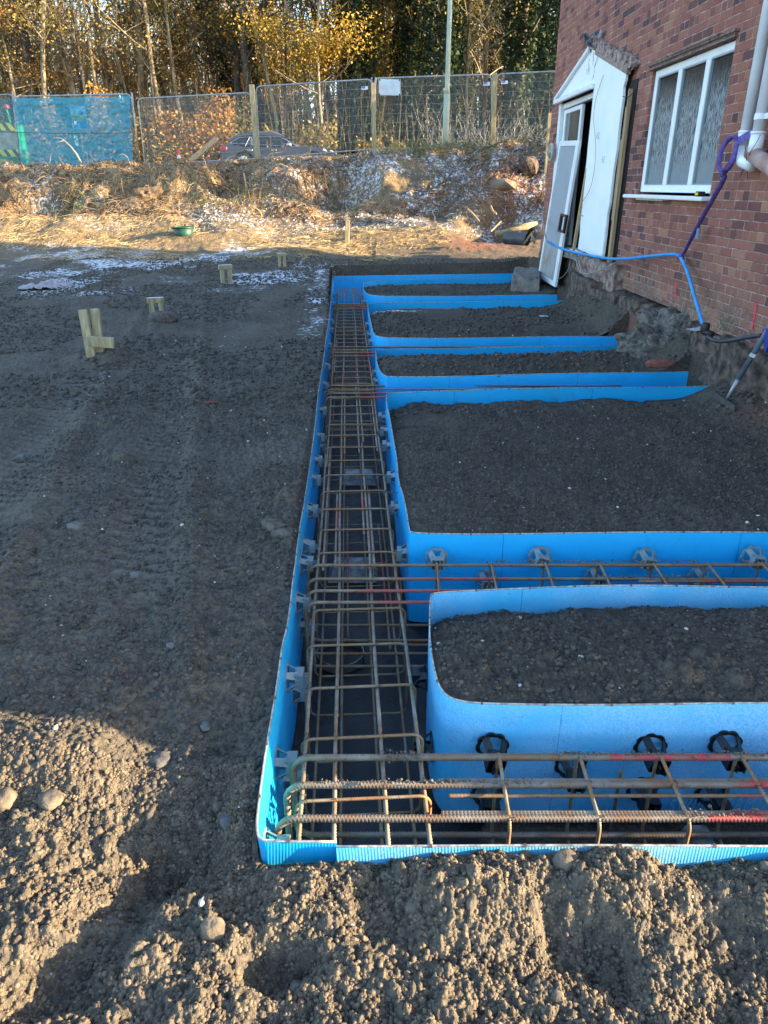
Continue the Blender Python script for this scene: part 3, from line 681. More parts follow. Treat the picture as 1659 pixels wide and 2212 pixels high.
s2 = MB(); s2.bar(wp(11.20, .66, .13), wp(11.13, 1.95, .06), .06, .035, up=WN); s2.build('stud', m_wood, house)
# patio door frame, fixed sash and glass
df = thing('door_frame', None, None, wp(12.5, .7)); df.parent = house; df.matrix_parent_inverse = basis(house).inverted()
f2 = MB(); wbox(f2, 13.10, 13.20, .70, 2.775, -.10, .05); wbox(f2, 11.16, 13.10, 2.70, 2.775, -.10, .0); wbox(f2, 11.16, 13.10, .68, .72, -.10, .04); f2.build('outer_frame', win_m, df, bevel=.008)
f2 = MB(); wbox(f2, 12.98, 13.06, .74, 2.68, -.06, -.01); wbox(f2, 12.03, 12.11, .74, 2.68, -.06, -.01); wbox(f2, 12.11, 12.98, 2.62, 2.68, -.06, -.01); wbox(f2, 12.11, 12.98, .74, .84, -.06, -.01); f2.build('fixed_sash', win_m, df, bevel=.006)
m_glass = mat('door glass', (.06, .07, .075), .06, spec=.9, var=.2, vscale=3)
f2 = MB(); wbox(f2, 12.11, 12.98, .84, 2.62, -.045, -.035); f2.build('pane', m_glass, df)
# torn flashing at the apex
fl2 = MB(); random.seed(11)
for k in range(14):
    c = wp(11.45 + random.uniform(-.17, .17), 3.33 + random.uniform(-.09, .09), .10 + random.uniform(-.03, .05)); a, b, d = [Vector([random.uniform(-.08, .08) for _ in range(3)]) for _ in range(3)]
    fl2.add([c + a, c + b, c + d, c + a + d * .5], [(0, 1, 3), (1, 2, 3)])
fl2.build('torn_flashing', mat('black flashing', (.03, .03, .035), .6, col2=(.22, .25, .28), vscale=14), house)
tv = MB()   # tear marks in the gable
for k in range(16):
    p = Vector((11.45 + random.uniform(-.35, .22), 0, 3.16 + random.uniform(-.22, .10))); l = random.uniform(.03, .11); a = random.uniform(-2.2, -1.0)
    w1_, w2_ = .006, .012
    tv.prism([wp(p.x, p.z, .0855), wp(p.x + w2_, p.z + .004, .0855), wp(p.x + math.cos(a) * l, p.z + math.sin(a) * l, .0855)], WN * .002)
tv.build('tear_mark', mat('torn paper brown', (.20, .13, .10), .9), house)
# fittings on the white board
def sock(u, z, s=.086, rot=0):
    t = MB(); wbox(t, u - s / 2, u + s / 2, z - s / 2, z + s / 2, .0855, .10); o = t.build('socket_plate', win_m, house, bevel=.006, seg=2)
    h = MB()
    for (a, b) in ((-.02, -.01), (.02, -.01), (0, .018)): wbox(h, u + a - .004, u + a + .004, z + b - .007, z + b + .007, .1005, .102)
    h.build('pin_slots', mat('black slots', (.02, .02, .02), .6), o)
u_, z_ = HW(1385.5 - 83, 343, .09); sock(u_, z_, .09)
u_, z_ = HW(1291.5, 292, .09); sock(u_, z_, .08)
# spray marks on the brick
pk = NT('spray marker'); pk.b.inputs['Base Color'].default_value = (.75, .05, .10, 1); pk.b.inputs['Roughness'].default_value = .7
pn = pk.new('ShaderNodeNewGeometry').outputs['Position']; pk.l.new(pk.step(pk.noise(pn, 30, 4), .30, .45), pk.b.inputs['Alpha'])
for pts_ in (((1460.5, 611), (1460, 628), (1458, 645)), ((1634, 655), (1631, 675), (1626, 700), (1624, 712))):
    t = MB(); P_ = [HW(*p, .004) for p in pts_]
    for (a, b) in zip(P_[:-1], P_[1:]):
        t.prism([wp(a[0] - .014, a[1], .003), wp(a[0] + .014, a[1], .003), wp(b[0] + .014, b[1], .003), wp(b[0] - .014, b[1], .003)], WN * .0015)
    t.build('spray_mark', pk.m, house)
# rain and soil pipes: things fixed to the wall
m_upvc = mat('white pipe plastic', (.80, .84, .90), .3, spec=.5, var=.10, vscale=4)
pipes = thing('downpipe', 'left white downpipe, strapped over by the purple sling', 'downpipe', wp(6.58, 1.7, .09), 'white downpipes on the brick wall')
pipes2 = thing('downpipe', 'right white downpipe held by the wall bracket, feeding the clay pipe', 'downpipe', wp(6.40, 1.7, .09), 'white downpipes on the brick wall')
PB1 = HW(1606, 315, .1); PB2 = HW(1632, 318, .1)
t = MB(); t.tube([wp(PB1[0], PB1[1] + .1, .10), wp(PB1[0], 5.5, .10)], .046, 20); t.build('pipe', m_upvc, pipes, smooth=True)
t = MB(); t.tube([wp(PB1[0], PB1[1] - .0, .10), wp(PB1[0], PB1[1] + .11, .10)], .054, 20); t.tube([wp(PB1[0], PB1[1] + .09, .10), wp(PB1[0], PB1[1] + .11, .10)], .058, 20); t.build('collar', m_upvc, pipes, smooth=True)
t = MB(); t.tube([wp(PB1[0], PB1[1], .10), wp(PB1[0] - .005, PB1[1] - .05, .10), wp(PB1[0] - .05, PB1[1] - .11, .10), wp(PB2[0], PB1[1] - .14, .10)], .054, 20); t.build('elbow', m_upvc, pipes, smooth=True)
t = MB(); t.tube([wp(PB2[0], PB2[1] + .1, .10), wp(PB2[0], 5.5, .10)], .046, 20); t.build('pipe', m_upvc, pipes2, smooth=True)
t = MB(); t.tube([wp(PB2[0], PB2[1] - .06, .10), wp(PB2[0], PB2[1] + .11, .10)], .054, 20); t.tube([wp(PB2[0], PB2[1] + .09, .10), wp(PB2[0], PB2[1] + .11, .10)], .058, 20); t.build('collar', m_upvc, pipes2, smooth=True)
t = MB(); t.tube([wp(PB2[0], PB2[1] + .19, .10), wp(PB2[0], PB2[1] + .23, .10)], .052, 20); wbox(t, PB2[0] - .30, PB2[0] - .03, PB2[1] + .19, PB2[1] + .23, .095, .102); t.build('bracket', m_upvc, pipes2)
clay = thing('clay_pipe', 'thick dirty terracotta pipe leading down from the white downpipes', 'pipe', wp(6.2, 1.4, .1))
t = MB(); a_ = HW(1622, 330, .1); b_ = HW(1700, 382, .1); c_ = HW(1800, 440, .1)
t.tube([wp(a_[0], a_[1], .10), wp(b_[0], b_[1], .11), wp(c_[0], c_[1], .11)], [.055, .066, .066], 20); t.build('pipe', mat('terracotta', (.33, .15, .10), .7, col2=(.50, .36, .31), vscale=5, bump=.3), clay, smooth=True)
# ================= reinforcement cages =================
def steel(name, c1, c2, c3, rough=.62):
    s = NT(name); p = s.new('ShaderNodeNewGeometry').outputs['Position']
    c = s.ramp(s.noise(p, 9, 6, .65), (.34, c1), (.5, c2), (.64, c3))
    c = s.mix(s.math('MULTIPLY', s.step(s.noise(p, 45, 5, .7), .55, .7), .7), c, (.06, .05, .042))
    s.l.new(c, s.b.inputs['Base Color']); s.b.inputs['Metallic'].default_value = .15; s.b.inputs['Roughness'].default_value = rough
    return s.m
m_bar = steel('mill scale rebar', (.25, .125, .05), (.23, .18, .13), (.31, .26, .20))
m_rust = steel('rusty rebar', (.34, .165, .055), (.24, .15, .08), (.31, .25, .17))
m_red = mat('red bar paint', (.50, .05, .055), .65, var=.0, col2=(.26, .13, .09), vscale=22)
m_tie = mat('tie wire', (.05, .04, .035), .6, .5)
def rebar(name, pts, r, parent, m=m_rust, red=None, det=None, helix=.011):
    """ribbed bar along a polyline; `det` = world y below which ribs are modelled"""
    P = [Vector(p) for p in pts]; S = [0]
    for a, b in zip(P[:-1], P[1:]): S.append(S[-1] + (b - a).length)
    tot = S[-1]; q = []; s = 0; i = 0
    while True:
        while i < len(P) - 2 and s > S[i + 1]: i += 1
        t = (s - S[i]) / max(1e-9, S[i + 1] - S[i]); p = P[i].lerp(P[i + 1], min(1, t)); q.append((p, s))
        if s >= tot: break
        step = helix / 3 if (p.y < (det or 0)) else min(.25, max(.02, (S[i + 1] - s) + 1e-4))
        s = min(tot, s + step)
    n = 9 if det else 6; vs = []; t0 = (q[1][0] - q[0][0]).normalized(); up = Vector((0, 0, 1)) if abs(t0.z) < .9 else Vector((1, 0, 0)); nx = t0.cross(up).normalized()
    for k, (p, s) in enumerate(q):
        t = (q[min(k + 1, len(q) - 1)][0] - q[max(k - 1, 0)][0]).normalized(); nx = (nx - t * nx.dot(t)).normalized(); ny = t.cross(nx)
        for j in range(n):
            a = 2 * math.pi * j / n; rr = r
            if p.y < (det or 0):
                ph = (s / helix + abs(math.sin(a)) * .8) % 1; rr = r * (1.16 if ph < .36 else .92)
            vs.append(p + (nx * math.cos(a) + ny * math.sin(a)) * rr)
    N = len(q); fs = [(k * n + j, k * n + (j + 1) % n, (k + 1) * n + (j + 1) % n, (k + 1) * n + j) for k in range(N - 1) for j in range(n)]
    mi = []
    for k in range(N - 1):
        isr = 1 if red and any(a <= q[k][1] <= b for a, b in red) else 0; mi += [isr] * n
    fs += [tuple(range(n))[::-1], tuple((N - 1) * n + k for k in range(n))]; mi += [0, 0]
    me = bpy.data.meshes.new(name); me.from_pydata([tuple(v) for v in vs], [], fs); o = link(name, me, [m, m_red] if red else m, parent)
    me.polygons.foreach_set('material_index', mi); me.polygons.foreach_set('use_smooth', [True] * len(fs)); me.update()
    return o
def rloop(c, ax, az, hw, zt, zb, r=.03, gap=True):     # rounded rectangle in the plane spanned by ax and z
    c = Vector(c); ax = Vector(ax); P = []
    def arc(cx, cz, a0):
        for k in range(5):
            a = a0 + k * math.pi / 8; P.append(c + ax * (cx + r * math.cos(a)) + Vector((0, 0, cz + r * math.sin(a) - c.z)))
    arc(hw - r, zt - r, 0); arc(-hw + r, zt - r, math.pi / 2); arc(-hw + r, zb + r, math.pi); arc(hw - r, zb + r, 1.5 * math.pi)
    P.append(P[0]); P.append(P[1]); return P
ZT, ZB = -.105, -.46
def axis(y): return .015 - .048 * y
AX = Vector((1, .048, 0)).normalized(); AY = Vector((-.048, 1, 0)).normalized()
cage = thing('rebar_cage', 'long rusty reinforcement cage running away down the left hand trench', 'rebar cage', (axis(8), 8, ZB), 'rebar cages in the trenches')
def long_bar(off, y0, y1, z, r=.0066, red=None, m=m_bar, bow=0.0, det=None):
    P = []
    for k in range(9):
        y = y0 + (y1 - y0) * k / 8; P.append(Vector((axis(y) + off + bow * math.sin(k * 1.3 + off * 30), y, z)))
    rebar('longitudinal_bar', P, r, cage, m, red=red, det=min(3.1, y1) if det is None else det)
for off, red in ((-.19, [(3.15, 3.6), (6.4, 6.75)]), (-.085, [(3.15, 3.55), (6.6, 6.9)]), (.066, [(3.2, 3.6), (6.55, 6.8)]), (.19, [(7.2, 7.4)])):
    long_bar(off, YF + .09, 4.95 + off, ZT - .009, red=red if off < .1 else None, bow=.003)
    long_bar(off + .004, 4.9 + off * 2, 13.7, ZT - .009, red=[(1.8, 2.3), (3.6, 3.9)], m=m_rust, bow=.006, det=0)
# lapped splice bars lying beside the main ones
for off, a, b, rd in ((-.165, 3.1, 4.9, None), (-.105, 3.12, 4.05, [(.45, .72)]), (.088, 3.12, 4.1, None), (.046, 3.5, 4.12, [(.25, .45)]), (-.062, 4.78, 6.6, None), (.042, 4.8, 6.7, None), (.172, 4.85, 6.4, None), (-.17, 7.2, 9.0, [(.6, 1.1)])):
    long_bar(off, a, b, ZT - .011, red=rd, det=0)
for off in (-.18, -.075, .06, .18):
    long_bar(off, YF + .1, 13.6, ZB + .014, m=m_rust, det=0, bow=.004)
for off, a, b in ((-.05, 3.0, 4.6), (.10, 3.6, 5.0), (.155, 2.9, 4.3)):
    long_bar(off, a, b, ZB + .02, m=m_rust, det=0, red=[(.3, .9)])
y = 1.645; sy = []
rs = random.Random(5)
while y < 13.8:
    sy.append(y)
    c = Vector((axis(y) + rs.uniform(-.006, .006), y, 0)); a_ = (AX + Vector((0, rs.uniform(-.02, .02), 0))).normalized()
    rebar('stirrup', rloop(c, a_, None, .205, ZT + .002, ZB, .035), .0048 if y > 4 else .0052, cage, m_rust, det=(3.2 if y < 3.2 else 0), helix=.008)
    y += .27 if y < 5.5 else (.245 if y < 9 else .26)
def tie(p, parent, r=.011, ax=0):
    t = MB(); p = Vector(p); a = rs.uniform(0, 3)
    P = [p + Vector((math.cos(b) * r, math.sin(b) * r * .9, .010 * math.sin(b + a))) for b in [i * math.pi / 5 for i in range(11)]]
    P.append(P[-1] + Vector((rs.uniform(-.012, .012), rs.uniform(-.012, .012), rs.uniform(.004, .016)))); t.tube(P, .0011, 5); t.build('tie_wire', m_tie, parent)
for i, yy_ in enumerate(sy[:11]):
    for off in (-.19, -.085, .066, .19):
        if rs.random() < .55: tie((axis(yy_) + off, yy_, ZT + .0), cage)
# U-bars of the cross beams, turned down inside the left board
def ubar(y, xl, xr_, parent, r=.0085, zt=ZT + .012, zb=ZB + .02, red=None, m=m_rust, det=0, rad=.05, slope=0.0, low=True, name='u_bar'):
    P = []
    if low: P.append(Vector((xr_ - .3, y, zb)))
    for k in range(6):
        a = -math.pi / 2 - k * math.pi / 10; P.append(Vector((xl + rad + rad * math.cos(a), y, zb + rad + rad * math.sin(a))))
    for k in range(6):
        a = math.pi - k * math.pi / 10; P.append(Vector((xl + rad + rad * math.cos(a), y, zt - rad + rad * math.sin(a))))
    P.append(Vector((xr_, y + slope * (xr_ - xl), zt)))
    L = sum((b - a).length for a, b in zip(P[:-1], P[1:]))
    rd = [(L - (xr_ - xl) + a, L - (xr_ - xl) + b) for a, b in red] if red else None
    return rebar(name, P, r, parent, m, red=rd, det=det)
def cross_cage(label, ys_, xe, y0, y1, sts, pairs, det, hooks_r):
    t = thing('rebar_cage', label, 'rebar cage', (1.5, (y0 + y1) / 2, ZB), 'rebar cages in the trenches')
    for (yb, xs, xe_, red, r, z) in pairs:
        if xs is None: continue
        rebar('longitudinal_bar', [(xs, yb, z), ((xs + xe_) / 2, yb + .002, z - .002), (xe_, yb, z)], r, t, m_bar if r > .008 else m_rust, red=red, det=det)
    for yb in (y0 + .02, (y0 + y1) / 2, y1 - .02): rebar('longitudinal_bar', [(.1, yb, ZB + .012), (xe, yb, ZB + .012)], .007, t, m_rust)
    for x in sts:
        c = Vector((x, (y0 + y1) / 2, 0)); rebar('stirrup', rloop(c, Vector((.03, 1, 0)).normalized(), None, (y1 - y0) / 2, ZT + .018, ZB, .03), .0055, t, m_rust, det=det, helix=.008)
        for yb in (y0 + .02, (y0 + y1) / 2):
            if x < 1.6: tie((x, yb, ZT + .015), t, .012)
    return t
y5 = (1.560, 1.690, 1.808)
c5 = cross_cage('thick reinforcement cage in the nearest cross trench behind the front board', y5, 2.95, 1.535, 1.835, [.37 + .262 * k for k in range(10)],
    [(1.578, .17, 2.9, [(.85, 1.25), (1.5, 1.9)], 0.0112, ZT + .006), (1.706, .17, 1.32, None, 0.0112, ZT + .006), (1.704, 1.0, 2.9, None, 0.0112, ZT + .004), (1.665, .2, 2.9, [(.9, 1.3)], .0060, ZT - .008),
     (1.820, .12, 2.9, [(.9, 1.2)], .0055, ZT + .01)], 3, 0)
for yb, rd, xl in ((y5[0], [(1.26, 1.62)], -.315), (y5[1], [(1.4, 1.8)], -.305), (y5[2], [(1.03, 1.42)], -.300)):
    ubar(yb, xl, 2.9, c5, r=.0105, red=rd, m=m_bar, det=3, rad=.058)
rebar('loose_stub', [(.80, 1.86, -.47), (.80, 1.86, -.20)], .006, c5, m_rust)
rebar('loose_stub', [(1.12, 1.50, -.53), (1.62, 1.50, -.53)], .009, c5, m_rust)
c4 = cross_cage('thin reinforcement cage in the second nearest cross trench, sprinkled with soil', None, 2.95, 2.755, 3.14, [.255 + .265 * k for k in range(11)],
    [(3.13, .9, 2.95, None, .0062, ZT + .006), (2.985, .23, 1.8, [(.0, 1.05)], .0062, ZT + .004), (2.965, 1.2, 2.95, [(.3, .6)], .0060, ZT + .004)], 3.2, 0)
for yb, rd, xl, xe in ((3.11, None, -.372, 2.9), (2.975, [(.42, .95)], -.366, 1.25), (2.865, [(.25, .9)], -.36, 2.9), (2.765, [(.32, .85)], -.352, 1.5)):
    ubar(yb, xl, xe, c4, r=.0072, red=rd, det=3.2, rad=.055)
for (lab, ya, yb, xe) in (('reinforcement bars crossing into the trench just behind the largest soil bed', 6.18, 6.58, 1.6), ('reinforcement bars crossing into the trench beyond the narrow soil bed', 7.86, 8.34, 1.3), ('reinforcement bars crossing into the trench by the far soil bed', 11.14, 11.6, 1.2)):
    t = thing('rebar_cage', lab, 'rebar cage', (axis(ya) + .4, (ya + yb) / 2, ZB), 'rebar cages in the trenches')
    for k in range(4):
        y = ya + (yb - ya) * k / 3; ubar(y, axis(y) - .235, xe + .2 * k, t, r=.0075, red=[(.25, .62)] if k in (0, 1) else None, rad=.05)
        if k % 2: ubar(y + .03, axis(y) - .23, xe, t, r=.0065, rad=.05, zt=ZT)
# ---------------- wheel spacers ----------------
m_sg = mat('grey spacer plastic', (.22, .27, .27), .5, var=.15, vscale=14)
m_sb = mat('black spacer plastic', (.008, .009, .011), .42, var=.2, vscale=14)
def ring(mb, x0, x1, ro, ri, lobes=8, n=64):
    vs = []
    for x in (x0, x1):
        for k in range(n):
            a = 2 * math.pi * k / n; o = ro * (.90 + .12 * abs(math.sin(a * lobes / 2)))
            vs += [(x, o * math.cos(a), o * math.sin(a)), (x, ri * math.cos(a), ri * math.sin(a))]
    f = []
    for k in range(n):
        a, b = 2 * k, 2 * ((k + 1) % n); A_, B_ = a + 2 * n, b + 2 * n
        f += [(a, b, b + 1, a + 1), (A_, A_ + 1, B_ + 1, B_), (a, A_, B_, b), (a + 1, b + 1, B_ + 1, A_ + 1)]
    mb.add(vs, f)
def make_spacer(m, nm):           # local: x = 0 at the bar, x = .085 against the board
    root = bpy.data.objects.new(nm, None); C.objects.link(root); root.empty_display_size = .05
    mb = MB(); ring(mb, .078, .085, .058, .044); o = mb.build('scalloped_rim', m, root)
    for i in range(4):
        a = math.pi / 4 + i * math.pi / 2; d = Vector((0, math.cos(a), math.sin(a))); e_ = MB()
        e_.bar(Vector((.012, 0, 0)) + d * .019, Vector((.080, 0, 0)) + d * .049, .034, .005, up=d, taper=.75); e_.build('arm', m, root)
    h = MB(); h.box((.024, 0, .028), (.038, .058, .005)); h.box((.024, 0, -.028), (.038, .058, .005)); h.box((.024, .028, 0), (.038, .005, .050)); h.box((.024, -.028, 0), (.038, .005, .050)); h.box((.040, 0, 0), (.004, .050, .050)); h.build('hub', m, root)
    for s_ in (-1, 1):
        c_ = MB(); c_.bar((.008, .010 * s_, 0), (-.016, .013 * s_, 0), .006, .030, up=(0, 0, 1), taper=.8); c_.build('clip_prong', m, root)
    return root
sp_g, sp_b = make_spacer(m_sg, 'wheel_spacer'), make_spacer(m_sb, 'wheel_spacer')
used = set()
def put_spacer(src, p, direction, gap, label, group, roll=0.0):
    o = src if id(src) not in used else copy_tree(src)
    used.add(id(src)); d = Vector(direction).normalized(); zx = Vector((0, 0, 1)); yv = zx.cross(d)
    M = Matrix((d, yv, zx)).transposed().to_4x4() @ Matrix.Rotation(roll, 4, 'X') @ Matrix.Diagonal((gap / .085, 1, 1, 1))
    M.translation = Vector(p); o.matrix_basis = M
    tag(o, label, 'spacer', group); return o
olx_y = [p[1] for p in outer_line[1:-1]][::-1]; olx_x = [p[0] for p in outer_line[1:-1]][::-1]
ss = sorted(zip(olx_y, olx_x)); ss = [s for s in ss if s[0] > 1.5]
def left_x(y): return float(np.interp(y, [s[0] for s in ss], [s[1] for s in ss]))
def isl_x(y):
    for k in (1, 2, 3, 4, 5):
        L = isl_line[k]; i0 = int(np.argmin([p[0] for p in L])); ylo = min(p[1] for p in L) + .05; yhi = max(p[1] for p in L) - .05
        if ylo < y < yhi:
            c = sorted([(p[1], p[0]) for p in L if p[0] < min(q_[0] for q_ in L) + .16]); return float(np.interp(y, [a for a, _ in c], [b for _, b in c])), k
    return None, None
n = 0
def side(y, z, sgn, src, group, roll=.0):
    if sgn < 0: bx = left_x(y) + .008; sx_ = axis(y) - .212
    else:
        bx, k = isl_x(y)
        if bx is None: return
        bx -= .008; sx_ = axis(y) + .212
    gap = (sx_ - bx) * (1 if sgn < 0 else -1)
    if gap < .03: gap = .03
    return (Vector((sx_, y, z)), Vector((sgn, 0, 0)), gap, src, group, roll)
left_y = [(1.50, -.15, .4), (1.86, -.17, .1), (2.02, -.40, .2), (2.30, -.15, 0), (2.44, -.33, .3), (2.85, -.15, .2), (2.97, -.36, .1), (3.21, -.14, .0), (3.42, -.15, .35), (3.86, -.14, .1), (4.37, -.15, .2), (4.70, -.14, .0), (5.24, -.15, .2), (5.6, -.36, .1), (5.95, -.15, 0), (6.8, -.15, .2), (7.2, -.34, 0), (7.6, -.15, .2), (8.7, -.15, .1), (9.2, -.35, .1), (9.7, -.15, 0), (10.3, -.14, .2), (10.8, -.35, 0), (12.0, -.15, .1), (12.6, -.35, .1), (13.1, -.15, .2)]
cnt = 0
for i, (y, z, rl) in enumerate(left_y):
    s_ = side(y, z, -1, sp_g, None, rl); 
    nm = (ORD[i] if i < 20 else 'twenty ' + ORD[i - 20]) + ' grey spacer clip from the near corner along the left board'
    put_spacer(s_[3], s_[0], s_[1], s_[2], nm, 'grey spacers along the left board', rl)
right_y = [(2.12, -.33, .2, 'b'), (1.99, -.12, .1, 'b'), (1.90, -.36, .3, 'b'), (2.42, -.24, .0, 'b'), (3.38, -.17, .0, 'g'), (3.95, -.16, .2, 'g'), (4.42, -.15, .1, 'g'), (5.05, -.15, .2, 'g'), (5.42, -.16, 0, 'g'), (5.8, -.16, .3, 'g'), (6.95, -.15, .2, 'g'), (7.35, -.16, .0, 'g'), (7.6, -.35, .1, 'g'), (8.9, -.15, .0, 'g'), (9.4, -.16, .2, 'g'), (10.1, -.15, .1, 'g'), (10.6, -.35, .1, 'g'), (12.2, -.15, .2, 'g'), (12.9, -.15, .0, 'g')]
gi = bi = 0
for (y, z, rl, c_) in right_y:
    s_ = side(y, z, 1, sp_b if c_ == 'b' else sp_g, None, rl)
    if s_ is None: continue
    if c_ == 'b': lab = ['black spacer low at the left end of the nearest soil bed, third from the front', 'black spacer clipped high on the cage, beside the rounded corner of the nearest soil bed', 'black spacer lowest and nearest the front at the rounded corner of the nearest bed', 'black spacer at the shaded left end of the nearest soil bed, farthest of the black ones there'][bi]; bi += 1
    else: lab = ORD[gi] + ' grey spacer along the right side of the long cage, counted from the front'; gi += 1
    put_spacer(s_[3], s_[0], s_[1], s_[2], lab, ('black' if c_ == 'b' else 'grey') + ' spacers along the right side of the cage', rl)
lab5 = ['upper left black spacer on the frosted board behind the thick bars', 'lone middle black spacer on the frosted board, right of the upper left one', 'upper black spacer under the red painted part of the back bar', 'upper right black spacer on the frosted board near the picture edge', 'lower left black spacer, below the upper left one on the frosted board', 'lower black spacer just left of the pale lettering', 'lower black spacer that hides the middle of the pale lettering']
for (px, py, z, rl), lab in zip(((1065, 1620, -.175, .2), (1235, 1659, -.245, .0), (1408, 1620, -.175, .3), (1571, 1615, -.170, .1), (1053, 1721, -.385, .2), (1391, 1712, -.36, .1), (1540, 1721, -.385, .3)), lab5):
    p = PY(px, py, 1.93); put_spacer(sp_b, (p.x, 1.843, p.z), (0, 1, 0), 1.952 - 1.843, lab, 'black spacers on the frosted board', rl)
lab4 = ['grey spacer on the far side of the second cross trench, leftmost of the upper four', 'grey spacer on the far side of the second cross trench, second of the upper four', 'grey spacer on the far side of the second cross trench, third of the upper four', 'grey spacer on the far side of the second cross trench, rightmost of the upper four',
        'leftmost of the three lower grey spacers in the second cross trench', 'middle one of the three lower grey spacers in the second cross trench', 'rightmost of the three lower grey spacers in the second cross trench']
for (px, py), lab in zip(((944, 1211), (1168, 1208), (1397, 1212), (1630, 1208), (1053, 1258), (1290, 1252), (1515, 1252)), lab4):
    p = PY(px, py, 3.2); put_spacer(sp_g, (p.x, 3.145, p.z), (0, 1, 0), 3.235 - 3.145, lab, 'grey spacers in the second cross trench', rs.uniform(0, .4))
# ---------------- things on the trench floor ----------------
m_blk = mat('spacer block concrete', (.16, .155, .15), .9, col2=(.40, .39, .37), vscale=18, bump=.4)
def block(px, py, zt, wx, wy, label, hz=.09):
    p = W(px, py, zt); t = MB(); x, y = p.x, p.y; k = .72
    lo = [(x - wx / 2, y - wy / 2), (x + wx / 2, y - wy / 2), (x + wx / 2, y + wy / 2), (x - wx / 2, y + wy / 2)]
    up = [(x - wx / 2 * k, y - wy / 2 * k), (x + wx / 2 * k, y - wy / 2 * k), (x + wx / 2 * k, y + wy / 2 * k), (x - wx / 2 * k, y + wy / 2 * k)]
    t.add([(*a, -.56) for a in lo] + [(*a, zt) for a in up], [(0, 1, 2, 3), (4, 5, 6, 7), (0, 1, 5, 4), (1, 2, 6, 5), (2, 3, 7, 6), (3, 0, 4, 7)])
    o = t.build('spacer_block', m_blk, None, bevel=.006); tag(o, label, 'concrete block', 'concrete blocks on the trench floor')
block(1512, 1800, -.47, .11, .11, 'small sloping concrete block on the trench floor under the thick front bars')
block(762, 1215, -.47, .30, .20, 'wide pale speckled concrete block under the long cage, nearer of two')
block(775, 1018, -.47, .30, .18, 'wide pale concrete block under the long cage, farther of two')
pc = thing('pile_casing', 'round steel pile casing rim in the trench floor under the cage', 'pile casing', (-.22, 3.02, -.56))
t = MB(); ring_pts = 40; vs = []; c0 = W(735, 1411, -.515)
for (r_, z_) in ((.118, -.55), (.118, -.505), (.113, -.505), (.113, -.555)):
    vs += [(c0.x + r_ * math.cos(2 * math.pi * k / ring_pts), c0.y + r_ * math.sin(2 * math.pi * k / ring_pts), z_) for k in range(ring_pts)]
t.add(vs, [(j * 40 + k, j * 40 + (k + 1) % 40, (j + 1) * 40 + (k + 1) % 40, (j + 1) * 40 + k) for j in range(3) for k in range(40)]); t.build('steel_rim', mat('worn steel rim', (.30, .29, .27), .35, .7, var=.3, vscale=30), pc, smooth=False)
t = MB(); t.add([(c0.x + .113 * math.cos(2 * math.pi * k / 40), c0.y + .113 * math.sin(2 * math.pi * k / 40), -.540) for k in range(40)], [tuple(range(40))]); t.build('hole_shade_disc', mat('black hole shade', (.018, .015, .013), .5), pc)  # black disc stands in for the darkness down the open casing
# soil crumbs that fell on the bars
def crumbs(name, pts, m, label, cat, rmin, rmax, seed, kind='stuff', parent=None):
    rg = np.random.default_rng(seed); n = len(pts); ico = bmesh.new(); bmesh.ops.create_icosphere(ico, subdivisions=1, radius=1)
    iv = np.array([v.co for v in ico.verts]); ifc = np.array([[v.index for v in f.verts] for f in ico.faces]); ico.free()
    r = rmin + (rmax - rmin) * rg.random(n) ** 3; sc3 = r[:, None, None] * (.7 + .6 * rg.random((n, len(iv), 1))) * np.stack([np.ones(n), .7 + .6 * rg.random(n), .6 + .4 * rg.random(n)], -1)[:, None, :]
    Vv = iv[None] * sc3 + np.asarray(pts)[:, None, :]; Ff = ifc[None] + (np.arange(n) * len(iv))[:, None, None]
    o = link(name, mesh_np(name, Vv.reshape(-1, 3), Ff.reshape(-1, 3), False), m, parent)
    tag(o, label, cat, None, kind); return o
m_crumb = mat('loose crumb', (.085, .070, .055), .95, col2=(.17, .14, .11), vscale=30)
P = []
rg = np.random.default_rng(4)
for (x0, x1, y, n_, sp_) in ((.5, 1.55, 3.128, 220, .006), (.95, 1.5, 2.98, 90, .006), (.55, 1.25, 1.812, 160, .007), (-.2, .5, 1.69, 160, .007), (.9, 1.1, 1.57, 50, .012), (.0, .12, 1.80, 70, .018), (-.02, .1, 4.0, 40, .01)):
    for _ in range(n_): P.append((rg.uniform(x0, x1), y + rg.normal(0, sp_ * .8), ZT + .022 + abs(rg.normal(0, sp_ * .5))))
crumbs('soil_crumbs', P, m_crumb, 'crumbs of soil lying on top of the steel bars', 'soil', .0018, .007, 8)
# pale lettering on the frosted board, read from inside the trench
cu_ = bpy.data.curves.new('printed_lettering', 'FONT'); cu_.body = 'SWIFTFORM'; cu_.size = .085; cu_.shear = .25; cu_.space_character = 1.25; cu_.extrude = .0004
tmp = bpy.data.objects.new('tmp', cu_); C.objects.link(tmp); bpy.context.view_layer.update()
me_ = bpy.data.meshes.new_from_object(tmp.evaluated_get(bpy.context.evaluated_depsgraph_get())); bpy.data.objects.remove(tmp)
pL, pR = PY(1440, 1748, 1.945), PY(1626, 1746, 1.945); x0, x1 = min(v.co.x for v in me_.vertices), max(v.co.x for v in me_.vertices)
k_ = (pR.x - pL.x) / (x1 - x0); hgt = PY(1440, 1722, 1.945).z - pL.z
ymx = max(v.co.y for v in me_.vertices)
for v in me_.vertices:
    X_ = pL.x + (v.co.x - x0) * k_; Y_ = np.interp(X_, [p[0] for p in isl_line[5] if p[1] < 2.02], [p[1] for p in isl_line[5] if p[1] < 2.02]) - .0240
    v.co = (X_, Y_ - (0.0005 if v.co.z > 0 else -.0005), pL.z + v.co.y / ymx * hgt * 1.0)
link('printed_lettering', me_, mat('pale blue print', (.22, .62, .92), .5), isl5_board)
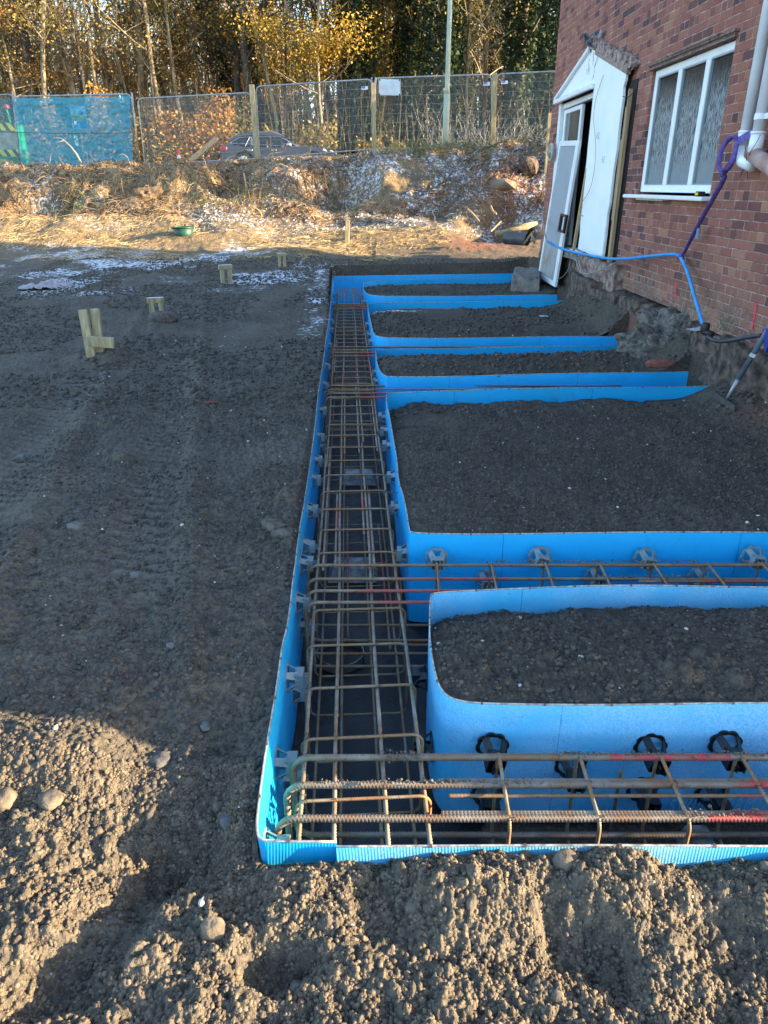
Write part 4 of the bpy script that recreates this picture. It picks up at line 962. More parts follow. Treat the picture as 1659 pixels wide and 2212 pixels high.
# ================= fence, road, car =================
m_galv = mat('galvanised tube', (.36, .38, .39), .45, .6, var=.2, vscale=10)
m_wire = mat('galvanised wire', (.26, .29, .28), .5, .3)
def fy(px): return float(np.interp(px, [-300, 0, 300, 545, 806, 1065, 1196, 1700], [27.3, 26.5, 25.6, 24.7, 23.9, 23.2, 22.9, 22.0]))
def fp(px, py): return PY(px, py, fy(px))
def gz(x, y): return float(macro(np.array([float(x)]), np.array([float(y)]))[0])
def panel(tl, tr, bl, br, label, wires=100, rounded=True):
    TL, TR, BL_, BR = fp(*tl), fp(*tr), fp(*bl), fp(*br)
    root = thing('mesh_fence', label, 'mesh fence', ((BL_.x + BR.x) / 2, (BL_.y + BR.y) / 2, min(BL_.z, BR.z)), 'temporary mesh fence panels along the bank')
    t = MB(); r = .021
    def L(a, b, k): return a.lerp(b, k)
    e = .035 if rounded else .004
    P = [L(TL, BL_, e * 2), L(TL, TR, e * .4) + (BL_ - TL) * e * .5, L(TL, TR, e), L(TL, TR, 1 - e), L(TL, TR, 1 - e * .4) + (BR - TR) * e * .5, L(TR, BR, e * 2), L(TR, BR, 1), L(BL_, BR, 0)]
    t.tube(P, r, 8, closed=True); t.build('tube_frame', m_galv, root, smooth=True)
    w_ = MB(); n = wires
    for k in range(1, n):
        a, b = L(TL, TR, k / n), L(BL_, BR, k / n); a = L(a, b, .006 if 4 < k < n - 4 else .02)
        w_.bar(a, b, .006, .006, up=(0, 1, 0))
    for k in range(1, 8):
        a, b = L(TL, BL_, k / 8), L(TR, BR, k / 8); w_.bar(a + Vector((0, -.004, 0)), b + Vector((0, -.004, 0)), .007, .007)
    w_.build('wire_mesh', m_wire, root); return root, TL, TR, BL_, BR
panel((-255, 222), (29, 203), (-200, 372), (46, 360), 'fence panel at the left picture edge, its mesh tops showing over the blue sheet')
F1 = panel((34, 208), (283, 203), (52, 362), (302, 355), 'fence panel wrapped in the blue sheet with the keep out sign')
panel((297, 213), (541, 200), (313, 355), (556, 343), 'bare fence panel with rounded corners between the blue sheet and the first timber post')
panel((552, 187), (803, 171), (562, 342), (806, 322), 'fence panel in front of the passing car')
panel((808, 169), (1062, 161), (810, 322), (1062, 315), 'fence panel carrying the blank white board')
panel((1073, 160), (1330, 148), (1069, 313), (1310, 305), 'fence panel at the right, running behind the brick house')
def gpole(px, y0, y1, lab, dx=0):
    t = MB(); t.tube([fp(px, y0) + Vector((0, -.05, 0)), fp(px + dx, y1) + Vector((0, -.05, 0))], .024, 10); o = t.build('fence_pole', m_galv, None, smooth=True); tag(o, lab, 'pole')
gpole(285.5, 200, 358, 'galvanised pole at the right edge of the blue sheet', 18)
gpole(802.5, 168, 322, 'galvanised pole just left of the second timber post', 4); gpole(811.5, 168, 322, 'galvanised pole just right of the second timber post', -2)
gpole(1070.5, 158, 314, 'galvanised pole just right of the third timber post', -4)
gpole(28, 198, 360, 'galvanised pole left of the blue sheet corner', 18)
def tpost(px0, y0, px1, y1, wd, lab, off=-.12, name='timber_post'):
    a, b = fp(px0, y0), fp(px1, y1); a.y += off; b.y += off; b.z -= .3
    t = MB(); t.bar(b, a, wd, wd * .8, up=(0, 1, 0)); o = t.build(name, m_pale, None, bevel=.004); tag(o, lab, 'post', 'square timber posts holding the fence')
tpost(545, 184, 557, 337, .145, 'timber post in front of the car')
tpost(806.5, 180, 808.5, 328, .13, 'timber post between two galvanised poles, left of the white board')
tpost(1067.5, 161, 1064, 314, .13, 'timber post right of the lamp column')
pst = MB(); a, b = PY(1190, 244, 19.0), PY(1184, 335, 19.0); b.z -= .4; pst.bar(b, a, .11, .09, up=(0, 1, 0)); tag(pst.build('timber_post', m_pale, None, bevel=.004), 'grey timber post standing close to the far corner of the brick house', 'post')
lamp = thing('lamp_column', 'tall pale green lamp column rising out of the picture in front of the fence', 'lamp post', PY(962, 318, 22.6))
a = PY(962, 318, 22.6); t = MB(); t.tube([a - Vector((0, 0, .4)), a + Vector((0, 0, 1.3))], .088, 14); t.tube([a + Vector((0, 0, 1.3)), a + Vector((0, 0, 1.42)), a + Vector((.01, 0, 8))], [.088, .066, .045], 14)
m_col = mat('pale green column paint', (.36, .40, .30), .6, var=.12, vscale=3); t.build('column', m_col, lamp, smooth=True)
t = MB(); t.tube([a + Vector((.01, 0, 8)), a + Vector((.01, .5, 8.2))], .03, 10); t.build('bracket_arm', m_col, lamp); t = MB(); t.box(a + Vector((.01, .75, 8.2)), (.22, .6, .12)); t.build('lantern', m_galv, lamp, bevel=.03)
t = MB(); q1, q2, q3, q4 = fp(818, 171), fp(865, 172), fp(865, 206.5), fp(818, 206); t.prism([p + Vector((0, -.035, 0)) for p in (q1, q2, q3, q4)], (0, -.01, 0))
wb = t.build('sign_board', mat('blank board', (.58, .64, .68), .6, var=.10, vscale=5), None); tag(wb, 'blank pale board tied to the top of the fence', 'sign')
for c_ in ((820.5, 173), (862.5, 174), (820, 204), (863, 204.5)):
    t = MB(); t.box(fp(*c_) + Vector((0, -.048, 0)), (.03, .006, .04)); t.build('cable_tie', m_tie, wb)
def text_mesh(body, size, m, name, parent, Mx, bold=0.0, align='CENTER'):
    cu = bpy.data.curves.new(name, 'FONT'); cu.body = body; cu.size = size; cu.align_x = align; cu.align_y = 'CENTER'; cu.offset = bold
    o = bpy.data.objects.new('tmp', cu); C.objects.link(o); bpy.context.view_layer.update()
    me = bpy.data.meshes.new_from_object(o.evaluated_get(bpy.context.evaluated_depsgraph_get())); bpy.data.objects.remove(o)
    me.transform(Mx); return link(name, me, m, parent)
m_navy = mat('navy print', (.02, .06, .30), .5); m_white = mat('sign white', (.88, .90, .90), .5)
RX = Matrix.Rotation(R(90), 4, 'X')
for i, (x0, x1, y0, y1, nm) in enumerate(((781, 794.5, 187, 194.5, 'small maker plate on the fence left of the second timber post'), (1043.5, 1058, 178, 185.5, 'small maker plate on the fence left of the third timber post'), (1082, 1096.5, 175, 182, 'small maker plate on the fence right of the third timber post'))):
    t = MB(); pts_ = [fp(x0, y0), fp(x1, y0 - .6), fp(x1, y1 - .6), fp(x0, y1)]; t.prism([p + Vector((0, -.03, 0)) for p in pts_], (0, -.006, 0))
    o = t.build('maker_plate', m_white, None); tag(o, nm, 'sign'); c = (pts_[0] + pts_[2]) / 2 + Vector((0, -.042, .01))
    text_mesh('HERAS', .075, m_navy, 'plate_lettering', o, Matrix.Translation(c) @ RX, .002)
# blue sheet
bs = NT('blue debris sheet'); bp2 = bs.new('ShaderNodeNewGeometry').outputs['Position']
bcx = bs.mix(bs.noise(bp2, 2.2, 5), (.015, .33, .50), (.08, .52, .66)); bs.l.new(bcx, bs.b.inputs['Base Color']); bs.b.inputs['Roughness'].default_value = .55; bs.b.inputs['Alpha'].default_value = .66
o_ = bs.n['Material Output']; tl_ = bs.new('ShaderNodeBsdfTranslucent'); bs.l.new(bcx, tl_.inputs[0]); ms_ = bs.new('ShaderNodeMixShader'); ms_.inputs[0].default_value = .22
bs.l.new(bs.b.outputs[0], ms_.inputs[1]); bs.l.new(tl_.outputs[0], ms_.inputs[2]); bs.l.new(ms_.outputs[0], o_.inputs[0])
bs0 = bs.m.copy(); bs0.name = 'thin blue debris sheet'; bs0.node_tree.nodes['Principled BSDF'].inputs['Alpha'].default_value = .18
bs.b.inputs['Alpha'].default_value = .56
def sheet(tl, tr, bl, br, lab, seed, n=110, m_=70):
    A_, B_, C_, D_ = fp(*tl), fp(*tr), fp(*bl), fp(*br)
    s_, t_ = np.meshgrid(np.linspace(0, 1, n), np.linspace(0, 1, m_))
    P0 = (np.array(A_)[None, None] * (1 - s_)[..., None] + np.array(B_)[None, None] * s_[..., None]) * (1 - t_)[..., None] + (np.array(C_)[None, None] * (1 - s_)[..., None] + np.array(D_)[None, None] * s_[..., None]) * t_[..., None]
    fold = .05 * np.abs(fbm((s_ - .05) * 9 / (t_ + .35) , t_ * 2, seed, 4)) + .035 * fbm(s_ * 7, t_ * 22 + s_ * 5, seed + 1, 4) + .05 * fbm(s_ * 14 + t_ * 9, t_ * 5 - s_ * 8, seed + 3, 4) + .06 * fbm(s_ * 3 + t_ * 3, t_ * 3, seed + 2, 3)
    pin = np.minimum(1, np.minimum(t_ * 8 + .15, 1)) ; P0[..., 1] -= .045 + np.abs(fold) * pin * 1.6
    P0[..., 2] -= .03 * np.abs(np.sin(s_ * 9.5)) * (1 - t_) ** 6; P0[..., 2] += .05 * fbm(s_ * 6, t_ * 0, seed + 4, 3) * t_ ** 6
    I = np.arange(n * m_).reshape(m_, n); q = np.stack([I[:-1, :-1], I[:-1, 1:], I[1:, 1:], I[1:, :-1]], -1).reshape(-1, 4)
    o = link('debris_sheet', mesh_np('debris_sheet', P0.reshape(-1, 3), q, True), bs.m); tag(o, lab, 'sheet')
    return o
s1 = sheet((33, 211), (282, 207), (46, 364), (290, 362), 'crinkled blue sheet tied over the fence in front of the keep out sign', 301)
s0 = sheet((-120, 214), (33, 211), (-100, 366), (46, 366), 'smooth blue sheet at the left picture edge over the striped trailer', 311, 60, 40); s0.data.materials.clear(); s0.data.materials.append(bs0)
t = MB(); t.tube([fp(-60, 283) + Vector((0, -.2, 0)), fp(40, 287) + Vector((0, -.2, 0)), fp(160, 289) + Vector((0, -.2, 0)), fp(289, 288) + Vector((0, -.2, 0))], .008, 6)
tag(t.build('tie_cord', m_tie, None), 'black cord stretched across the blue sheets at mid height', 'cord')
# keep out sign behind the sheet
sg = MB(); K = [fp(150, 229), fp(184, 229), fp(191, 279), fp(161, 279)]; offy = Vector((0, -.028, 0)); sg.prism([p + offy for p in K], (0, -.006, 0))
so_ = sg.build('keep_out_sign', m_white, None); tag(so_, 'leaning safety sign reading keep out, seen through the blue sheet', 'sign')
def kq(u, v, o=-.036): 
    a = K[0].lerp(K[1], u); b = K[3].lerp(K[2], u); return a.lerp(b, v) + Vector((0, o, 0))
def kpoly(nm, pts_, m, o=-.036):
    t = MB(); t.prism([kq(u, v, o) for u, v in pts_], (0, -.002, 0)); t.build(nm, m, so_)
m_yel = mat('sign yellow', (.80, .62, .02), .5); m_sblu = mat('sign blue', (.01, .12, .55), .5); m_blk2 = mat('sign black', (.01, .01, .01), .5)
kpoly('yellow_band', [(.03, .42), (.97, .42), (.97, .64), (.03, .64)], m_yel); kpoly('blue_band', [(.03, .66), (.97, .66), (.97, .97), (.03, .97)], m_sblu)
kpoly('warning_triangle', [(.27, .19), (.44, .38), (.12, .38)], m_yel); kpoly('triangle_mark', [(.26, .25), (.30, .25), (.29, .34), (.27, .34)], m_blk2, -.039)
kpoly('blue_roundel', [(.70 + .13 * math.cos(a), .285 + .095 * math.sin(a)) for a in [i * math.pi / 8 for i in range(16)]], m_sblu); kpoly('exclamation_mark', [(.68, .22), (.72, .22), (.71, .31), (.69, .31)], m_white, -.039); kpoly('exclamation_dot', [(.685, .33), (.715, .33), (.715, .35), (.685, .35)], m_white, -.039)
kpoly('header_emblem', [(.08, .05), (.2, .05), (.2, .12), (.08, .12)], mat('sign green', (.02, .30, .15), .5))
for body, u, v, sz, m in (('ESTNOR', .58, .09, .11, m_navy), ('Keep', .52, .75, .18, m_white), ('out', .52, .88, .18, m_white), ('Construction', .5, .48, .075, m_blk2), ('site', .5, .585, .075, m_blk2)):
    text_mesh(body, sz, m, 'sign_lettering', so_, Matrix.Translation(kq(u, v, -.040)) @ RX)
# striped works trailer beyond the sheet
ch = NT('chevrons'); cpn = ch.new('ShaderNodeNewGeometry').outputs['Position']; c3 = ch.new('ShaderNodeSeparateXYZ'); ch.l.new(cpn, c3.inputs[0])
fr3 = ch.math('FRACT', ch.math('DIVIDE', ch.math('ADD', c3.outputs[0], ch.math('MULTIPLY', c3.outputs[2], .6)), .30)); ch.l.new(ch.mix(ch.math('GREATER_THAN', fr3, .55), (.85, .80, .02), (.08, .07, .06)), ch.b.inputs['Base Color'])
m_grn = mat('bright green paint', (.02, .36, .10), .4, var=.1)
tr_ = thing('works_trailer', 'green works trailer with yellow and black striped bands behind the blue sheet', 'trailer', (-13.2, 27.8, 2.0))
xr0, xl0, yb = -12.3, -14.3, 27.2
def tz(py): return PY(30, py, yb).z
for nm, a, b, m, dy in (('striped_band', 265, 282, ch.m, 0), ('rear_panel', 282, 323, mat('grey trailer panel', (.30, .32, .30), .5, var=.3, vscale=4), .02), ('striped_band', 323, 338, ch.m, 0), ('green_rail', 338, 342, m_grn, -.05), ('green_tailboard', 342, 354, m_grn, 0)):
    t = MB(); t.box(((xr0 + xl0) / 2 + (.12 if a > 320 else 0), yb + .05 + dy, (tz(a) + tz(b)) / 2), (xr0 - xl0 + (.1 if a > 320 else 0), .1, tz(a) - tz(b) - .004)); t.build(nm, m, tr_)
t = MB(); t.box(((xr0 + xl0) / 2, yb + .42, (tz(265) + tz(352)) / 2), (xr0 - xl0 - .06, .6, tz(265) - tz(352) - .04)); t.build('trailer_body', m_grn, tr_, bevel=.02)
for k in range(5):
    t = MB(); t.box((xl0 + .25 + k * .36, yb + .045, (tz(282) + tz(323)) / 2), (.035, .03, tz(282) - tz(323) - .02)); t.build('panel_bar', m_pale, tr_)
t = MB(); t.box((-13.15, yb - .015, tz(347)), (.75, .02, .13)); pl_ = t.build('number_board', m_yel, tr_)
t = MB(); t.tube([PY(22.5, 266, yb), PY(14, 236, yb)], .035, 8); t.build('beacon_pole', m_grn, tr_); t = MB(); t.tube([PY(14, 236, yb), PY(14, 233, yb), PY(13.5, 226, yb)], [.03, .09, .07], 12); t.build('red_beacon', mat('red lens', (.65, .03, .03), .3), tr_)
for k in (-12.75, -12.6):
    t = MB(); t.tube([(k, yb - .02, tz(347)), (k, yb, tz(347))], .05, 12); t.build('tail_lamp', mat('amber lens', (.7, .25, .03), .3), tr_)
for xx_ in (xl0 + .2, xr0 - .25):
    t = MB(); t.tube([(xx_ - .1, yb + .5, 2.2), (xx_ + .1, yb + .5, 2.2)], .33, 20); t.build('wheel', mat('tyre rubber', (.02, .02, .02), .8), tr_)
# cones
m_or = mat('cone orange', (.80, .07, .02), .5, var=.1); m_cw = mat('cone sleeve', (.65, .66, .66), .4)
def cone(p, hh, lab):
    r = thing('traffic_cone', lab, 'traffic cone', p); p = Vector(p); k = hh / .75
    t = MB(); t.box(p + Vector((0, 0, .02 * k)), (.38 * k, .38 * k, .04 * k)); t.build('base', m_or, r, bevel=.008)
    def rr(z): return (.14 - .115 * z / .75) * k
    for nm, a, b, m in (('lower_cone', .04, .2, m_or), ('white_sleeve', .2, .5, m_cw), ('tip', .5, .75, m_or)):
        t = MB(); t.tube([p + Vector((0, 0, a * k)), p + Vector((0, 0, b * k))], [rr(a), rr(b)], 20); t.build(nm, m, r, smooth=False)
c1 = PY(389, 360, 24.3); cone((c1.x, 24.3, c1.z - .02), .50, 'traffic cone with a white sleeve at the foot of the bare fence panel')
c1 = PY(828, 331, 24.6); cone((c1.x, 24.6, c1.z - .1), .40, 'small red cone behind the fence, right of the second timber post')
t = MB(); a, b = PY(402, 356, 23.6), PY(469, 299, 23.9); t.bar(a, b, .15, .06, up=(0, -1, .4)); tag(t.build('plank', m_wood, None, bevel=.004), 'raw plank sticking up at a slant in front of the fence', 'plank')
# road and verge beyond the fence
rd = MB(); rd.add([(-90, 28.6, 2.13), (90, 28.6, 2.13), (90, 36.5, 2.13), (-90, 36.5, 2.13)], [(0, 1, 2, 3)])
o = rd.build('road', mat('asphalt', (.05, .05, .05), .9, var=.25, vscale=6, bump=.4, bscale=150)); o['kind'] = 'structure'
kb = MB(); kb.box((0, 36.56, 2.14), (180, .12, .22)); o = kb.build('kerb', mat('kerb concrete', (.28, .27, .25), .9, var=.2, vscale=4)); o['kind'] = 'structure'
kb = MB(); kb.box((0, 28.54, 2.14), (180, .12, .22)); o = kb.build('kerb', mat('kerb concrete')); o['kind'] = 'structure'
# car
CY = 32.4
def cp_(x, y): q = PY((660 + x / 4.1475) * .69125, (390 + y / 4.1475) * .69125, CY); return (q.x, q.z)
m_paint = mat('metallic grey blue paint', (.045, .055, .09), .35, .3, coat=.3); m_cg = mat('car glass', (.012, .014, .018), .05, spec=.8, alpha=.55); m_chr = mat('chrome trim', (.55, .57, .6), .2, .9)
m_trim = mat('black trim', (.012, .012, .013), .5); m_tyre = mat('tyre rubber', (.02, .02, .02), .8)
car = thing('estate_car', 'dark grey blue estate car driving past behind the fence', 'car', (PY(600, 330, CY).x, CY + .9, 2.13))
W_ = 1.82; zlow = 2.38
belt = [cp_(*p) for p in ((240, 235), (290, 262), (440, 278), (640, 284), (900, 288), (1120, 288))]
low = [cp_(120, 380), cp_(105, 300), cp_(140, 268), cp_(205, 232), cp_(240, 235)] + belt[1:] + [cp_(*p) for p in ((1165, 266), (1300, 284), (1440, 300), (1520, 322), (1590, 352), (1625, 390))]
xr_c, xf_c = low[0][0], low[-1][0]; xw1, xw2 = xr_c + .92, xf_c - .88; wr = .40
def arch(xc): return [(xc + wr * math.cos(a), 2.13 + .33 + wr * math.sin(a)) for a in [R(k) for k in range(-15, 196, 15)]]
def body_sec(y0, y1, inset0=0.0):
    out = low + [(xf_c + .01, zlow)] + [p for p in arch(xw2) if p[1] >= zlow] + [p for p in arch(xw1) if p[1] >= zlow] + [(xr_c, zlow)]
    return out
t = MB(); prof_c = body_sec(0, 0); N_ = len(prof_c)
ysl = [CY, CY + .12, CY + W_ - .12, CY + W_]; xm = (xr_c + xf_c) / 2
vs = []
for yi, y in enumerate(ysl):
    k = .985 if yi in (0, 3) else 1.0
    vs += [((x - xm) * k + xm, y, z - (.02 if yi in (0, 3) and z > 2.9 else 0)) for x, z in prof_c]
t.add(vs, [tuple(range(N_))[::-1], tuple(range(3 * N_, 4 * N_))] + [(s * N_ + i, s * N_ + (i + 1) % N_, (s + 1) * N_ + (i + 1) % N_, (s + 1) * N_ + i) for s in range(3) for i in range(N_)])
t.build('body', m_paint, car)
roofl = [cp_(*p) for p in ((205, 195), (290, 140), (400, 106), (600, 93), (780, 96), (880, 124))]
rb = [cp_(*p) for p in ((905, 150), (780, 128), (600, 122), (400, 140), (300, 172), (235, 225))]
t = MB(); poly_ = roofl + rb; n_ = len(poly_); vs = []
for y, k in ((CY + .20, 0), (CY + .32, .03), (CY + W_ - .32, .03), (CY + W_ - .20, 0)): vs += [(x, y, z + k) for x, z in poly_]
t.add(vs, [tuple(range(n_))[::-1], tuple(range(3 * n_, 4 * n_))] + [(s * n_ + i, s * n_ + (i + 1) % n_, (s + 1) * n_ + (i + 1) % n_, (s + 1) * n_ + i) for s in range(3) for i in range(n_)])
t.build('roof', m_paint, car)
def sidey(z): return CY + .03 + .20 * max(0, min(1, (z - 3.0) / .62))
for sgn in (0, 1):
    def Y3(z): return sidey(z) if sgn == 0 else 2 * CY + W_ - sidey(z)
    for nm, pts_, m in (('side_window', ((285, 225), (350, 180), (480, 155), (440, 268), (330, 258)), m_cg), ('side_window', ((500, 158), (750, 152), (775, 276), (455, 270)), m_cg), ('side_window', ((765, 152), (880, 160), (980, 200), (1100, 280), (788, 278)), m_cg)):
        P = [cp_(*q) for q in pts_]; t = MB(); t.prism([(x, Y3(z), z) for x, z in P], (0, .006 * (1 if sgn == 0 else -1), 0)); t.build(nm, m, car)
    for (p, q) in (((235, 236), (1120, 286)), ((240, 232), (350, 166)), ((350, 166), (560, 146)), ((560, 146), (880, 148)), ((880, 148), (1120, 284))):
        a, b = cp_(*p), cp_(*q); t = MB(); t.tube([(a[0], Y3(a[1]) - (.01 if sgn == 0 else -.01), a[1]), (b[0], Y3(b[1]) - (.01 if sgn == 0 else -.01), b[1])], .014, 6); t.build('window_trim', m_chr, car)
    for (p, q) in (((490, 158), (440, 272)), ((516, 160), (530, 272)), ((752, 152), (778, 280))):
        a, b = cp_(*p), cp_(*q); t = MB(); t.bar((a[0], Y3(a[1]) + .0, a[1]), (b[0], Y3(b[1]) + .0, b[1]), .035, .03); t.build('pillar', m_chr if p[0] < 520 else m_trim, car)
    for (p, q) in (((290, 145), (355, 108)), ((490, 98), (680, 96)), ((780, 96), (885, 128))):
        a, b = cp_(*p), cp_(*q); yy_ = CY + (.28 if sgn == 0 else W_ - .28); t = MB(); t.tube([(a[0], yy_, a[1] + .03), (b[0], yy_, b[1] + .03)], .02, 6); t.build('roof_rail', m_chr, car)
    for hx in (500, 812):
        a = cp_(hx, 328); t = MB(); t.box((a[0], CY - .012 if sgn == 0 else CY + W_ + .012, a[1]), (.22, .03, .035)); t.build('door_handle', m_chr, car, bevel=.008)
    for xc in (xw1, xw2):
        t = MB(); yy_ = CY + .12 if sgn == 0 else CY + W_ - .12; t.tube([(xc, yy_ - .11, 2.46), (xc, yy_ + .11, 2.46)], .33, 28); wh = t.build('wheel', m_tyre, car)
        t = MB(); t.tube([(xc, yy_ - .118 if sgn == 0 else yy_ + .118, 2.46), (xc, yy_, 2.46)], .22, 20); t.build('rim', m_chr, wh)
    a = cp_(1010, 262); t = MB(); yy_ = CY - .10 if sgn == 0 else CY + W_ + .10; t.tube([(a[0] - .09, yy_, a[1]), (a[0], yy_, a[1] + .01), (a[0] + .10, yy_, a[1])], [.06, .095, .05], 10); t.build('door_mirror', m_chr if sgn == 0 else m_paint, car, smooth=True)
    a, b = cp_(1440, 322), cp_(1590, 372); t = MB(); yy_ = CY + .06 if sgn == 0 else CY + W_ - .06; t.bar((a[0], yy_, a[1]), (b[0], yy_ + (.05 if sgn == 0 else -.05), b[1] + .02), .16, .10); t.build('headlight', mat('headlight lens', (.7, .72, .7), .15), car, bevel=.03)
    a = cp_(150, 305); t = MB(); t.box((a[0] + .03, CY + .08 if sgn == 0 else CY + W_ - .08, a[1]), (.30, .18, .16)); t.build('tail_light', mat('tail light red', (.35, .01, .015), .25), car, bevel=.03)
t = MB(); a, b = cp_(1160, 266), cp_(890, 132); t.prism([(a[0], CY + .12, a[1]), (a[0], CY + W_ - .12, a[1]), (b[0], CY + W_ - .25, b[1]), (b[0], CY + .25, b[1])], (.01, 0, .01)); t.build('windscreen', m_cg, car)
t = MB(); a, b = cp_(215, 232), cp_(215, 195); t.prism([(a[0] - .05, CY + .2, a[1]), (a[0] - .05, CY + W_ - .2, a[1]), (b[0] + .05, CY + W_ - .3, b[1]), (b[0] + .05, CY + .3, b[1])], (.01, 0, 0)); t.build('rear_window', m_cg, car)
for k, x_ in enumerate((700, 480)):
    a = cp_(x_, 300); t = MB()
    for yy_ in (CY + .5, CY + 1.32): t.box((a[0], yy_, a[1] + .12), (.14, .46, .62))
    t.build('seat_backs', m_trim, car, bevel=.04)
# driver
def skin_body(name, J, E, rad, m, parent=None, sub=2, root=0):
    me = bpy.data.meshes.new(name); me.from_pydata([tuple(j) for j in J], E, []); me.update(); o = bpy.data.objects.new(name, me); C.objects.link(o)
    o.modifiers.new('skin', 'SKIN'); o.modifiers.new('sub', 'SUBSURF').levels = sub
    for i, v in enumerate(me.skin_vertices[0].data): v.radius = rad[i] if isinstance(rad[i], tuple) else (rad[i], rad[i]); v.use_root = (i == root)
    bpy.context.view_layer.update(); dg = bpy.context.evaluated_depsgraph_get(); m2 = bpy.data.meshes.new_from_object(o.evaluated_get(dg)); bpy.data.objects.remove(o)
    for p in m2.polygons: p.use_smooth = True
    return link(name, m2, m, parent)
hx, hz = cp_(880, 235); yd = CY + W_ - .48
hx2, hz2 = hx - .05, hz + .05
m_coat = mat('pale ochre coat', (.55, .38, .14), .8, var=.15); m_skin = mat('skin tone', (.55, .32, .22), .5); m_hair = mat('blonde hair', (.50, .33, .12), .7, var=.25, vscale=40, bump=.4)
J = [(hx2 - .02, yd, hz - .58), (hx2 - .03, yd, hz - .36), (hx2 - .02, yd, hz - .17), (hx2, yd, hz - .10), (hx2 + .02, yd, hz + .0), (hx2 + .02, yd, hz + .09), (hx2 - .02, yd - .19, hz - .21), (hx2 + .10, yd - .22, hz - .42), (hx2 + .34, yd - .14, hz - .30), (hx2 + .42, yd - .12, hz - .26),
     (hx2 - .02, yd + .19, hz - .21), (hx2 + .10, yd + .22, hz - .42), (hx2 + .34, yd + .14, hz - .30), (hx2 + .42, yd + .12, hz - .26), (hx2 + .40, yd - .10, hz - .60), (hx2 + .40, yd + .10, hz - .60)]
E = [(0, 1), (1, 2), (2, 3), (3, 4), (4, 5), (2, 6), (6, 7), (7, 8), (8, 9), (2, 10), (10, 11), (11, 12), (12, 13), (0, 14), (0, 15)]
pr = [(.16, .12), (.16, .11), (.10, .09), .055, .085, .07, .065, .05, .035, .03, .065, .05, .035, .03, .08, .08]
per = skin_body('person', J, E, pr, m_coat); tag(per, 'blonde driver in a pale ochre coat at the wheel of the passing car', 'person')
t = MB(); t.tube([(hx2 + .02, yd, hz + .105), (hx2 - .01, yd, hz + .08), (hx2 - .035, yd, hz + .0), (hx2 - .03, yd, hz - .12)], [.03, .105, .095, .05], 14); t.build('hair', m_hair, per, smooth=True)
skin_body('face', [(hx2 + .03, yd, hz - .05), (hx2 + .045, yd, hz + .01), (hx2 + .035, yd, hz + .07), (hx2 + .125, yd, hz + .005)], [(0, 1), (1, 2), (1, 3)], [.06, .08, .07, .014], m_skin, per)
for s_ in (-.032, .032):
    t = MB(); t.tube([(hx2 + .112, yd + s_, hz + .03), (hx2 + .120, yd + s_, hz + .03)], .010, 8); t.build('eye', m_blk2, per)
t = MB(); t.tube([(hx2 + .11, yd - .025, hz - .045), (hx2 + .118, yd, hz - .047), (hx2 + .11, yd + .025, hz - .045)], .007, 6); t.build('mouth', mat('lips', (.4, .1, .08), .5), per)
t = MB(); cx_ = hx2 + .46; t.tube([(cx_ + .05 * math.sin(a) , yd + .17 * math.cos(a), hz - .26 + .17 * math.sin(a)) for a in [i * math.pi / 8 for i in range(16)]], .014, 8, closed=True); t.build('steering_wheel', m_trim, car)
# ================= woodland =================
def tubes_np(tubes, n=5):
    VV, FF, b = [], [], 0
    for P, r in tubes:
        P = np.asarray(P, float); r = np.asarray(r, float); k = len(P)
        T = np.gradient(P, axis=0); T /= np.linalg.norm(T, axis=1, keepdims=True) + 1e-9
        up = np.array([0, 0, 1.0]) if abs(T[0, 2]) < .8 else np.array([1.0, 0, 0])
        X_ = np.cross(T, up); X_ /= np.linalg.norm(X_, axis=1, keepdims=True) + 1e-9; Y_ = np.cross(T, X_)
        a = np.arange(n) * 2 * math.pi / n
        V_ = P[:, None] + (X_[:, None] * np.cos(a)[None, :, None] + Y_[:, None] * np.sin(a)[None, :, None]) * r[:, None, None]
        VV.append(V_.reshape(-1, 3)); i = np.arange(k - 1)[:, None] * n; j = np.arange(n)[None]
        FF.append((np.stack([i + j, i + (j + 1) % n, i + n + (j + 1) % n, i + n + j], -1) + b).reshape(-1, 4)); b += k * n
    return np.concatenate(VV), np.concatenate(FF)
def quads_np(cen, size, rg, flat=0.0, asp=.7):
    n = len(cen); a = rg.normal(size=(n, 3)); a[:, 2] *= 1 - flat; a /= np.linalg.norm(a, axis=1, keepdims=True); b = rg.normal(size=(n, 3)); b = b - a * (a * b).sum(1, keepdims=True); b /= np.linalg.norm(b, axis=1, keepdims=True)
    s = np.asarray(size).reshape(-1, 1) * np.ones((n, 1)); a = a * s; b = b * s * asp
    V_ = np.stack([cen - a, cen - b * .9, cen + a, cen + b * .9], 1).reshape(-1, 3)
    return V_, np.arange(n * 4).reshape(n, 4)
def grow(rg, P0, d, L, r, depth, out, tips, zmin=0, bend=.25):
    k = 6; P = [np.array(P0, float)]; d = np.array(d, float)
    for i in range(k):
        d = d + rg.normal(0, bend / k * 1.6, 3); d[2] += .03; d /= np.linalg.norm(d); P.append(P[-1] + d * L / k)
    rr = np.linspace(r, r * (.5 if depth > 0 else .3), k + 1); out.append((np.array(P), rr))
    if depth <= 0: tips.append(P[-1]); tips.append(P[3]); return
    for i in range(rg.integers(3, 6) if depth < 3 else rg.integers(7, 11)):
        j = rg.integers(2, k + 1); t = rg.normal(size=3); t[2] = abs(t[2]) * .5 + .15; t = t / np.linalg.norm(t); nd = d * .45 + t * .9
        grow(rg, P[j], nd / np.linalg.norm(nd), L * rg.uniform(.35, .6), rr[j] * rg.uniform(.35, .6), depth - 1, out, tips, zmin, bend * 1.3)
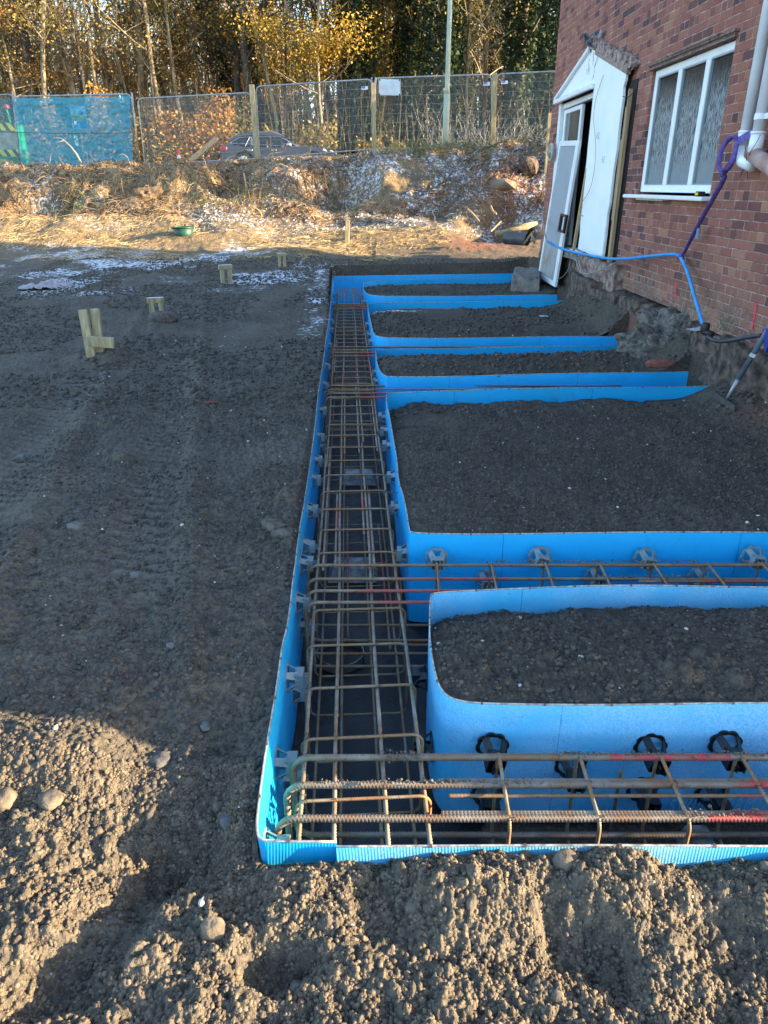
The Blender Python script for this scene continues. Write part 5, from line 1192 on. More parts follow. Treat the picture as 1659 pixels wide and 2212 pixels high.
def leafmat(name, *cols, scale=1.1):
    m = NT(name); oi = m.new('ShaderNodeObjectInfo'); p = m.new('ShaderNodeNewGeometry').outputs['Position']
    wn_ = m.new('ShaderNodeTexWhiteNoise', noise_dimensions='3D'); q = m.new('ShaderNodeVectorMath', operation='SNAP'); m.l.new(p, q.inputs[0]); q.inputs[1].default_value = (.22, .22, .22); m.l.new(q.outputs[0], wn_.inputs['Vector'])
    v = m.math('ADD', m.math('MULTIPLY', m.noise(p, scale, 3), .7), m.math('MULTIPLY', wn_.outputs[0], .3))
    st = [(.28 + .44 * i / (len(cols) - 1), c) for i, c in enumerate(cols)]
    c = m.ramp(v, *st); m.l.new(c, m.b.inputs['Base Color']); m.b.inputs['Roughness'].default_value = .65
    o_ = m.n['Material Output']; tl = m.new('ShaderNodeBsdfTranslucent'); m.l.new(c, tl.inputs[0]); ms = m.new('ShaderNodeMixShader'); ms.inputs[0].default_value = .35
    m.l.new(m.b.outputs[0], ms.inputs[1]); m.l.new(tl.outputs[0], ms.inputs[2]); m.l.new(ms.outputs[0], o_.inputs[0]); return m.m
m_l_brown = leafmat('russet leaves', (.14, .065, .022), (.34, .16, .04), (.46, .26, .055), (.23, .18, .05))
m_l_gold = leafmat('gold leaves', (.25, .13, .02), (.48, .29, .035), (.58, .41, .06), (.34, .22, .035))
m_l_olive = leafmat('olive leaves', (.08, .09, .028), (.22, .18, .05), (.38, .26, .06), (.12, .13, .04))
m_ivy = leafmat('ivy leaves', (.012, .028, .012), (.025, .05, .02), (.045, .075, .028), (.02, .035, .016))
bk = NT('tree bark'); bo = bk.new('ShaderNodeNewGeometry').outputs['Position']; bm_ = bk.new('ShaderNodeMapping'); bm_.inputs['Scale'].default_value = (6, 6, 1.2); bk.l.new(bo, bm_.inputs[0])
bk.l.new(bk.ramp(bk.noise(bm_.outputs[0], 1.5, 6, .7), (.34, (.085, .065, .04)), (.5, (.19, .15, .095)), (.66, (.38, .32, .21))), bk.b.inputs['Base Color']); bk.b.inputs['Roughness'].default_value = .9; bk.bump(bk.noise(bm_.outputs[0], 6, 4), .6, .03)
m_bark = bk.m; m_barkd = mat('dark bark', (.035, .028, .022), .9, col2=(.10, .085, .065), vscale=3, bump=.5, bscale=12)
def tree_proto(name, seed, hgt, r, kind, lean=(0, 0)):
    rg = np.random.default_rng(seed); out, tips = [], []; k = 12
    P = [np.zeros(3)]; d = np.array([rg.normal(0, .07), rg.normal(0, .07), 1.0])
    for i in range(k):
        d = d + rg.normal(0, .075 if kind == 'thin' else .05, 3) * [1, 1, 0]; d[:2] *= .95; dd = d / np.linalg.norm(d); P.append(P[-1] + dd * hgt / k)
    P = np.array(P); rr = r * np.linspace(1, .32, k + 1); rr[0] *= 1.35; P[0, 2] = -.4; out.append((P, rr))
    nb = {'thin': 15, 'beech': 15, 'gold': 16, 'ivy': 8, 'bare': 20}[kind]
    for i in range(nb):
        t = rg.uniform(.16 if kind in ('beech', 'gold') else .25, 1); j = t * k; a = P[int(min(j, k - 1))] * (1 - j % 1) + P[min(int(j) + 1, k)] * (j % 1)
        ang = rg.uniform(0, 2 * math.pi); el = rg.uniform(.1, .9); nd = np.array([math.cos(ang), math.sin(ang), el]); nd /= np.linalg.norm(nd)
        grow(rg, a, nd, rg.uniform(1.6, 3.6) * (1.2 - .5 * t) * (.7 if kind == 'thin' else 1), r * (1 - .7 * t) * rg.uniform(.22, .45), 2 if kind != 'thin' else 1, out, tips)
    V_, F_ = tubes_np([o for o in out], 5)
    tm = mesh_np(name + '_trunk', V_, F_, True)
    tips = np.array(tips); cr = None
    if kind in ('beech', 'gold', 'thin'):
        per = {'beech': 46, 'gold': 52, 'thin': 15}[kind]
        pick = tips[rg.random(len(tips)) < {'beech': .7, 'gold': .85, 'thin': .6}[kind]]
        c = np.repeat(pick, per, 0) + rg.normal(0, .42, (len(pick) * per, 3)) * [1.3, 1.3, .5]
        V2, F2 = quads_np(c, rg.uniform(.032, .068, len(c)), rg, .3); cr = mesh_np(name + '_crown', V2, F2)
    elif kind == 'ivy':
        n_ = 15000; t = rg.random(n_) ** .85; j = t * k; i0 = np.minimum(j.astype(int), k - 1); fr = (j - i0)[:, None]; c = P[i0] * (1 - fr) + P[i0 + 1] * fr
        ang = rg.uniform(0, 2 * math.pi, n_); rad = (r + .12 + .34 * (vn(ang * 1.5 + seed, t * 14, seed) + .3 * vn(ang * 4, t * 40, seed + 1))) * rg.uniform(.75, 1.12, n_); c = c + np.stack([np.cos(ang) * rad, np.sin(ang) * rad, rg.normal(0, .1, n_)], -1)
        pick = tips[rg.random(len(tips)) < .5]; c2 = np.repeat(pick, 12, 0) + rg.normal(0, .3, (len(pick) * 12, 3)); c = np.concatenate([c, c2])
        V2, F2 = quads_np(c, rg.uniform(.05, .10, len(c)), rg, .2); cr = mesh_np(name + '_crown', V2, F2)
    return tm, cr
PR = {}
for kd, cnt_ in (('beech', 3), ('gold', 2), ('thin', 4), ('ivy', 3), ('bare', 2)):
    PR[kd] = [tree_proto(kd, 50 + 7 * i + len(kd) * 13, {'beech': 15, 'gold': 12, 'thin': 13, 'ivy': 15, 'bare': 15}[kd], {'beech': .21, 'gold': .15, 'thin': .085, 'ivy': .22, 'bare': .20}[kd], kd) for i in range(cnt_)]
LM = {'beech': m_l_brown, 'gold': m_l_gold, 'thin': m_l_olive, 'ivy': m_ivy}
NMK = {'beech': 'beech_tree', 'gold': 'golden_tree', 'thin': 'young_tree', 'ivy': 'ivy_clad_tree', 'bare': 'bare_tree'}
meshcache = {}
def put_tree(kd, v, x, y, label, group=None, s=1.0, rz=0.0, sz=1.0, crown=None, bark=None):
    tm, cr = PR[kd][v]; t = thing(NMK[kd], label, 'tree', (x, y, gz(x, y) - .05), group, (0, 0, rz)); t.scale = (s, s, s * sz)
    def mk(me, nm, m):
        key = (me.name, m.name)
        if key not in meshcache: c = me.copy(); c.materials.append(m); meshcache[key] = c
        o = bpy.data.objects.new(nm, meshcache[key]); C.objects.link(o); o.parent = t
    mk(tm, 'trunk', bark or m_bark)
    if cr is not None: mk(cr, 'crown', crown or LM[kd])
    return t
def xat(px, y, z=5.0): return PY(px, 200, y).x
rt = random.Random(21)
uniq = [('bare', 0, 160, 40.5, 'thick pale grey trunk that leans left above the middle of the blue sheet', 1.05), ('thin', 0, 101, 39.5, 'slim sunlit yellowish trunk left of the thick pale grey one', 1.5),
        ('beech', 0, 88, 42.5, 'russet leaved tree with a dark trunk left of the slim sunlit trunk', 1.1), ('beech', 1, 20, 41, 'dark leaning trunk with brown leaves at the left picture edge', 1.0),
        ('bare', 1, 232, 43, 'forked tree with crossing limbs above the right end of the blue sheet', .9), ('thin', 1, 212, 40, 'thin sunlit trunk above the right end of the blue sheet', 1.2),
        ('thin', 2, 352, 40, 'slender mottled trunk behind the left half of the bare fence panel', 1.5), ('beech', 2, 300, 45, 'large brown leaved tree behind the gap between blue sheet and bare panel', 1.15),
        ('bare', 1, 548, 41, 'dark bare tree with spreading limbs behind the first timber post', 1.25), ('gold', 0, 678, 40.5, 'tall golden leaved tree with a sunlit trunk behind the car bonnet', 1.15),
        ('ivy', 0, 765, 40, 'broad ivy covered trunk just left of the second timber post', 1.25), ('gold', 1, 838, 43, 'low golden tree spreading above the blank white board', .85),
        ('ivy', 1, 882, 41.5, 'narrow ivy covered trunk right of the white board', .9), ('ivy', 2, 938, 40, 'very broad dark ivy mass left of the lamp column', 1.5),
        ('thin', 3, 1012, 40, 'pair of thin pale stems right of the lamp column', 1.2), ('ivy', 0, 1120, 41.5, 'ivy covered tree behind the third timber post', 1.4), ('ivy', 1, 1190, 39.5, 'dark ivy covered tree against the corner of the brick house', 1.6),
        ('bare', 0, 460, 44, 'bare dark tree behind the rear of the car', 1.0), ('ivy', 2, 498, 47, 'dark ivy bush tree over the roof of the car', .9)]
for i, (kd, v, px, y, lab, s) in enumerate(uniq): put_tree(kd, v, xat(px, y), y, lab, None, s, rt.uniform(0, 6.28), bark=m_barkd if kd == 'ivy' or 'dark' in lab else m_bark)
for i in range(12):
    px = [8, 60, 128, 190, 268, 330, 398, 430, 590, 622, 705, 960][i]; y = 39 + (i * 7 % 5) * .5
    put_tree('thin', i % 4, xat(px, y), y, 'slim sunlit stem in the front row of the wood beyond the road', 'slim front row stems', [1.0, 1.3, .8, 1.15, .9][i % 5], i * 1.7, crown=[m_l_olive, m_l_brown, m_l_olive][i % 3], bark=[m_bark, m_barkd, m_bark, m_barkd][i % 4])
for i in range(92):
    y = rt.uniform(42, 72); px = rt.uniform(-120, 1330); x = xat(px, y)
    if px < 420: kd = rt.choice(['beech', 'beech', 'thin', 'thin', 'bare', 'beech'])
    elif px < 640: kd = rt.choice(['thin', 'bare', 'thin', 'beech', 'gold'])
    elif px < 930: kd = rt.choice(['thin', 'gold', 'bare', 'gold', 'beech', 'ivy'])
    else: kd = rt.choice(['ivy', 'ivy', 'bare', 'thin', 'ivy'])
    lab = {'beech': 'brown leaved tree among many in the wood beyond the road', 'thin': 'thin stemmed young tree among many in the wood beyond the road', 'bare': 'bare limbed tree among many in the wood beyond the road', 'gold': 'golden leaved tree deep in the wood beyond the road', 'ivy': 'ivy wrapped tree deep in the wood beyond the road'}[kd]
    cr_ = m_l_olive if kd == 'beech' and rt.random() < .5 else None
    put_tree(kd, rt.randrange(len(PR[kd])), x, y, lab, {'beech': 'brown leaved trees in the wood', 'thin': 'young trees in the wood', 'bare': 'bare trees in the wood', 'gold': 'golden trees in the wood', 'ivy': 'ivy wrapped trees in the wood'}[kd], rt.uniform(.8, 1.3), rt.uniform(0, 6.28), crown=cr_, bark=rt.choice([m_bark, m_bark, m_barkd]))
# ivy covered trees right of the picture, beyond the house: they shade the right half of the bank
for i, (x, y, s) in enumerate(((9.5, 18.6, .62), (11.5, 19.8, .7), (10.2, 21.2, .66), (13, 20.8, .7), (12.5, 22.4, .7), (15, 23.5, .8))):
    put_tree('ivy', i % 3, x, y, 'ivy covered tree behind the brick house', 'trees hidden behind the house', s, i * 1.3, bark=m_barkd)
# understorey, thicket and the far mass of the wood: nobody could count these
def leafy(name, n_, fx, lab, m, cat, seed, smin=.05, smax=.11):
    rg = np.random.default_rng(seed); c = fx(rg, n_); V2, F2 = quads_np(c, rg.uniform(smin, smax, len(c)), rg, .2)
    o = link(name, mesh_np(name, V2, F2), m); tag(o, lab, cat, None, 'stuff')
def und(x0, x1, y0, y1, h0, h1, cl):
    def f(rg, n_):
        x = rg.uniform(x0, x1, n_); y = rg.uniform(y0, y1, n_); hh = h0 + (h1 - h0) * vn(x * .9 + cl, y * .5, cl) ** 1.5; dens = vn(x * 1.1, y * .7 + cl, cl + 3) > .38
        return np.stack([x, y, 2.1 + hh * rg.random(n_) ** .8], -1)[dens]
    return f
leafy('undergrowth', 60000, und(-26, -7, 37.5, 44, 1.2, 4.2, 5), 'russet leafy undergrowth at the edge of the wood behind the blue sheets', m_l_brown, 'undergrowth', 5, .05, .10)
leafy('undergrowth', 45000, und(-12, 1, 37.5, 46, .8, 4.0, 9), 'olive undergrowth behind the car', m_l_olive, 'undergrowth', 9, .05, .10)
leafy('undergrowth', 60000, und(-9, 16, 38.5, 48, .8, 4.6, 15), 'dark evergreen undergrowth under the ivy covered trees', m_ivy, 'undergrowth', 15, .05, .11)
def farw(rg, n_):
    x = rg.uniform(-62, 45, n_); y = rg.uniform(74, 92, n_); z = 2 + 17 * rg.random(n_) ** 1.15; k = vn(x * .35, z * .35, 41) + .35 * vn(x * 1.2, z * 1.2, 42) > .50 + .018 * z; return np.stack([x, y, z], -1)[k]
leafy('distant_wood', 130000, farw, 'far part of the wood seen as a brown haze of twigs and leaves', m_l_olive, 'wood', 44, .10, .2)
rg = np.random.default_rng(77); tb = []
for i in range(900):
    x = rg.uniform(-60, 44); y = rg.uniform(60, 90); h_ = rg.uniform(9, 18); lx = rg.normal(0, .8); r_ = rg.uniform(.04, .16)
    tb.append((np.array([[x, y, 1.8], [x + lx * .3, y, 2 + h_ * .4], [x + lx * .5, y, 2 + h_ * .7], [x + lx, y, 2 + h_]]), [r_, r_ * .8, r_ * .6, r_ * .3]))
    for k in range(7):
        z0 = 2 + h_ * rg.uniform(.2, .9); a = rg.normal(0, 1.3); tb.append((np.array([[x + lx * .4, y, z0], [x + lx * .4 + a * .6, y, z0 + abs(rg.normal(0, .7)) + .3], [x + lx * .4 + a * 1.3, y, z0 + abs(rg.normal(0, 1.2)) + .8]]), [r_ * .35, r_ * .22, r_ * .1]))
V2, F2 = tubes_np(tb, 4); o = link('distant_trunks', mesh_np('distant_trunks', V2, F2), m_bark); tag(o, 'crowd of thin distant trunks and twigs filling the depth of the wood', 'trunks', None, 'stuff')
# thicket of fine twigs in front of the wood
tb = []
for i in range(1700):
    x = rg.uniform(-24, 15); y = rg.uniform(37.4, 46); h_ = rg.uniform(.8, 4.5); l_ = rg.normal(0, .5, 2); r_ = rg.uniform(.006, .022)
    tb.append((np.array([[x, y, 2.0], [x + l_[0] * .4, y + l_[1] * .4, 2 + h_ * .5], [x + l_[0], y + l_[1], 2 + h_]]), [r_, r_ * .7, r_ * .3]))
V2, F2 = tubes_np(tb, 3); o = link('thicket', mesh_np('thicket', V2, F2), mat('brown twigs', (.05, .035, .022), .9, col2=(.20, .14, .08), vscale=2)); tag(o, 'thicket of bare saplings and twigs along the far side of the road', 'thicket', None, 'stuff')
# ================= objects lying about, hose, strap, tools =================
def rock(name, c, size, m, label, cat, seed, group=None, sub=3, rough=.16, rotz=0.0, flat=1.0, smooth=False, parent=None):
    bm = bmesh.new(); bmesh.ops.create_icosphere(bm, subdivisions=sub, radius=1); P = np.array([v.co for v in bm.verts]); q = P * 2.1 + seed * 3.7
    d = 1 + rough * 1.6 * fbm(q[:, 0] + q[:, 2], q[:, 1] - q[:, 2] * .7, seed, 3) + rough * .5 * fbm(q[:, 0] * 3 + q[:, 2], q[:, 1] * 3, seed + 5, 2) + (rough * .35 * fbm(q[:, 0] * 9 + q[:, 2] * 7, q[:, 1] * 9 - q[:, 2] * 5, seed + 6, 3) if sub > 4 else 0)
    k = (np.abs(P) ** 3.2).sum(1) ** (1 / 3.2); P = P / k[:, None] * (.55) + P * .45; P = P * d[:, None]
    M = Matrix.Rotation(rotz, 3, 'Z')
    for v, p in zip(bm.verts, P): v.co = M @ Vector((p[0] * size[0] / 2, p[1] * size[1] / 2, p[2] * size[2] / 2)) + Vector(c)
    me = bpy.data.meshes.new(name); bm.to_mesh(me); bm.free()
    if smooth: me.polygons.foreach_set('use_smooth', [True] * len(me.polygons))
    o = link(name, me, m, parent)
    if label: tag(o, label, cat, group)
    return o
m_stone = mat('field stone', (.07, .058, .044), .95, col2=(.165, .135, .10), vscale=25, bump=.6, bscale=60)
m_stoneg = mat('grey field stone', (.055, .055, .055), .9, col2=(.15, .15, .145), vscale=25, bump=.6, bscale=60)
m_clod = mat('soil clod', (.055, .047, .040), .95, col2=(.13, .11, .09), vscale=30, bump=.9, bscale=70)
def on(px, py, z=0.0): 
    p = W(px, py, z); return Vector((p.x, p.y, gz(p.x, p.y)))
stones = [(462, 2020, .075, .10, 'largest egg shaped stone in the sunlit soil near the bottom of the picture'), (345, 1632, .085, .05, 'flat grey slab of stone at the edge of shade, left of the blue corner'), (490, 1770, .06, .03, 'narrow tilted stone just left of the blue corner board'),
          (405, 1680, .05, .03, 'flat stone at the top of the sunlit spur of soil'), (12, 1745, .08, .06, 'round flat stone at the left picture edge'), (115, 1745, .09, .05, 'rectangular stone in the sunlit soil left of the dark hollow'), (470, 1730, .045, .04, 'small stone beside the ridge of lit soil'),
          (590, 1905, .05, .05, 'stone half buried below the blue corner'), (1650, 1900, .05, .05, 'stone at the right picture edge below the front board'), (1560, 2030, .05, .05, 'rounded stone low at the right of the sunlit soil'), (1015, 1985, .055, .045, 'oval stone in the middle of the sunlit soil'),
          (895, 1975, .05, .04, 'pale stone with a dark hollow on its right'), (1215, 1895, .08, .05, 'broad clod with a dark side below the front board'), (1130, 1866, .05, .04, 'stone stuck upright against the front board'), (640, 2110, .05, .05, 'stone near the bottom left of centre'), (1205, 2150, .04, .035, 'small round stone at the bottom edge')]
for i, (px, py, a, h_, lab) in enumerate(stones):
    c = on(px, py, -.06); a *= .8; rock('stone', c + Vector((0, 0, h_ * .15)), (a, a * (.7 + .4 * ((i * 37) % 10) / 10), h_ * .8), m_stone if i not in (1, 2) else m_stoneg, lab, 'stone', 400 + i, 'stones in the sunlit foreground soil', rotz=i * 1.1, smooth=True)
st2 = [(165, 1140, .11, 'pale flat stone on the left working ground'), (170, 1105, .06, 'small stone just behind the pale flat one on the left'), (290, 1232, .07, 'rounded stone lying in the middle of the left ground'), (590, 1140, .16, 'large clod beside the left trench board'), (610, 1155, .13, 'broken clod touching the left trench board'),
       (45, 985, .10, 'smooth oval stone near the left picture edge'), (540, 1232, .05, 'stone left of the trench, below the two large clods'), (370, 1395, .05, 'stone in the lower part of the left ground'), (355, 705, .42, 'big grey clod in front of the second timber peg'), (250, 745, .25, 'clod piled against the nearest timber peg'), (440, 1540, .05, 'stone close to the shade edge on the left ground')]
for i, (px, py, a, lab) in enumerate(st2):
    c = on(px, py, 0); rock('stone', c + Vector((0, 0, a * .05)), (a * .9, a * .65, a * .4), m_stoneg if i not in (3, 4, 8, 9) else m_clod, lab, 'stone', 430 + i, 'stones on the shaded left ground', rotz=i * .8, smooth=True)
# pale specks
rs2 = random.Random(9)
# timber pegs
def peg_goal(px, py, z, w_, hh, lab, rot=0.0, tilt=0.0, legs=True):
    p = W(px, py, z); p.z = gz(p.x, p.y); r = thing('timber_peg', lab, 'timber peg', p, 'timber setting out pegs')
    d = Vector((math.cos(rot), math.sin(rot), 0)); n_ = Vector((-math.sin(rot), math.cos(rot), 0)); t_ = Vector((tilt, 0, 1)).normalized()
    for s_ in (-1, 1):
        t = MB(); a = p + d * s_ * w_ * .27 - Vector((0, 0, .2)); t.bar(a, a + t_ * (hh + .19), w_ * .28, .045, up=n_); t.build('leg', m_pale, r, bevel=.004)
    t = MB(); c = p + t_ * hh; t.bar(c - d * w_ * .5, c + d * w_ * .5, .045, w_ * .30, up=(0, 0, 1)); t.build('crossbar', m_pale, r, bevel=.004)
    t = MB(); t.bar(c - d * w_ * .46 + Vector((0, 0, w_ * .15 + .002)), c + d * w_ * .46 + Vector((0, 0, w_ * .15 + .002)), .04, .004); t.build('frost_cap', mat('hoar frost', (.70, .74, .80), .9), r)
    return r
peg_goal(341, 688, 0, .22, .24, 'second nearest timber peg, two legs and a crossbar behind the big clod', .35)
peg_goal(490, 612, .08, .24, .26, 'third timber peg, small goalpost shape on the frosty ground', .5)
peg_goal(609, 562, .3, .17, .22, 'farthest timber peg, at the edge of the shade', .3)
p = W(205, 782, 0); p.z = gz(p.x, p.y); rp = thing('timber_peg', 'nearest timber peg, two tall leaning posts with a short crossbar low down', 'timber peg', p, 'timber setting out pegs')
for (x0, y0, x1, y1, dy) in ((203, 800, 179, 669, 0), (218, 770, 205, 667, .10)):
    a = PY(x0, y0, p.y + dy); b = PY(x1, y1, p.y + .12 + dy); a = a + (a - b) * .25; t = MB(); t.bar(a, b, .085, .045, up=(0, 1, 0)); t.build('post', m_pale, rp, bevel=.004)
t = MB(); a = PY(190, 737, p.y - .05); b = PY(247, 741, p.y - .02); t.bar(a, b, .045, .10, up=(0, 0, 1)); t.build('crossbar', m_pale, rp, bevel=.004)
a = PY(748, 545, 17.0); b = PY(751, 475, 17.05); a.z -= .3; t = MB(); t.bar(a, b, .095, .06, up=(0, 1, 0)); o = t.build('timber_stake', m_pale, None, bevel=.004); tag(o, 'single upright stake standing in the sunlit soil beyond the trench', 'stake')
# green tub
p = W(397, 514, .5); p = Vector((p.x, p.y, gz(p.x, p.y))); tub = thing('green_tub', 'round green plastic tub on the sunlit grass in front of the bank', 'tub', p)
p = PY(397, 512, 17.6); p.z = gz(p.x, 17.6) - .02; tub.location = p
rr_ = 24.5 / 1560 * 16.1
t = MB(); t.tube([p, p + Vector((0, 0, .17)), p + Vector((0, 0, .175)), p + Vector((0, 0, .02))], [rr_ * .78, rr_ * .97, rr_ * .93, rr_ * .74], 28, caps=False); m_tub = mat('green tub plastic', (.010, .07, .042), .45, var=.15); t.build('bowl', m_tub, tub, smooth=True)
t = MB(); t.tube([p + Vector((rr_ * math.cos(a) * .98, rr_ * math.sin(a) * .98, .175)) for a in [i * math.pi / 14 for i in range(28)]], .016, 6, closed=True); t.build('rolled_rim', m_tub, tub, smooth=True)
t = MB(); t.tube([p + Vector((0, 0, .03)), p + Vector((0, 0, .04))], rr_ * .74, 24); t.build('tub_bottom', m_tub, tub)
# crumpled plastic bag
def crumple(name, c, sx, sy, h_, m, lab, cat, seed, n=26):
    g_ = np.linspace(-1, 1, n); xx_, yy_ = np.meshgrid(g_, g_); r_ = np.sqrt(xx_ ** 2 + yy_ ** 2); sh = 1 + .35 * fbm(np.arctan2(yy_, xx_) * 1.5 + seed, r_ * 0, seed, 3)
    X_ = c[0] + xx_ * sx * sh; Y_ = c[1] + yy_ * sy * sh; Z_ = c[2] + .01 + h_ * (np.abs(fbm(xx_ * 2.5 + seed, yy_ * 2.5, seed, 5, .65)) * 1.6 + .25 * np.abs(fbm(xx_ * 9, yy_ * 9, seed + 2, 3))) * (1 - .6 * np.clip(r_, 0, 1) ** 2)
    I = np.arange(n * n).reshape(n, n); q = np.stack([I[:-1, :-1], I[:-1, 1:], I[1:, 1:], I[1:, :-1]], -1).reshape(-1, 4)
    o = link(name, mesh_np(name, np.stack([X_, Y_, Z_], -1).reshape(-1, 3), q, True), m); tag(o, lab, cat); return o
c = on(108, 622, .05); crumple('plastic_bag', c, .30, .42, .13, mat('dirty clear plastic', (.24, .25, .25), .35, col2=(.46, .36, .34), vscale=4, trans=0.0), 'crumpled dirty plastic bag on the frosty ground at the left', 'plastic bag', 51)
c = on(455, 875, 0); crumple('dead_leaf', c, .055, .03, .03, mat('dead brown leaf', (.16, .05, .02), .7), 'single dead brown leaf on the left working ground', 'leaf', 52, 10)
c = W(1700, 700, 0)
# broken concrete by the wall
m_cl = mat('broken concrete', (.06, .054, .047), .95, col2=(.20, .182, .158), vscale=14, bump=1.0, bscale=26)
def chunk(name, pts, m, lab, cat, seed, amp=.05, zb=-.05, n=24, group=None):   # pts: top outline (D px, z) of a rough block, sides going down
    (ax_, ay_), (bx_, by_), (cx_, cy_), (dx_, dy_), z = pts
    A_, B_, C_, D_ = W(ax_, ay_, z), W(bx_, by_, z), W(cx_, cy_, z), W(dx_, dy_, z)
    bm = bmesh.new(); bmesh.ops.create_cube(bm, size=1); bmesh.ops.subdivide_edges(bm, edges=bm.edges, cuts=n, use_grid_fill=True); P = np.array([v.co for v in bm.verts]) + .5
    cen = (np.array(A_) + np.array(B_) + np.array(C_) + np.array(D_)) / 4
    T_ = (np.array(A_)[None] * (1 - P[:, :1]) + np.array(B_)[None] * P[:, :1]) * (1 - P[:, 1:2]) + (np.array(D_)[None] * (1 - P[:, :1]) + np.array(C_)[None] * P[:, :1]) * P[:, 1:2]
    r_ = 1.10 - .10 * P[:, 2:3]; T_ = cen + (T_ - cen) * r_; T_[:, 2] = zb + (z - zb) * P[:, 2]
    N3 = np.stack([fbm(T_[:, 0] * 4 + T_[:, 2] * 3, T_[:, 1] * 4 + seed, seed + k, 5) for k in range(3)], -1) * amp
    edge = np.minimum(1, ((np.abs(P - .5) > .44).sum(1))) ; T_ += N3; out = (T_ - cen); T_ -= out * (.05 * (np.abs(P[:, :1] - .5) > .4) * (np.abs(P[:, 2:3]) > .9))
    T_[:, 2] += peb(T_[:, 0], T_[:, 1], .05, seed + 9, .6) * .5 * (P[:, 2] > .95)
    for v, t_ in zip(bm.verts, T_): v.co = t_
    me = bpy.data.meshes.new(name); bm.to_mesh(me); bm.free(); o = link(name, me, m); tag(o, lab, cat, group); return o
rock('concrete_lump', W(1448, 748, .10), (.86, .66, .62), m_cl, 'large rough lump of old concrete where the narrow soil bed meets the house', 'concrete', 501, sub=6, rough=.24, rotz=.15)
chunk('concrete_lump', ((1107, 596), (1166, 598), (1168, 579), (1112, 576), .24), mat('pale concrete block', (.09, .085, .075), .95, col2=(.24, .22, .195), vscale=8, bump=.8, bscale=30), 'pale concrete block beyond the end of the farthest blue board', 'concrete', 502, .02, -.1)
rock('rubble_mound', W(1570, 775, -.02), (.75, .6, .40), m_foot, 'mound of dark earth and rubble between the concrete lump and the brick wall', 'rubble', 511, sub=5, rough=.3, smooth=True)
for i_, (px_, py_, s_) in enumerate(((1500, 738, .10), (1530, 748, .08), (1555, 735, .07), (1585, 742, .09), (1612, 760, .08), (1545, 765, .06), (1475, 715, .07))): rock('rubble_stone', W(px_, py_, .2), (s_, s_ * .8, s_ * .7), m_cl, 'broken stone in the dark rubble below the sagging black pipe', 'stone', 520 + i_, 'rubble stones by the wall', sub=2, rough=.3)
rock('brick_piece', W(1432, 783, .12) + Vector((-.05, -.05, .0)), (.26, .12, .08), mat('red brick piece', (.20, .07, .05), .9, var=.2, vscale=20, bump=.6), 'dark red brick piece set in the concrete lump', 'brick', 503)
rock('stone_slab', PY(1087, 399, 18.6), (.62, .5, .26), mat('mossy slab', (.13, .10, .07), .9, col2=(.22, .17, .12), vscale=5, bump=.6), 'tilted stone slab poking out of the bank above the pit', 'slab', 504, rough=.18, sub=2, rotz=-.3)
rock('boulder', PY(1140, 357, 20.4) + Vector((0, 0, -.05)), (.42, .4, .42), m_foot, 'rounded brown boulder high on the bank near the house', 'boulder', 505, rough=.4, sub=2, rotz=.6)
rock('root_stump', PY(1050, 350, 21.0), (.35, .4, .3), mat('cut stump', (.15, .095, .05), .9, var=.4, vscale=12, bump=.8), 'sunlit stump with torn roots high on the bank', 'stump', 506, rough=.5)
rock('root_stump', PY(318, 425, 20.2), (.75, .5, .42), mat('cut stump'), 'pale root ball in the middle of the sunlit bank on the left', 'stump', 507, rough=.3)
# drain pipe pieces and timber beyond the farthest bed
m_dp = mat('dark clay drain', (.075, .068, .066), .5, var=.3, vscale=8, bump=.3)
t = MB(); a, b = PY(1092, 514, 15.3), PY(1140, 517, 15.0); t.tube([a, b], .12, 24, caps=False); t.tube([b + Vector((0, 0, 0)), a], .10, 24, caps=False); tag(t.build('drain_pipe', m_dp, None, smooth=True), 'short length of dark drain pipe lying left of the house corner', 'pipe')
t = MB(); a, b = PY(1150, 503, 15.2), PY(1172, 492, 15.6); t.tube([a, b], .10, 18, caps=False); tag(t.build('drain_pipe', m_dp, None, smooth=True), 'broken end of a drain pipe between the dark pipe and the house corner', 'pipe')
m_log = mat('split log', (.26, .17, .09), .9, col2=(.42, .31, .18), vscale=9, bump=.6)
for i, (p0, p1, r_, y_, lab) in enumerate((((1070, 505), (1165, 488), .045, 15.9, 'long pale log lying behind the dark drain pipe'), ((1100, 498), (1160, 482), .05, 16.3, 'thick split log farthest behind the drain pipe'), ((1132, 528), (1152, 500), .022, 14.9, 'thin stick leaning on the dark drain pipe'), ((1155, 525), (1146, 505), .022, 14.85, 'short crooked stick right of the dark drain pipe'))):
    a, b = PY(*p0, y_), PY(*p1, y_ + .1); mid = (a + b) / 2 + Vector((0, 0, .02)); t = MB(); t.tube([a, mid, b], [r_, r_ * .95, r_ * .8], 10); tag(t.build('log' if r_ > .03 else 'stick', m_log, None, smooth=True), lab, 'log' if r_ > .03 else 'stick', 'loose timber beside the drain pipes')
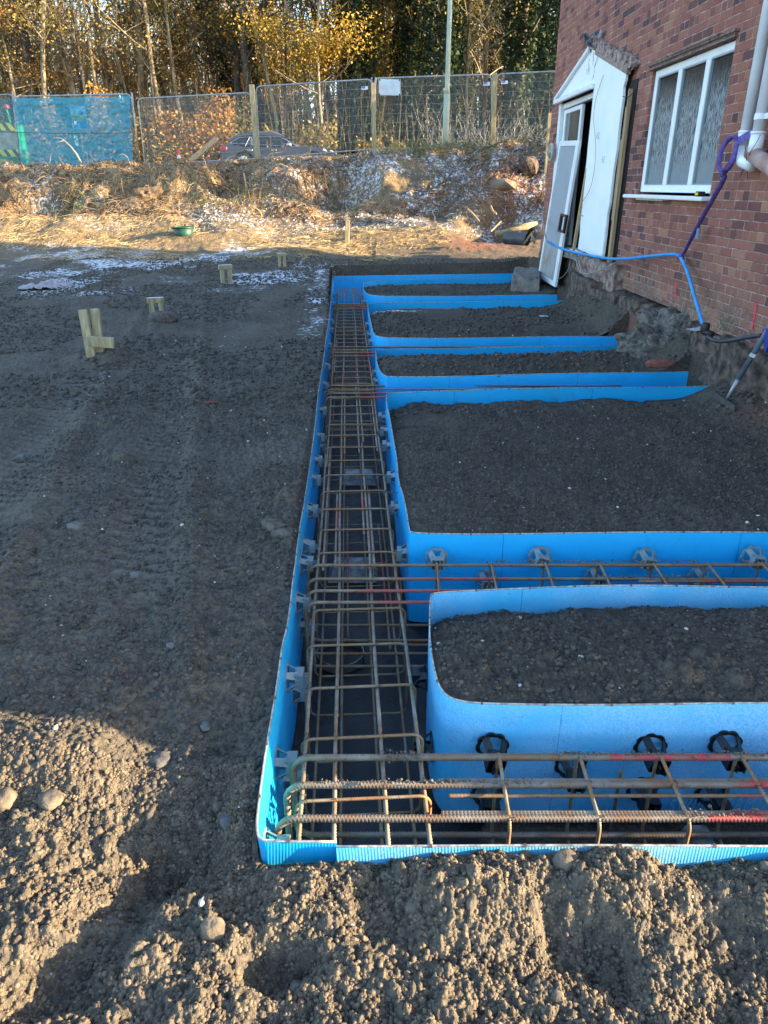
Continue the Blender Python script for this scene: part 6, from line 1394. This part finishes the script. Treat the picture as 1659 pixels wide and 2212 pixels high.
# leaning patio door leaf
BLc, BRc = W(1165.5, 598, .13), W(1203, 620, .13); u_, z_ = HW(1214, 304.7, .14); TLc = wp(u_, z_, .14); u_, z_ = HW(1257, 303, .14); TRc = wp(u_, z_, .14)
leaf = thing('patio_door_leaf', 'loose white framed patio door leaf leaning against the doorway', 'door', (BLc + BRc) / 2)
nrm = (TRc - BLc).cross(TLc - BRc).normalized(); 
if nrm.y > 0: nrm = -nrm
def lq(u, v, o=0): return BLc.lerp(BRc, u).lerp(TLc.lerp(TRc, u), v) + nrm * o
def lbar(nm, u0, u1, v0, v1, o0, o1, m, parent=leaf): 
    t = MB(); t.prism([lq(u0, v0, o0), lq(u1, v0, o0), lq(u1, v1, o0), lq(u0, v1, o0)], nrm * (o1 - o0)); return t.build(nm, m, parent)
lbar('stile', 0, .075, 0, 1, 0, .035, win_m); lbar('stile', .86, 1, 0, 1, 0, .035, win_m); lbar('rail', .076, .859, 0, .035, .001, .034, win_m); lbar('rail', .076, .859, .968, 1, .001, .034, win_m)
fg = NT('frosted door glass'); fgp = fg.new('ShaderNodeNewGeometry').outputs['Position']; fs_ = fg.new('ShaderNodeSeparateXYZ'); fg.l.new(fgp, fs_.inputs[0])
rim = fg.math('MULTIPLY', fg.step(fg.math('ADD', fs_.outputs[2], fg.math('MULTIPLY', fg.noise(fgp, 4, 4), .3)), .95, .6), fg.step(fg.noise(fgp, 5, 5), .45, .6))
fg.l.new(fg.mix(rim, fg.mix(fg.noise(fgp, 3, 3), (.27, .31, .35), (.36, .40, .44)), (.27, .23, .14)), fg.b.inputs['Base Color']); fg.b.inputs['Roughness'].default_value = .55
lbar('pane', .076, .859, .036, .967, .012, .020, fg.m)
hd = MB(); hp = MB()
for (a, b, c_, d_) in ((.86, 1.16, .40, .415), (.86, 1.16, .51, .525), (.86, .915, .4155, .5095), (1.10, 1.16, .4155, .5095)): hp.prism([lq(a - .09, c_, .036), lq(b - .09, c_, .036), lq(b - .09, d_, .036), lq(a - .09, d_, .036)], nrm * .03)
hp.build('handle', m_trim, leaf)
# blue hose and its black continuation, purple sling
def hosepts(l, off): 
    out = []
    for (x, y), o_ in zip(l, off): u, z = HW(x, y, o_); out.append(wp(u, z, o_))
    return out
def smooth_pts(P, it=2):
    P = [Vector(p) for p in P]
    for _ in range(it):
        Q = [P[0]]
        for a, b in zip(P[:-1], P[1:]): Q += [a * .75 + b * .25, a * .25 + b * .75]
        P = Q + [P[-1]]
    return P
zz_ = lambda *l: [((1600 + x / 1.924) * .69125, y / 1.924 * .69125) for x, y in l]
hp_ = hosepts(zz_((215, 1450), (290, 1495), (420, 1527), (580, 1558), (700, 1556), (850, 1538), (980, 1526), (1015, 1545)), (.62, .45, .3, .2, .16, .12, .08, .07))
kn = HW(*zz_((1015, 1540))[0], .07); knot = wp(kn[0], kn[1], .07)
dn = zz_((1055, 1630), (1090, 1760), (1120, 1860), (1160, 1985)); dn_ = [wp(*HW(*p, o_), o_) for p, o_ in zip(dn, (.09, .14, .20, .30))]
hose = MB(); hose.tube(smooth_pts(hp_ + dn_, 2), .0165, 12); o = hose.build('water_pipe', mat('blue water pipe', (.03, .28, .62), .4, var=.15), None, smooth=True); tag(o, 'bright blue water pipe slung along the brick wall and down to the concrete', 'pipe')
e_ = dn_[-1]; m_bp = mat('black water pipe', (.035, .037, .045), .5, var=.3, vscale=12)
cpl = thing('pipe_coupling', 'black screw coupling joining the blue and black pipes on the concrete lump', 'coupling', e_)
t = MB(); t.tube([e_ + Vector((0, 0, .06)), e_ + Vector((0, 0, .045)), e_, e_ + Vector((0, 0, -.03))], [.03, .036, .036, .028], 14); t.build('collar', m_trim, cpl, smooth=True)
t = MB(); t.tube([e_ + Vector((-.01, 0, -.01)), e_ + Vector((.05, -.06, -.03))], .028, 12); t.build('elbow', m_trim, cpl, smooth=True)
zl2 = lambda *l: [((2150 + x / 6.32) * .69125, (950 + y / 6.32) * .69125) for x, y in l]
b1_ = [wp(*HW(*p, o_), o_) for p, o_ in zip(zl2((380, 640), (480, 710), (620, 745), (850, 720), (1100, 670), (1300, 640), (1440, 620)), (.30, .28, .25, .2, .16, .14, .12))]
t = MB(); t.tube(smooth_pts(b1_, 2), .0165, 12); tag(t.build('black_pipe', m_bp, None, smooth=True), 'black pipe sagging to the right along the foot of the brick wall', 'pipe')
b2_ = [PY(*p, y_) for p, y_ in zip(zl2((430, 760), (520, 1000), (640, 1220), (760, 1380)), (6.95, 6.8, 6.65, 6.55))]
t = MB(); t.tube(smooth_pts(b2_, 2), .0165, 12); tag(t.build('black_pipe', m_bp, None, smooth=True), 'black pipe dropping from the coupling into the hole by the board end', 'pipe')
b3_ = [PY(*p, y_) for p, y_ in zip(zl2((290, 1080), (520, 1240), (760, 1420), (860, 1480)), (6.75, 6.7, 6.6, 6.55))]
t = MB(); t.tube(b3_, [.018, .022, .022, .016], 10); tag(t.build('wooden_pole', mat('muddy round pole', (.10, .08, .06), .9, col2=(.20, .165, .125), vscale=15, bump=.5), None, smooth=True), 'muddy round stick pointing into the hole beside the board end', 'stick')
def ribbon(mb, P, wd, side):
    P = [Vector(p) for p in P]; side = [Vector(s) for s in side] if isinstance(side, list) else [Vector(side)] * len(P); vs = []
    for i, p in enumerate(P):
        t = (P[min(i + 1, len(P) - 1)] - P[max(i - 1, 0)]).normalized(); s = (side[i] - t * side[i].dot(t)).normalized(); n_ = t.cross(s)
        vs += [p + s * wd / 2 + n_ * .0015, p - s * wd / 2 + n_ * .0015, p - s * wd / 2 - n_ * .0015, p + s * wd / 2 - n_ * .0015]
    N = len(P); mb.add(vs, [(i * 4 + k, i * 4 + (k + 1) % 4, (i + 1) * 4 + (k + 1) % 4, (i + 1) * 4 + k) for i in range(N - 1) for k in range(4)] + [(0, 1, 2, 3), tuple(4 * (N - 1) + k for k in range(4))])
m_pur = mat('purple webbing', (.12, .085, .33), .8, var=.25, vscale=30, bump=.3)
sling = thing('lifting_sling', 'purple webbing sling tied from the downpipes to the blue water pipe', 'sling', knot)
zs = lambda *l: [((2180 + x / 7.541) * .69125, (380 + y / 7.541) * .69125) for x, y in l]
def hw_pts(l, offs): return [wp(*HW(*p, o_), o_) for p, o_ in zip(l, offs)]
t = MB(); ribbon(t, smooth_pts(hw_pts(zs((1245, 285), (1130, 350), (985, 430), (930, 470)), (.155, .17, .18, .17)), 1), .055, WN.cross(WA) ); t.build('wrap', m_pur, sling)
loopP = hw_pts(zs((930, 470), (900, 350), (780, 370), (600, 560), (510, 850), (500, 1100), (600, 1185), (740, 1100), (850, 900), (910, 620), (940, 420)), (.17, .19, .21, .22, .22, .20, .18, .17, .18, .18, .17))
t = MB(); ribbon(t, smooth_pts(loopP, 2), .040, [ (WN * .6 + WA * .8)] * len(smooth_pts(loopP, 2))); t.build('loop', m_pur, sling, smooth=True)
tailP = hw_pts(zs((920, 600), (860, 850), (700, 1100), (560, 1300)), (.15, .14, .13, .12)) + hw_pts(zz_((1290, 1050), (1200, 1210), (1100, 1390), (1030, 1530)), (.11, .10, .09, .08))
sm_ = smooth_pts(tailP, 2); t = MB(); ribbon(t, sm_, .045, [(WA * math.cos(i * .07) + WN * math.sin(i * .07)) for i in range(len(sm_))]); t.build('tail', m_pur, sling, smooth=True)
t = MB(); t.tube([knot + Vector((0, 0, .03)), knot, knot - Vector((0, 0, .03))], [.018, .03, .02], 10); t.build('knot', m_pur, sling, smooth=True)
t = MB(); q_ = HW(*zz_((1115, 1400))[0], .09); wbox(t, q_[0] - .03, q_[0] + .02, q_[1] - .05, q_[1] + .04, .09, .094); t.build('label_tag', mat('blue sling tag', (.10, .22, .40), .6), sling)
# garden fork / rake leaning at the right
def Wg(px, py, dz=0.0):
    p = W(px, py, 0)
    for _ in range(6): p = W(px, py, gz(p.x, p.y) + dz)
    return p
fk = thing('garden_hoe', 'long handled hoe leaning at the right picture edge with its head on the soil', 'hoe', W(1565, 868, -.05))
a = Wg(1567, 866, .02); b = PY(1672, 690, a.y - .12); t = MB(); d_ = (b - a); c_ = a + d_ * .28
t.tube([a, c_], [.008, .020], 12); t.build('socket', mat('worn steel socket', (.30, .31, .32), .45, .4, var=.3, vscale=15), fk, smooth=True); t = MB(); t.tube([c_, a + d_ * 1.45], .0205, 12); t.build('handle', mat('blue grey handle', (.09, .12, .17), .45, var=.25, vscale=10), fk, smooth=True)
h1, h2 = Wg(1537, 850, .03), Wg(1587, 883, .03); t = MB(); t.bar(h1, h2, .014, .05, up=(0, .5, .86)); t.build('head', mat('muddy steel blade', (.06, .055, .05), .7, var=.3, vscale=20), fk, bevel=.003)
t = MB(); t.bar(a + d_ * .56, a + d_ * .60, .043, .043); t.build('handle_label', mat('worn white label', (.5, .5, .48), .6), fk)
cnr = MB(); q1, q2, q3 = wp(5.60, .60, .12), wp(5.35, .66, .14), wp(5.5, .44, .12); cnr.prism([q1, q2, q3], WN * .02); tag(cnr.build('dark_blue_sheet', mat('dark blue plastic', (.02, .05, .28), .4), None), 'corner of a dark blue plastic sheet behind the hoe handle', 'sheet')
c = W(1503, 716, .36); crumple('paper_scrap', (c.x, c.y, c.z), .085, .05, .05, mat('pale paper scrap', (.40, .44, .50), .8, col2=(.5, .52, .48), vscale=20), 'crumpled pale paper caught by the pipe coupling', 'paper', 61, 12)
c = on(1696 * 0 + (1600 + 205 / 2.0738) * .69125, (850 + 312 / 2.0738) * .69125, -.03); crumple('paper_scrap', c, .055, .05, .03, mat('pale paper scrap'), 'small pale scrap on the second far soil bed', 'paper', 62, 10)
# tape measure on the sill
tp_ = thing('tape_measure', 'black and yellow tape measure on the white window sill', 'tape measure', wp(7.34, 1.505, .05))
t = MB(); wbox(t, 7.285, 7.375, 1.504, 1.548, .02, .085); t.build('case', m_trim, tp_, bevel=.008); t = MB(); wbox(t, 7.30, 7.36, 1.515, 1.538, .0855, .088); t.build('yellow_face', m_yel, tp_); t = MB(); wbox(t, 7.375, 7.40, 1.504, 1.53, .03, .07); t.build('tape_hook', m_yel, tp_)
# bulkhead lamp hanging by the corner
u_, z_ = HW(1190, 329, .12); bl_ = thing('bulkhead_lamp', 'round glass bulkhead lamp hanging left of the doorway', 'lamp', wp(u_, z_, .12)); c0 = wp(u_, z_, .12)
t = MB(); t.tube([c0 + (WA * math.cos(a) + Vector((0, 0, 1)) * math.sin(a)) * .12 for a in [i * math.pi / 12 for i in range(24)]], .022, 8, closed=True); t.build('rim', mat('aged cream rim', (.42, .40, .36), .5), bl_, smooth=True)
t = MB(); t.tube([c0 - WN * .02, c0 + WN * .01, c0 + WN * .05], [.11, .10, .05], 20); t.build('glass', mat('cloudy glass', (.20, .21, .20), .2), bl_, smooth=True); t = MB(); t.tube([c0 + Vector((0, 0, .10)), c0 + Vector((0, 0, .26)) - WN * .06, c0 + Vector((0, 0, .30)) - WN * .12], .008, 6); t.build('bracket', m_trim, bl_)
# loose cables
m_cab = mat('grey cable', (.30, .27, .25), .6); m_cy = mat('yellow earth cable', (.50, .42, .12), .6)
def cable(l, offs, m, r, lab):
    t = MB(); t.tube(smooth_pts(hw_pts(l, offs), 2), r, 6); tag(t.build('cable', m, None, smooth=True), lab, 'cable', 'loose cables at the doorway')
cable(zz_((385, 1560), (400, 1620), (430, 1655), (520, 1630), (600, 1590), (640, 1570)), (.15, .22, .24, .22, .18, .1), m_cab, .007, 'thick grey cable looping under the door sill')
cable(zz_((350, 1560), (345, 1610), (310, 1665), (270, 1680)), (.15, .25, .4, .5), m_cab, .004, 'thin cable hanging from the sill to the leaning door leaf')
cable(zz_((390, 1545), (420, 1640), (480, 1650), (560, 1600)), (.14, .2, .22, .2), m_cab, .005, 'second grey cable under the sill, curling lowest')
cable(zz_((550, 450), (500, 600), (488, 720), (505, 860), (500, 1000), (470, 1150), (410, 1230), (400, 1280), (425, 1300)), (.1, .12, .13, .14, .12, .12, .12, .12, .1), m_cy, .005, 'yellow cable hanging down across the open doorway')
cable(zz_((195, 1250), (180, 1290), (195, 1400), (210, 1450)), (.1, .2, .4, .6), m_cab, .012, 'grey flexible pipe left of the leaning door leaf')
cable(zz_((665, 580), (690, 585), (715, 575), (722, 560)), (.12, .13, .12, .1), m_tie, .005, 'short brown cable end on the white board by the gable foot')
cable(zs((1480, 310), (1400, 480), (1250, 700), (1170, 900), (1050, 1180), (1010, 1290)), (.2, .19, .17, .14, .05, .02), m_tie, .0025, 'thin dark wire dangling from the downpipe bracket')
cable(zs((1120, 560), (1140, 760), (1150, 900), (1160, 1000), (1180, 1340)), (.18, .18, .17, .08, .02), m_tie, .0025, 'thin dark wire hanging straight below the downpipe elbow')
# dead branch in front of the blue sheet
t = MB(); P = [PY((0 + x / 3.687) * .69125, (280 + y / 3.687) * .69125, 23.6) for x, y in ((935, 840), (880, 740), (820, 660), (740, 585), (700, 560), (620, 552), (580, 585))]
t.tube(P, [.022, .019, .017, .014, .009, .006, .004], 6); P2 = [P[3], PY(690 / 3.687 * .69125, (280 + 600 / 3.687) * .69125, 23.5), PY(650 / 3.687 * .69125, (280 + 615 / 3.687) * .69125, 23.5)]; t.tube(P2, [.009, .006, .003], 5)
tag(t.build('dead_branch', mat('bleached branch', (.40, .33, .24), .9), None, smooth=True), 'bare bleached branch sticking up in front of the blue sheet', 'branch')
t = MB(); P = [PY(448 * .0 + 1405 / 1.8433 * .69125, 1000 / 1.8433 * .69125, 20.9), PY(1425 / 1.8433 * .69125, 1110 / 1.8433 * .69125, 20.2)]; t.bar(P[0], P[1], .04, .03); tag(t.build('stick', m_wood, None), 'short straight yellow stick stuck in the middle of the bank', 'stick')
# ================= loose ground cover =================
rg = np.random.default_rng(31)
def gzv(x, y): 
    z = macro(x, y); return z + lumps(x, y, z) * .8
def cr_field(name, n_, fx, fy, rmin, rmax, m, lab, seed, keep=None):
    rg = np.random.default_rng(seed); x = fx(rg, n_); y = fy(rg, n_)
    d, _, _ = near_pt(x, y, void); ok = ~pip(x, y, void) & (d > .012) & (x < 3.0)
    if keep is not None: ok &= keep(x, y)
    x, y = x[ok], y[ok]; z = gzv(x, y); P = np.stack([x, y, z + rmin * .6], -1)
    return crumbs(name, P, m, lab, 'soil', rmin, rmax, seed)
m_cr2 = mat('dry soil crumb', (.070, .054, .037), .95, col2=(.175, .136, .092), vscale=35)
m_cr3 = mat('damp soil crumb', (.036, .030, .024), .95, col2=(.10, .086, .068), vscale=20)
cr_field('soil_crumbs', 130000, lambda r, n: r.uniform(-1.25, 1.35, n), lambda r, n: .62 + (YF + .35 - .62) * r.random(n) ** .8, .0014, .0075, m_cr2, 'crumbly sunlit topsoil in the foreground', 401)
cr_field('soil_crumbs', 95000, lambda r, n: r.uniform(-2.3, 3.0, n), lambda r, n: 1.5 + 4.5 * r.random(n) ** 1.3, .002, .012, m_cr3, 'crumbs and small clods on the shaded ground and soil beds', 402, lambda x, y: (vn(x * 2.2, y * 2, 5) > .22))
cr_field('soil_crumbs', 40000, lambda r, n: r.uniform(-6.5, 3.0, n), lambda r, n: 5.5 + 10 * r.random(n) ** 1.2, .005, .028, m_cr3, 'scattered clods farther back on the shaded ground', 403, lambda x, y: (vn(x * 1.2, y, 5) > .30))
# pale grit
gp = mat('pale grit', (.35, .33, .29), .8, col2=(.62, .60, .55), vscale=50)
cr_field('pale_grit', 500, lambda r, n: r.uniform(-2.6, 3.0, n), lambda r, n: 1.0 + 8 * r.random(n) ** 1.2, .003, .012, gp, 'scattered pale chips of stone and grit on the soil', 404)
# dead vegetation: stems, roots and litter on the bank
def strands(name, n_, fx, fy, L0, L1, r0, r1, m, lab, cat, seed, up=.5, keep=None, arch=1.0, seg=5):
    rg = np.random.default_rng(seed); x = fx(rg, n_); y = fy(rg, n_)
    if keep is not None: k = keep(x, y); x, y = x[k], y[k]
    n_ = len(x); z = gzv(x, y) - .02; L = L0 + (L1 - L0) * rg.random(n_) ** 2; a = rg.uniform(0, 2 * math.pi, n_); el = np.abs(rg.normal(0, up, n_)) + .1
    d = np.stack([np.cos(a) * np.cos(el), np.sin(a) * np.cos(el), np.sin(el)], -1); P = [np.stack([x, y, z], -1)]
    for k in range(seg):
        d = d + rg.normal(0, .22, d.shape); d[:, 2] -= arch * .28; d /= np.linalg.norm(d, axis=1, keepdims=True); P.append(P[-1] + d * (L / seg)[:, None])
    P = np.stack(P, 1); g_ = macro(P[:, :, 0].ravel(), P[:, :, 1].ravel()).reshape(P.shape[:2]); P[:, :, 2] = np.maximum(P[:, :, 2], g_ + .02)
    r = (r0 + (r1 - r0) * rg.random(n_))[:, None] * np.linspace(1, .35, seg + 1)[None]
    T = np.gradient(P, axis=1); T /= np.linalg.norm(T, axis=2, keepdims=True) + 1e-9; u = np.cross(T, [0, 0, 1.0]); u /= np.linalg.norm(u, axis=2, keepdims=True) + 1e-6; v = np.cross(T, u)
    ring = [P + (u * math.cos(q) + v * math.sin(q)) * r[..., None] for q in (0, 2.094, 4.189)]
    V_ = np.stack(ring, 2).reshape(-1, 3); b = (np.arange(n_) * (seg + 1) * 3)[:, None, None]; i = (np.arange(seg) * 3)[None, :, None]; j = np.arange(3)[None, None]
    F_ = np.stack([b + i + j, b + i + (j + 1) % 3, b + i + 3 + (j + 1) % 3, b + i + 3 + j], -1).reshape(-1, 4)
    o = link(name, mesh_np(name, V_, F_), m); tag(o, lab, cat, None, 'stuff'); return o
m_straw = mat('straw stems', (.11, .065, .035), .9, col2=(.42, .31, .18), vscale=2.5); m_root = mat('brown roots', (.07, .04, .025), .9, col2=(.26, .15, .08), vscale=2)
m_fst = mat('frosted stems', (.16, .13, .10), .9, col2=(.52, .52, .54), vscale=3); m_gr = mat('winter grass', (.05, .07, .02), .9, col2=(.22, .22, .08), vscale=2)
bank = lambda r, n: r.uniform(-12.5, 4.5, n); U = lambda a, b: (lambda r, n: r.uniform(a, b, n))
cl = lambda s, t: (lambda x, y: vn(x * .9, y * 1.1, s) > t)
strands('dead_stems', 3600, U(-12.5, -1.5), U(19.2, 22.6), .15, .9, .003, .011, m_straw, 'tangle of dry straw coloured stems over the sunlit left bank', 'stems', 501, .7, cl(3, .42))
strands('roots', 2600, bank, U(19.2, 22.0), .25, 1.3, .006, .022, m_root, 'brown roots and stems hanging down the face of the bank', 'roots', 502, .4, cl(8, .45), 1.6, 7)
strands('frosted_stems', 4500, U(-5, 4.2), U(17.8, 22.6), .08, .5, .003, .009, m_fst, 'frosted broken stems on the shaded right part of the bank', 'stems', 503, .4, cl(13, .40))
strands('straw_litter', 7500, U(-11.5, 1.5), U(15.2, 19.8), .06, .4, .003, .008, mat('golden straw', (.24, .16, .07), .9, col2=(.58, .44, .22), vscale=2.5), 'flattened dry straw and twigs on the sunlit strip before the bank', 'litter', 504, .12, cl(17, .36))
strands('grass_tufts', 3500, U(-.2, 4.5), U(21.6, 23.4), .12, .55, .002, .005, m_gr, 'tufts of green winter grass along the top of the bank at the right', 'grass', 505, 1.0, cl(21, .46), .5)
strands('dry_weeds', 240, U(1.4, 5), U(24.0, 27.5), .8, 1.9, .004, .008, m_fst, 'tall dry weed stalks beyond the fence at the right', 'weeds', 506, 1.3, None, -.1)
strands('green_weeds', 900, U(-9.5, -3), U(19.2, 20.6), .08, .4, .003, .008, mat('bright weeds', (.12, .16, .02), .8, col2=(.36, .34, .05), vscale=3), 'small bright green weeds at the foot of the bank', 'weeds', 507, .9, cl(23, .62), .4)
# leaf litter on the bank
n_ = 16000; x = rg.uniform(-12.5, 4.4, n_); y = rg.uniform(19.6, 23.6, n_); k = vn(x * .8, y, 31) > .34; x, y = x[k], y[k]
V2, F2 = quads_np(np.stack([x, y, gzv(x, y) + .02], -1), rg.uniform(.015, .045, len(x)), rg, .1)
o = link('leaf_litter', mesh_np('leaf_litter', V2, F2), mat('leaf litter', (.10, .05, .025), .9, col2=(.42, .27, .15), vscale=6)); tag(o, 'brown leaf litter and turned sods over the top of the bank', 'litter', None, 'stuff')
n_ = 7000; x = rg.uniform(-4.5, 4.4, n_); y = rg.uniform(18.5, 23.2, n_); k = vn(x * .8, y, 33) > .40; x, y = x[k], y[k]
V2, F2 = quads_np(np.stack([x, y, gzv(x, y) + .02], -1), rg.uniform(.012, .04, len(x)), rg, .1)
o = link('frosted_leaves', mesh_np('frosted_leaves', V2, F2), mat('frosted leaf', (.20, .17, .15), .9, col2=(.62, .66, .72), vscale=7)); tag(o, 'frost covered leaves on the shaded bank', 'litter', None, 'stuff')
# separate roots sticking out of the bank
for i, (pts_, lab) in enumerate((((((1010, 452), (1022, 462), (1035, 478)), 18.6), 'pale crooked root over the pit in the bank'), ((((1082, 478), (1068, 492), (1060, 500)), 18.2), 'yellow root poking out of the pit near the house'), ((((1060, 445), (1066, 458), (1072, 462)), 18.4), 'short pale root above the pit near the house'), ((((430, 455), (445, 450), (470, 430)), 20.0), 'thick broken root in the middle of the bank'), ((((180, 448), (230, 458), (275, 440)), 19.9), 'long green bramble stem arching over the foot of the bank'))):
    t = MB(); P = [PY(*p, pts_[1] - .1 * k) for k, p in enumerate(pts_[0])]; t.tube(smooth_pts(P, 2), .022, 7); tag(t.build('root', m_log, None, smooth=True), lab, 'root', 'roots sticking out of the bank')
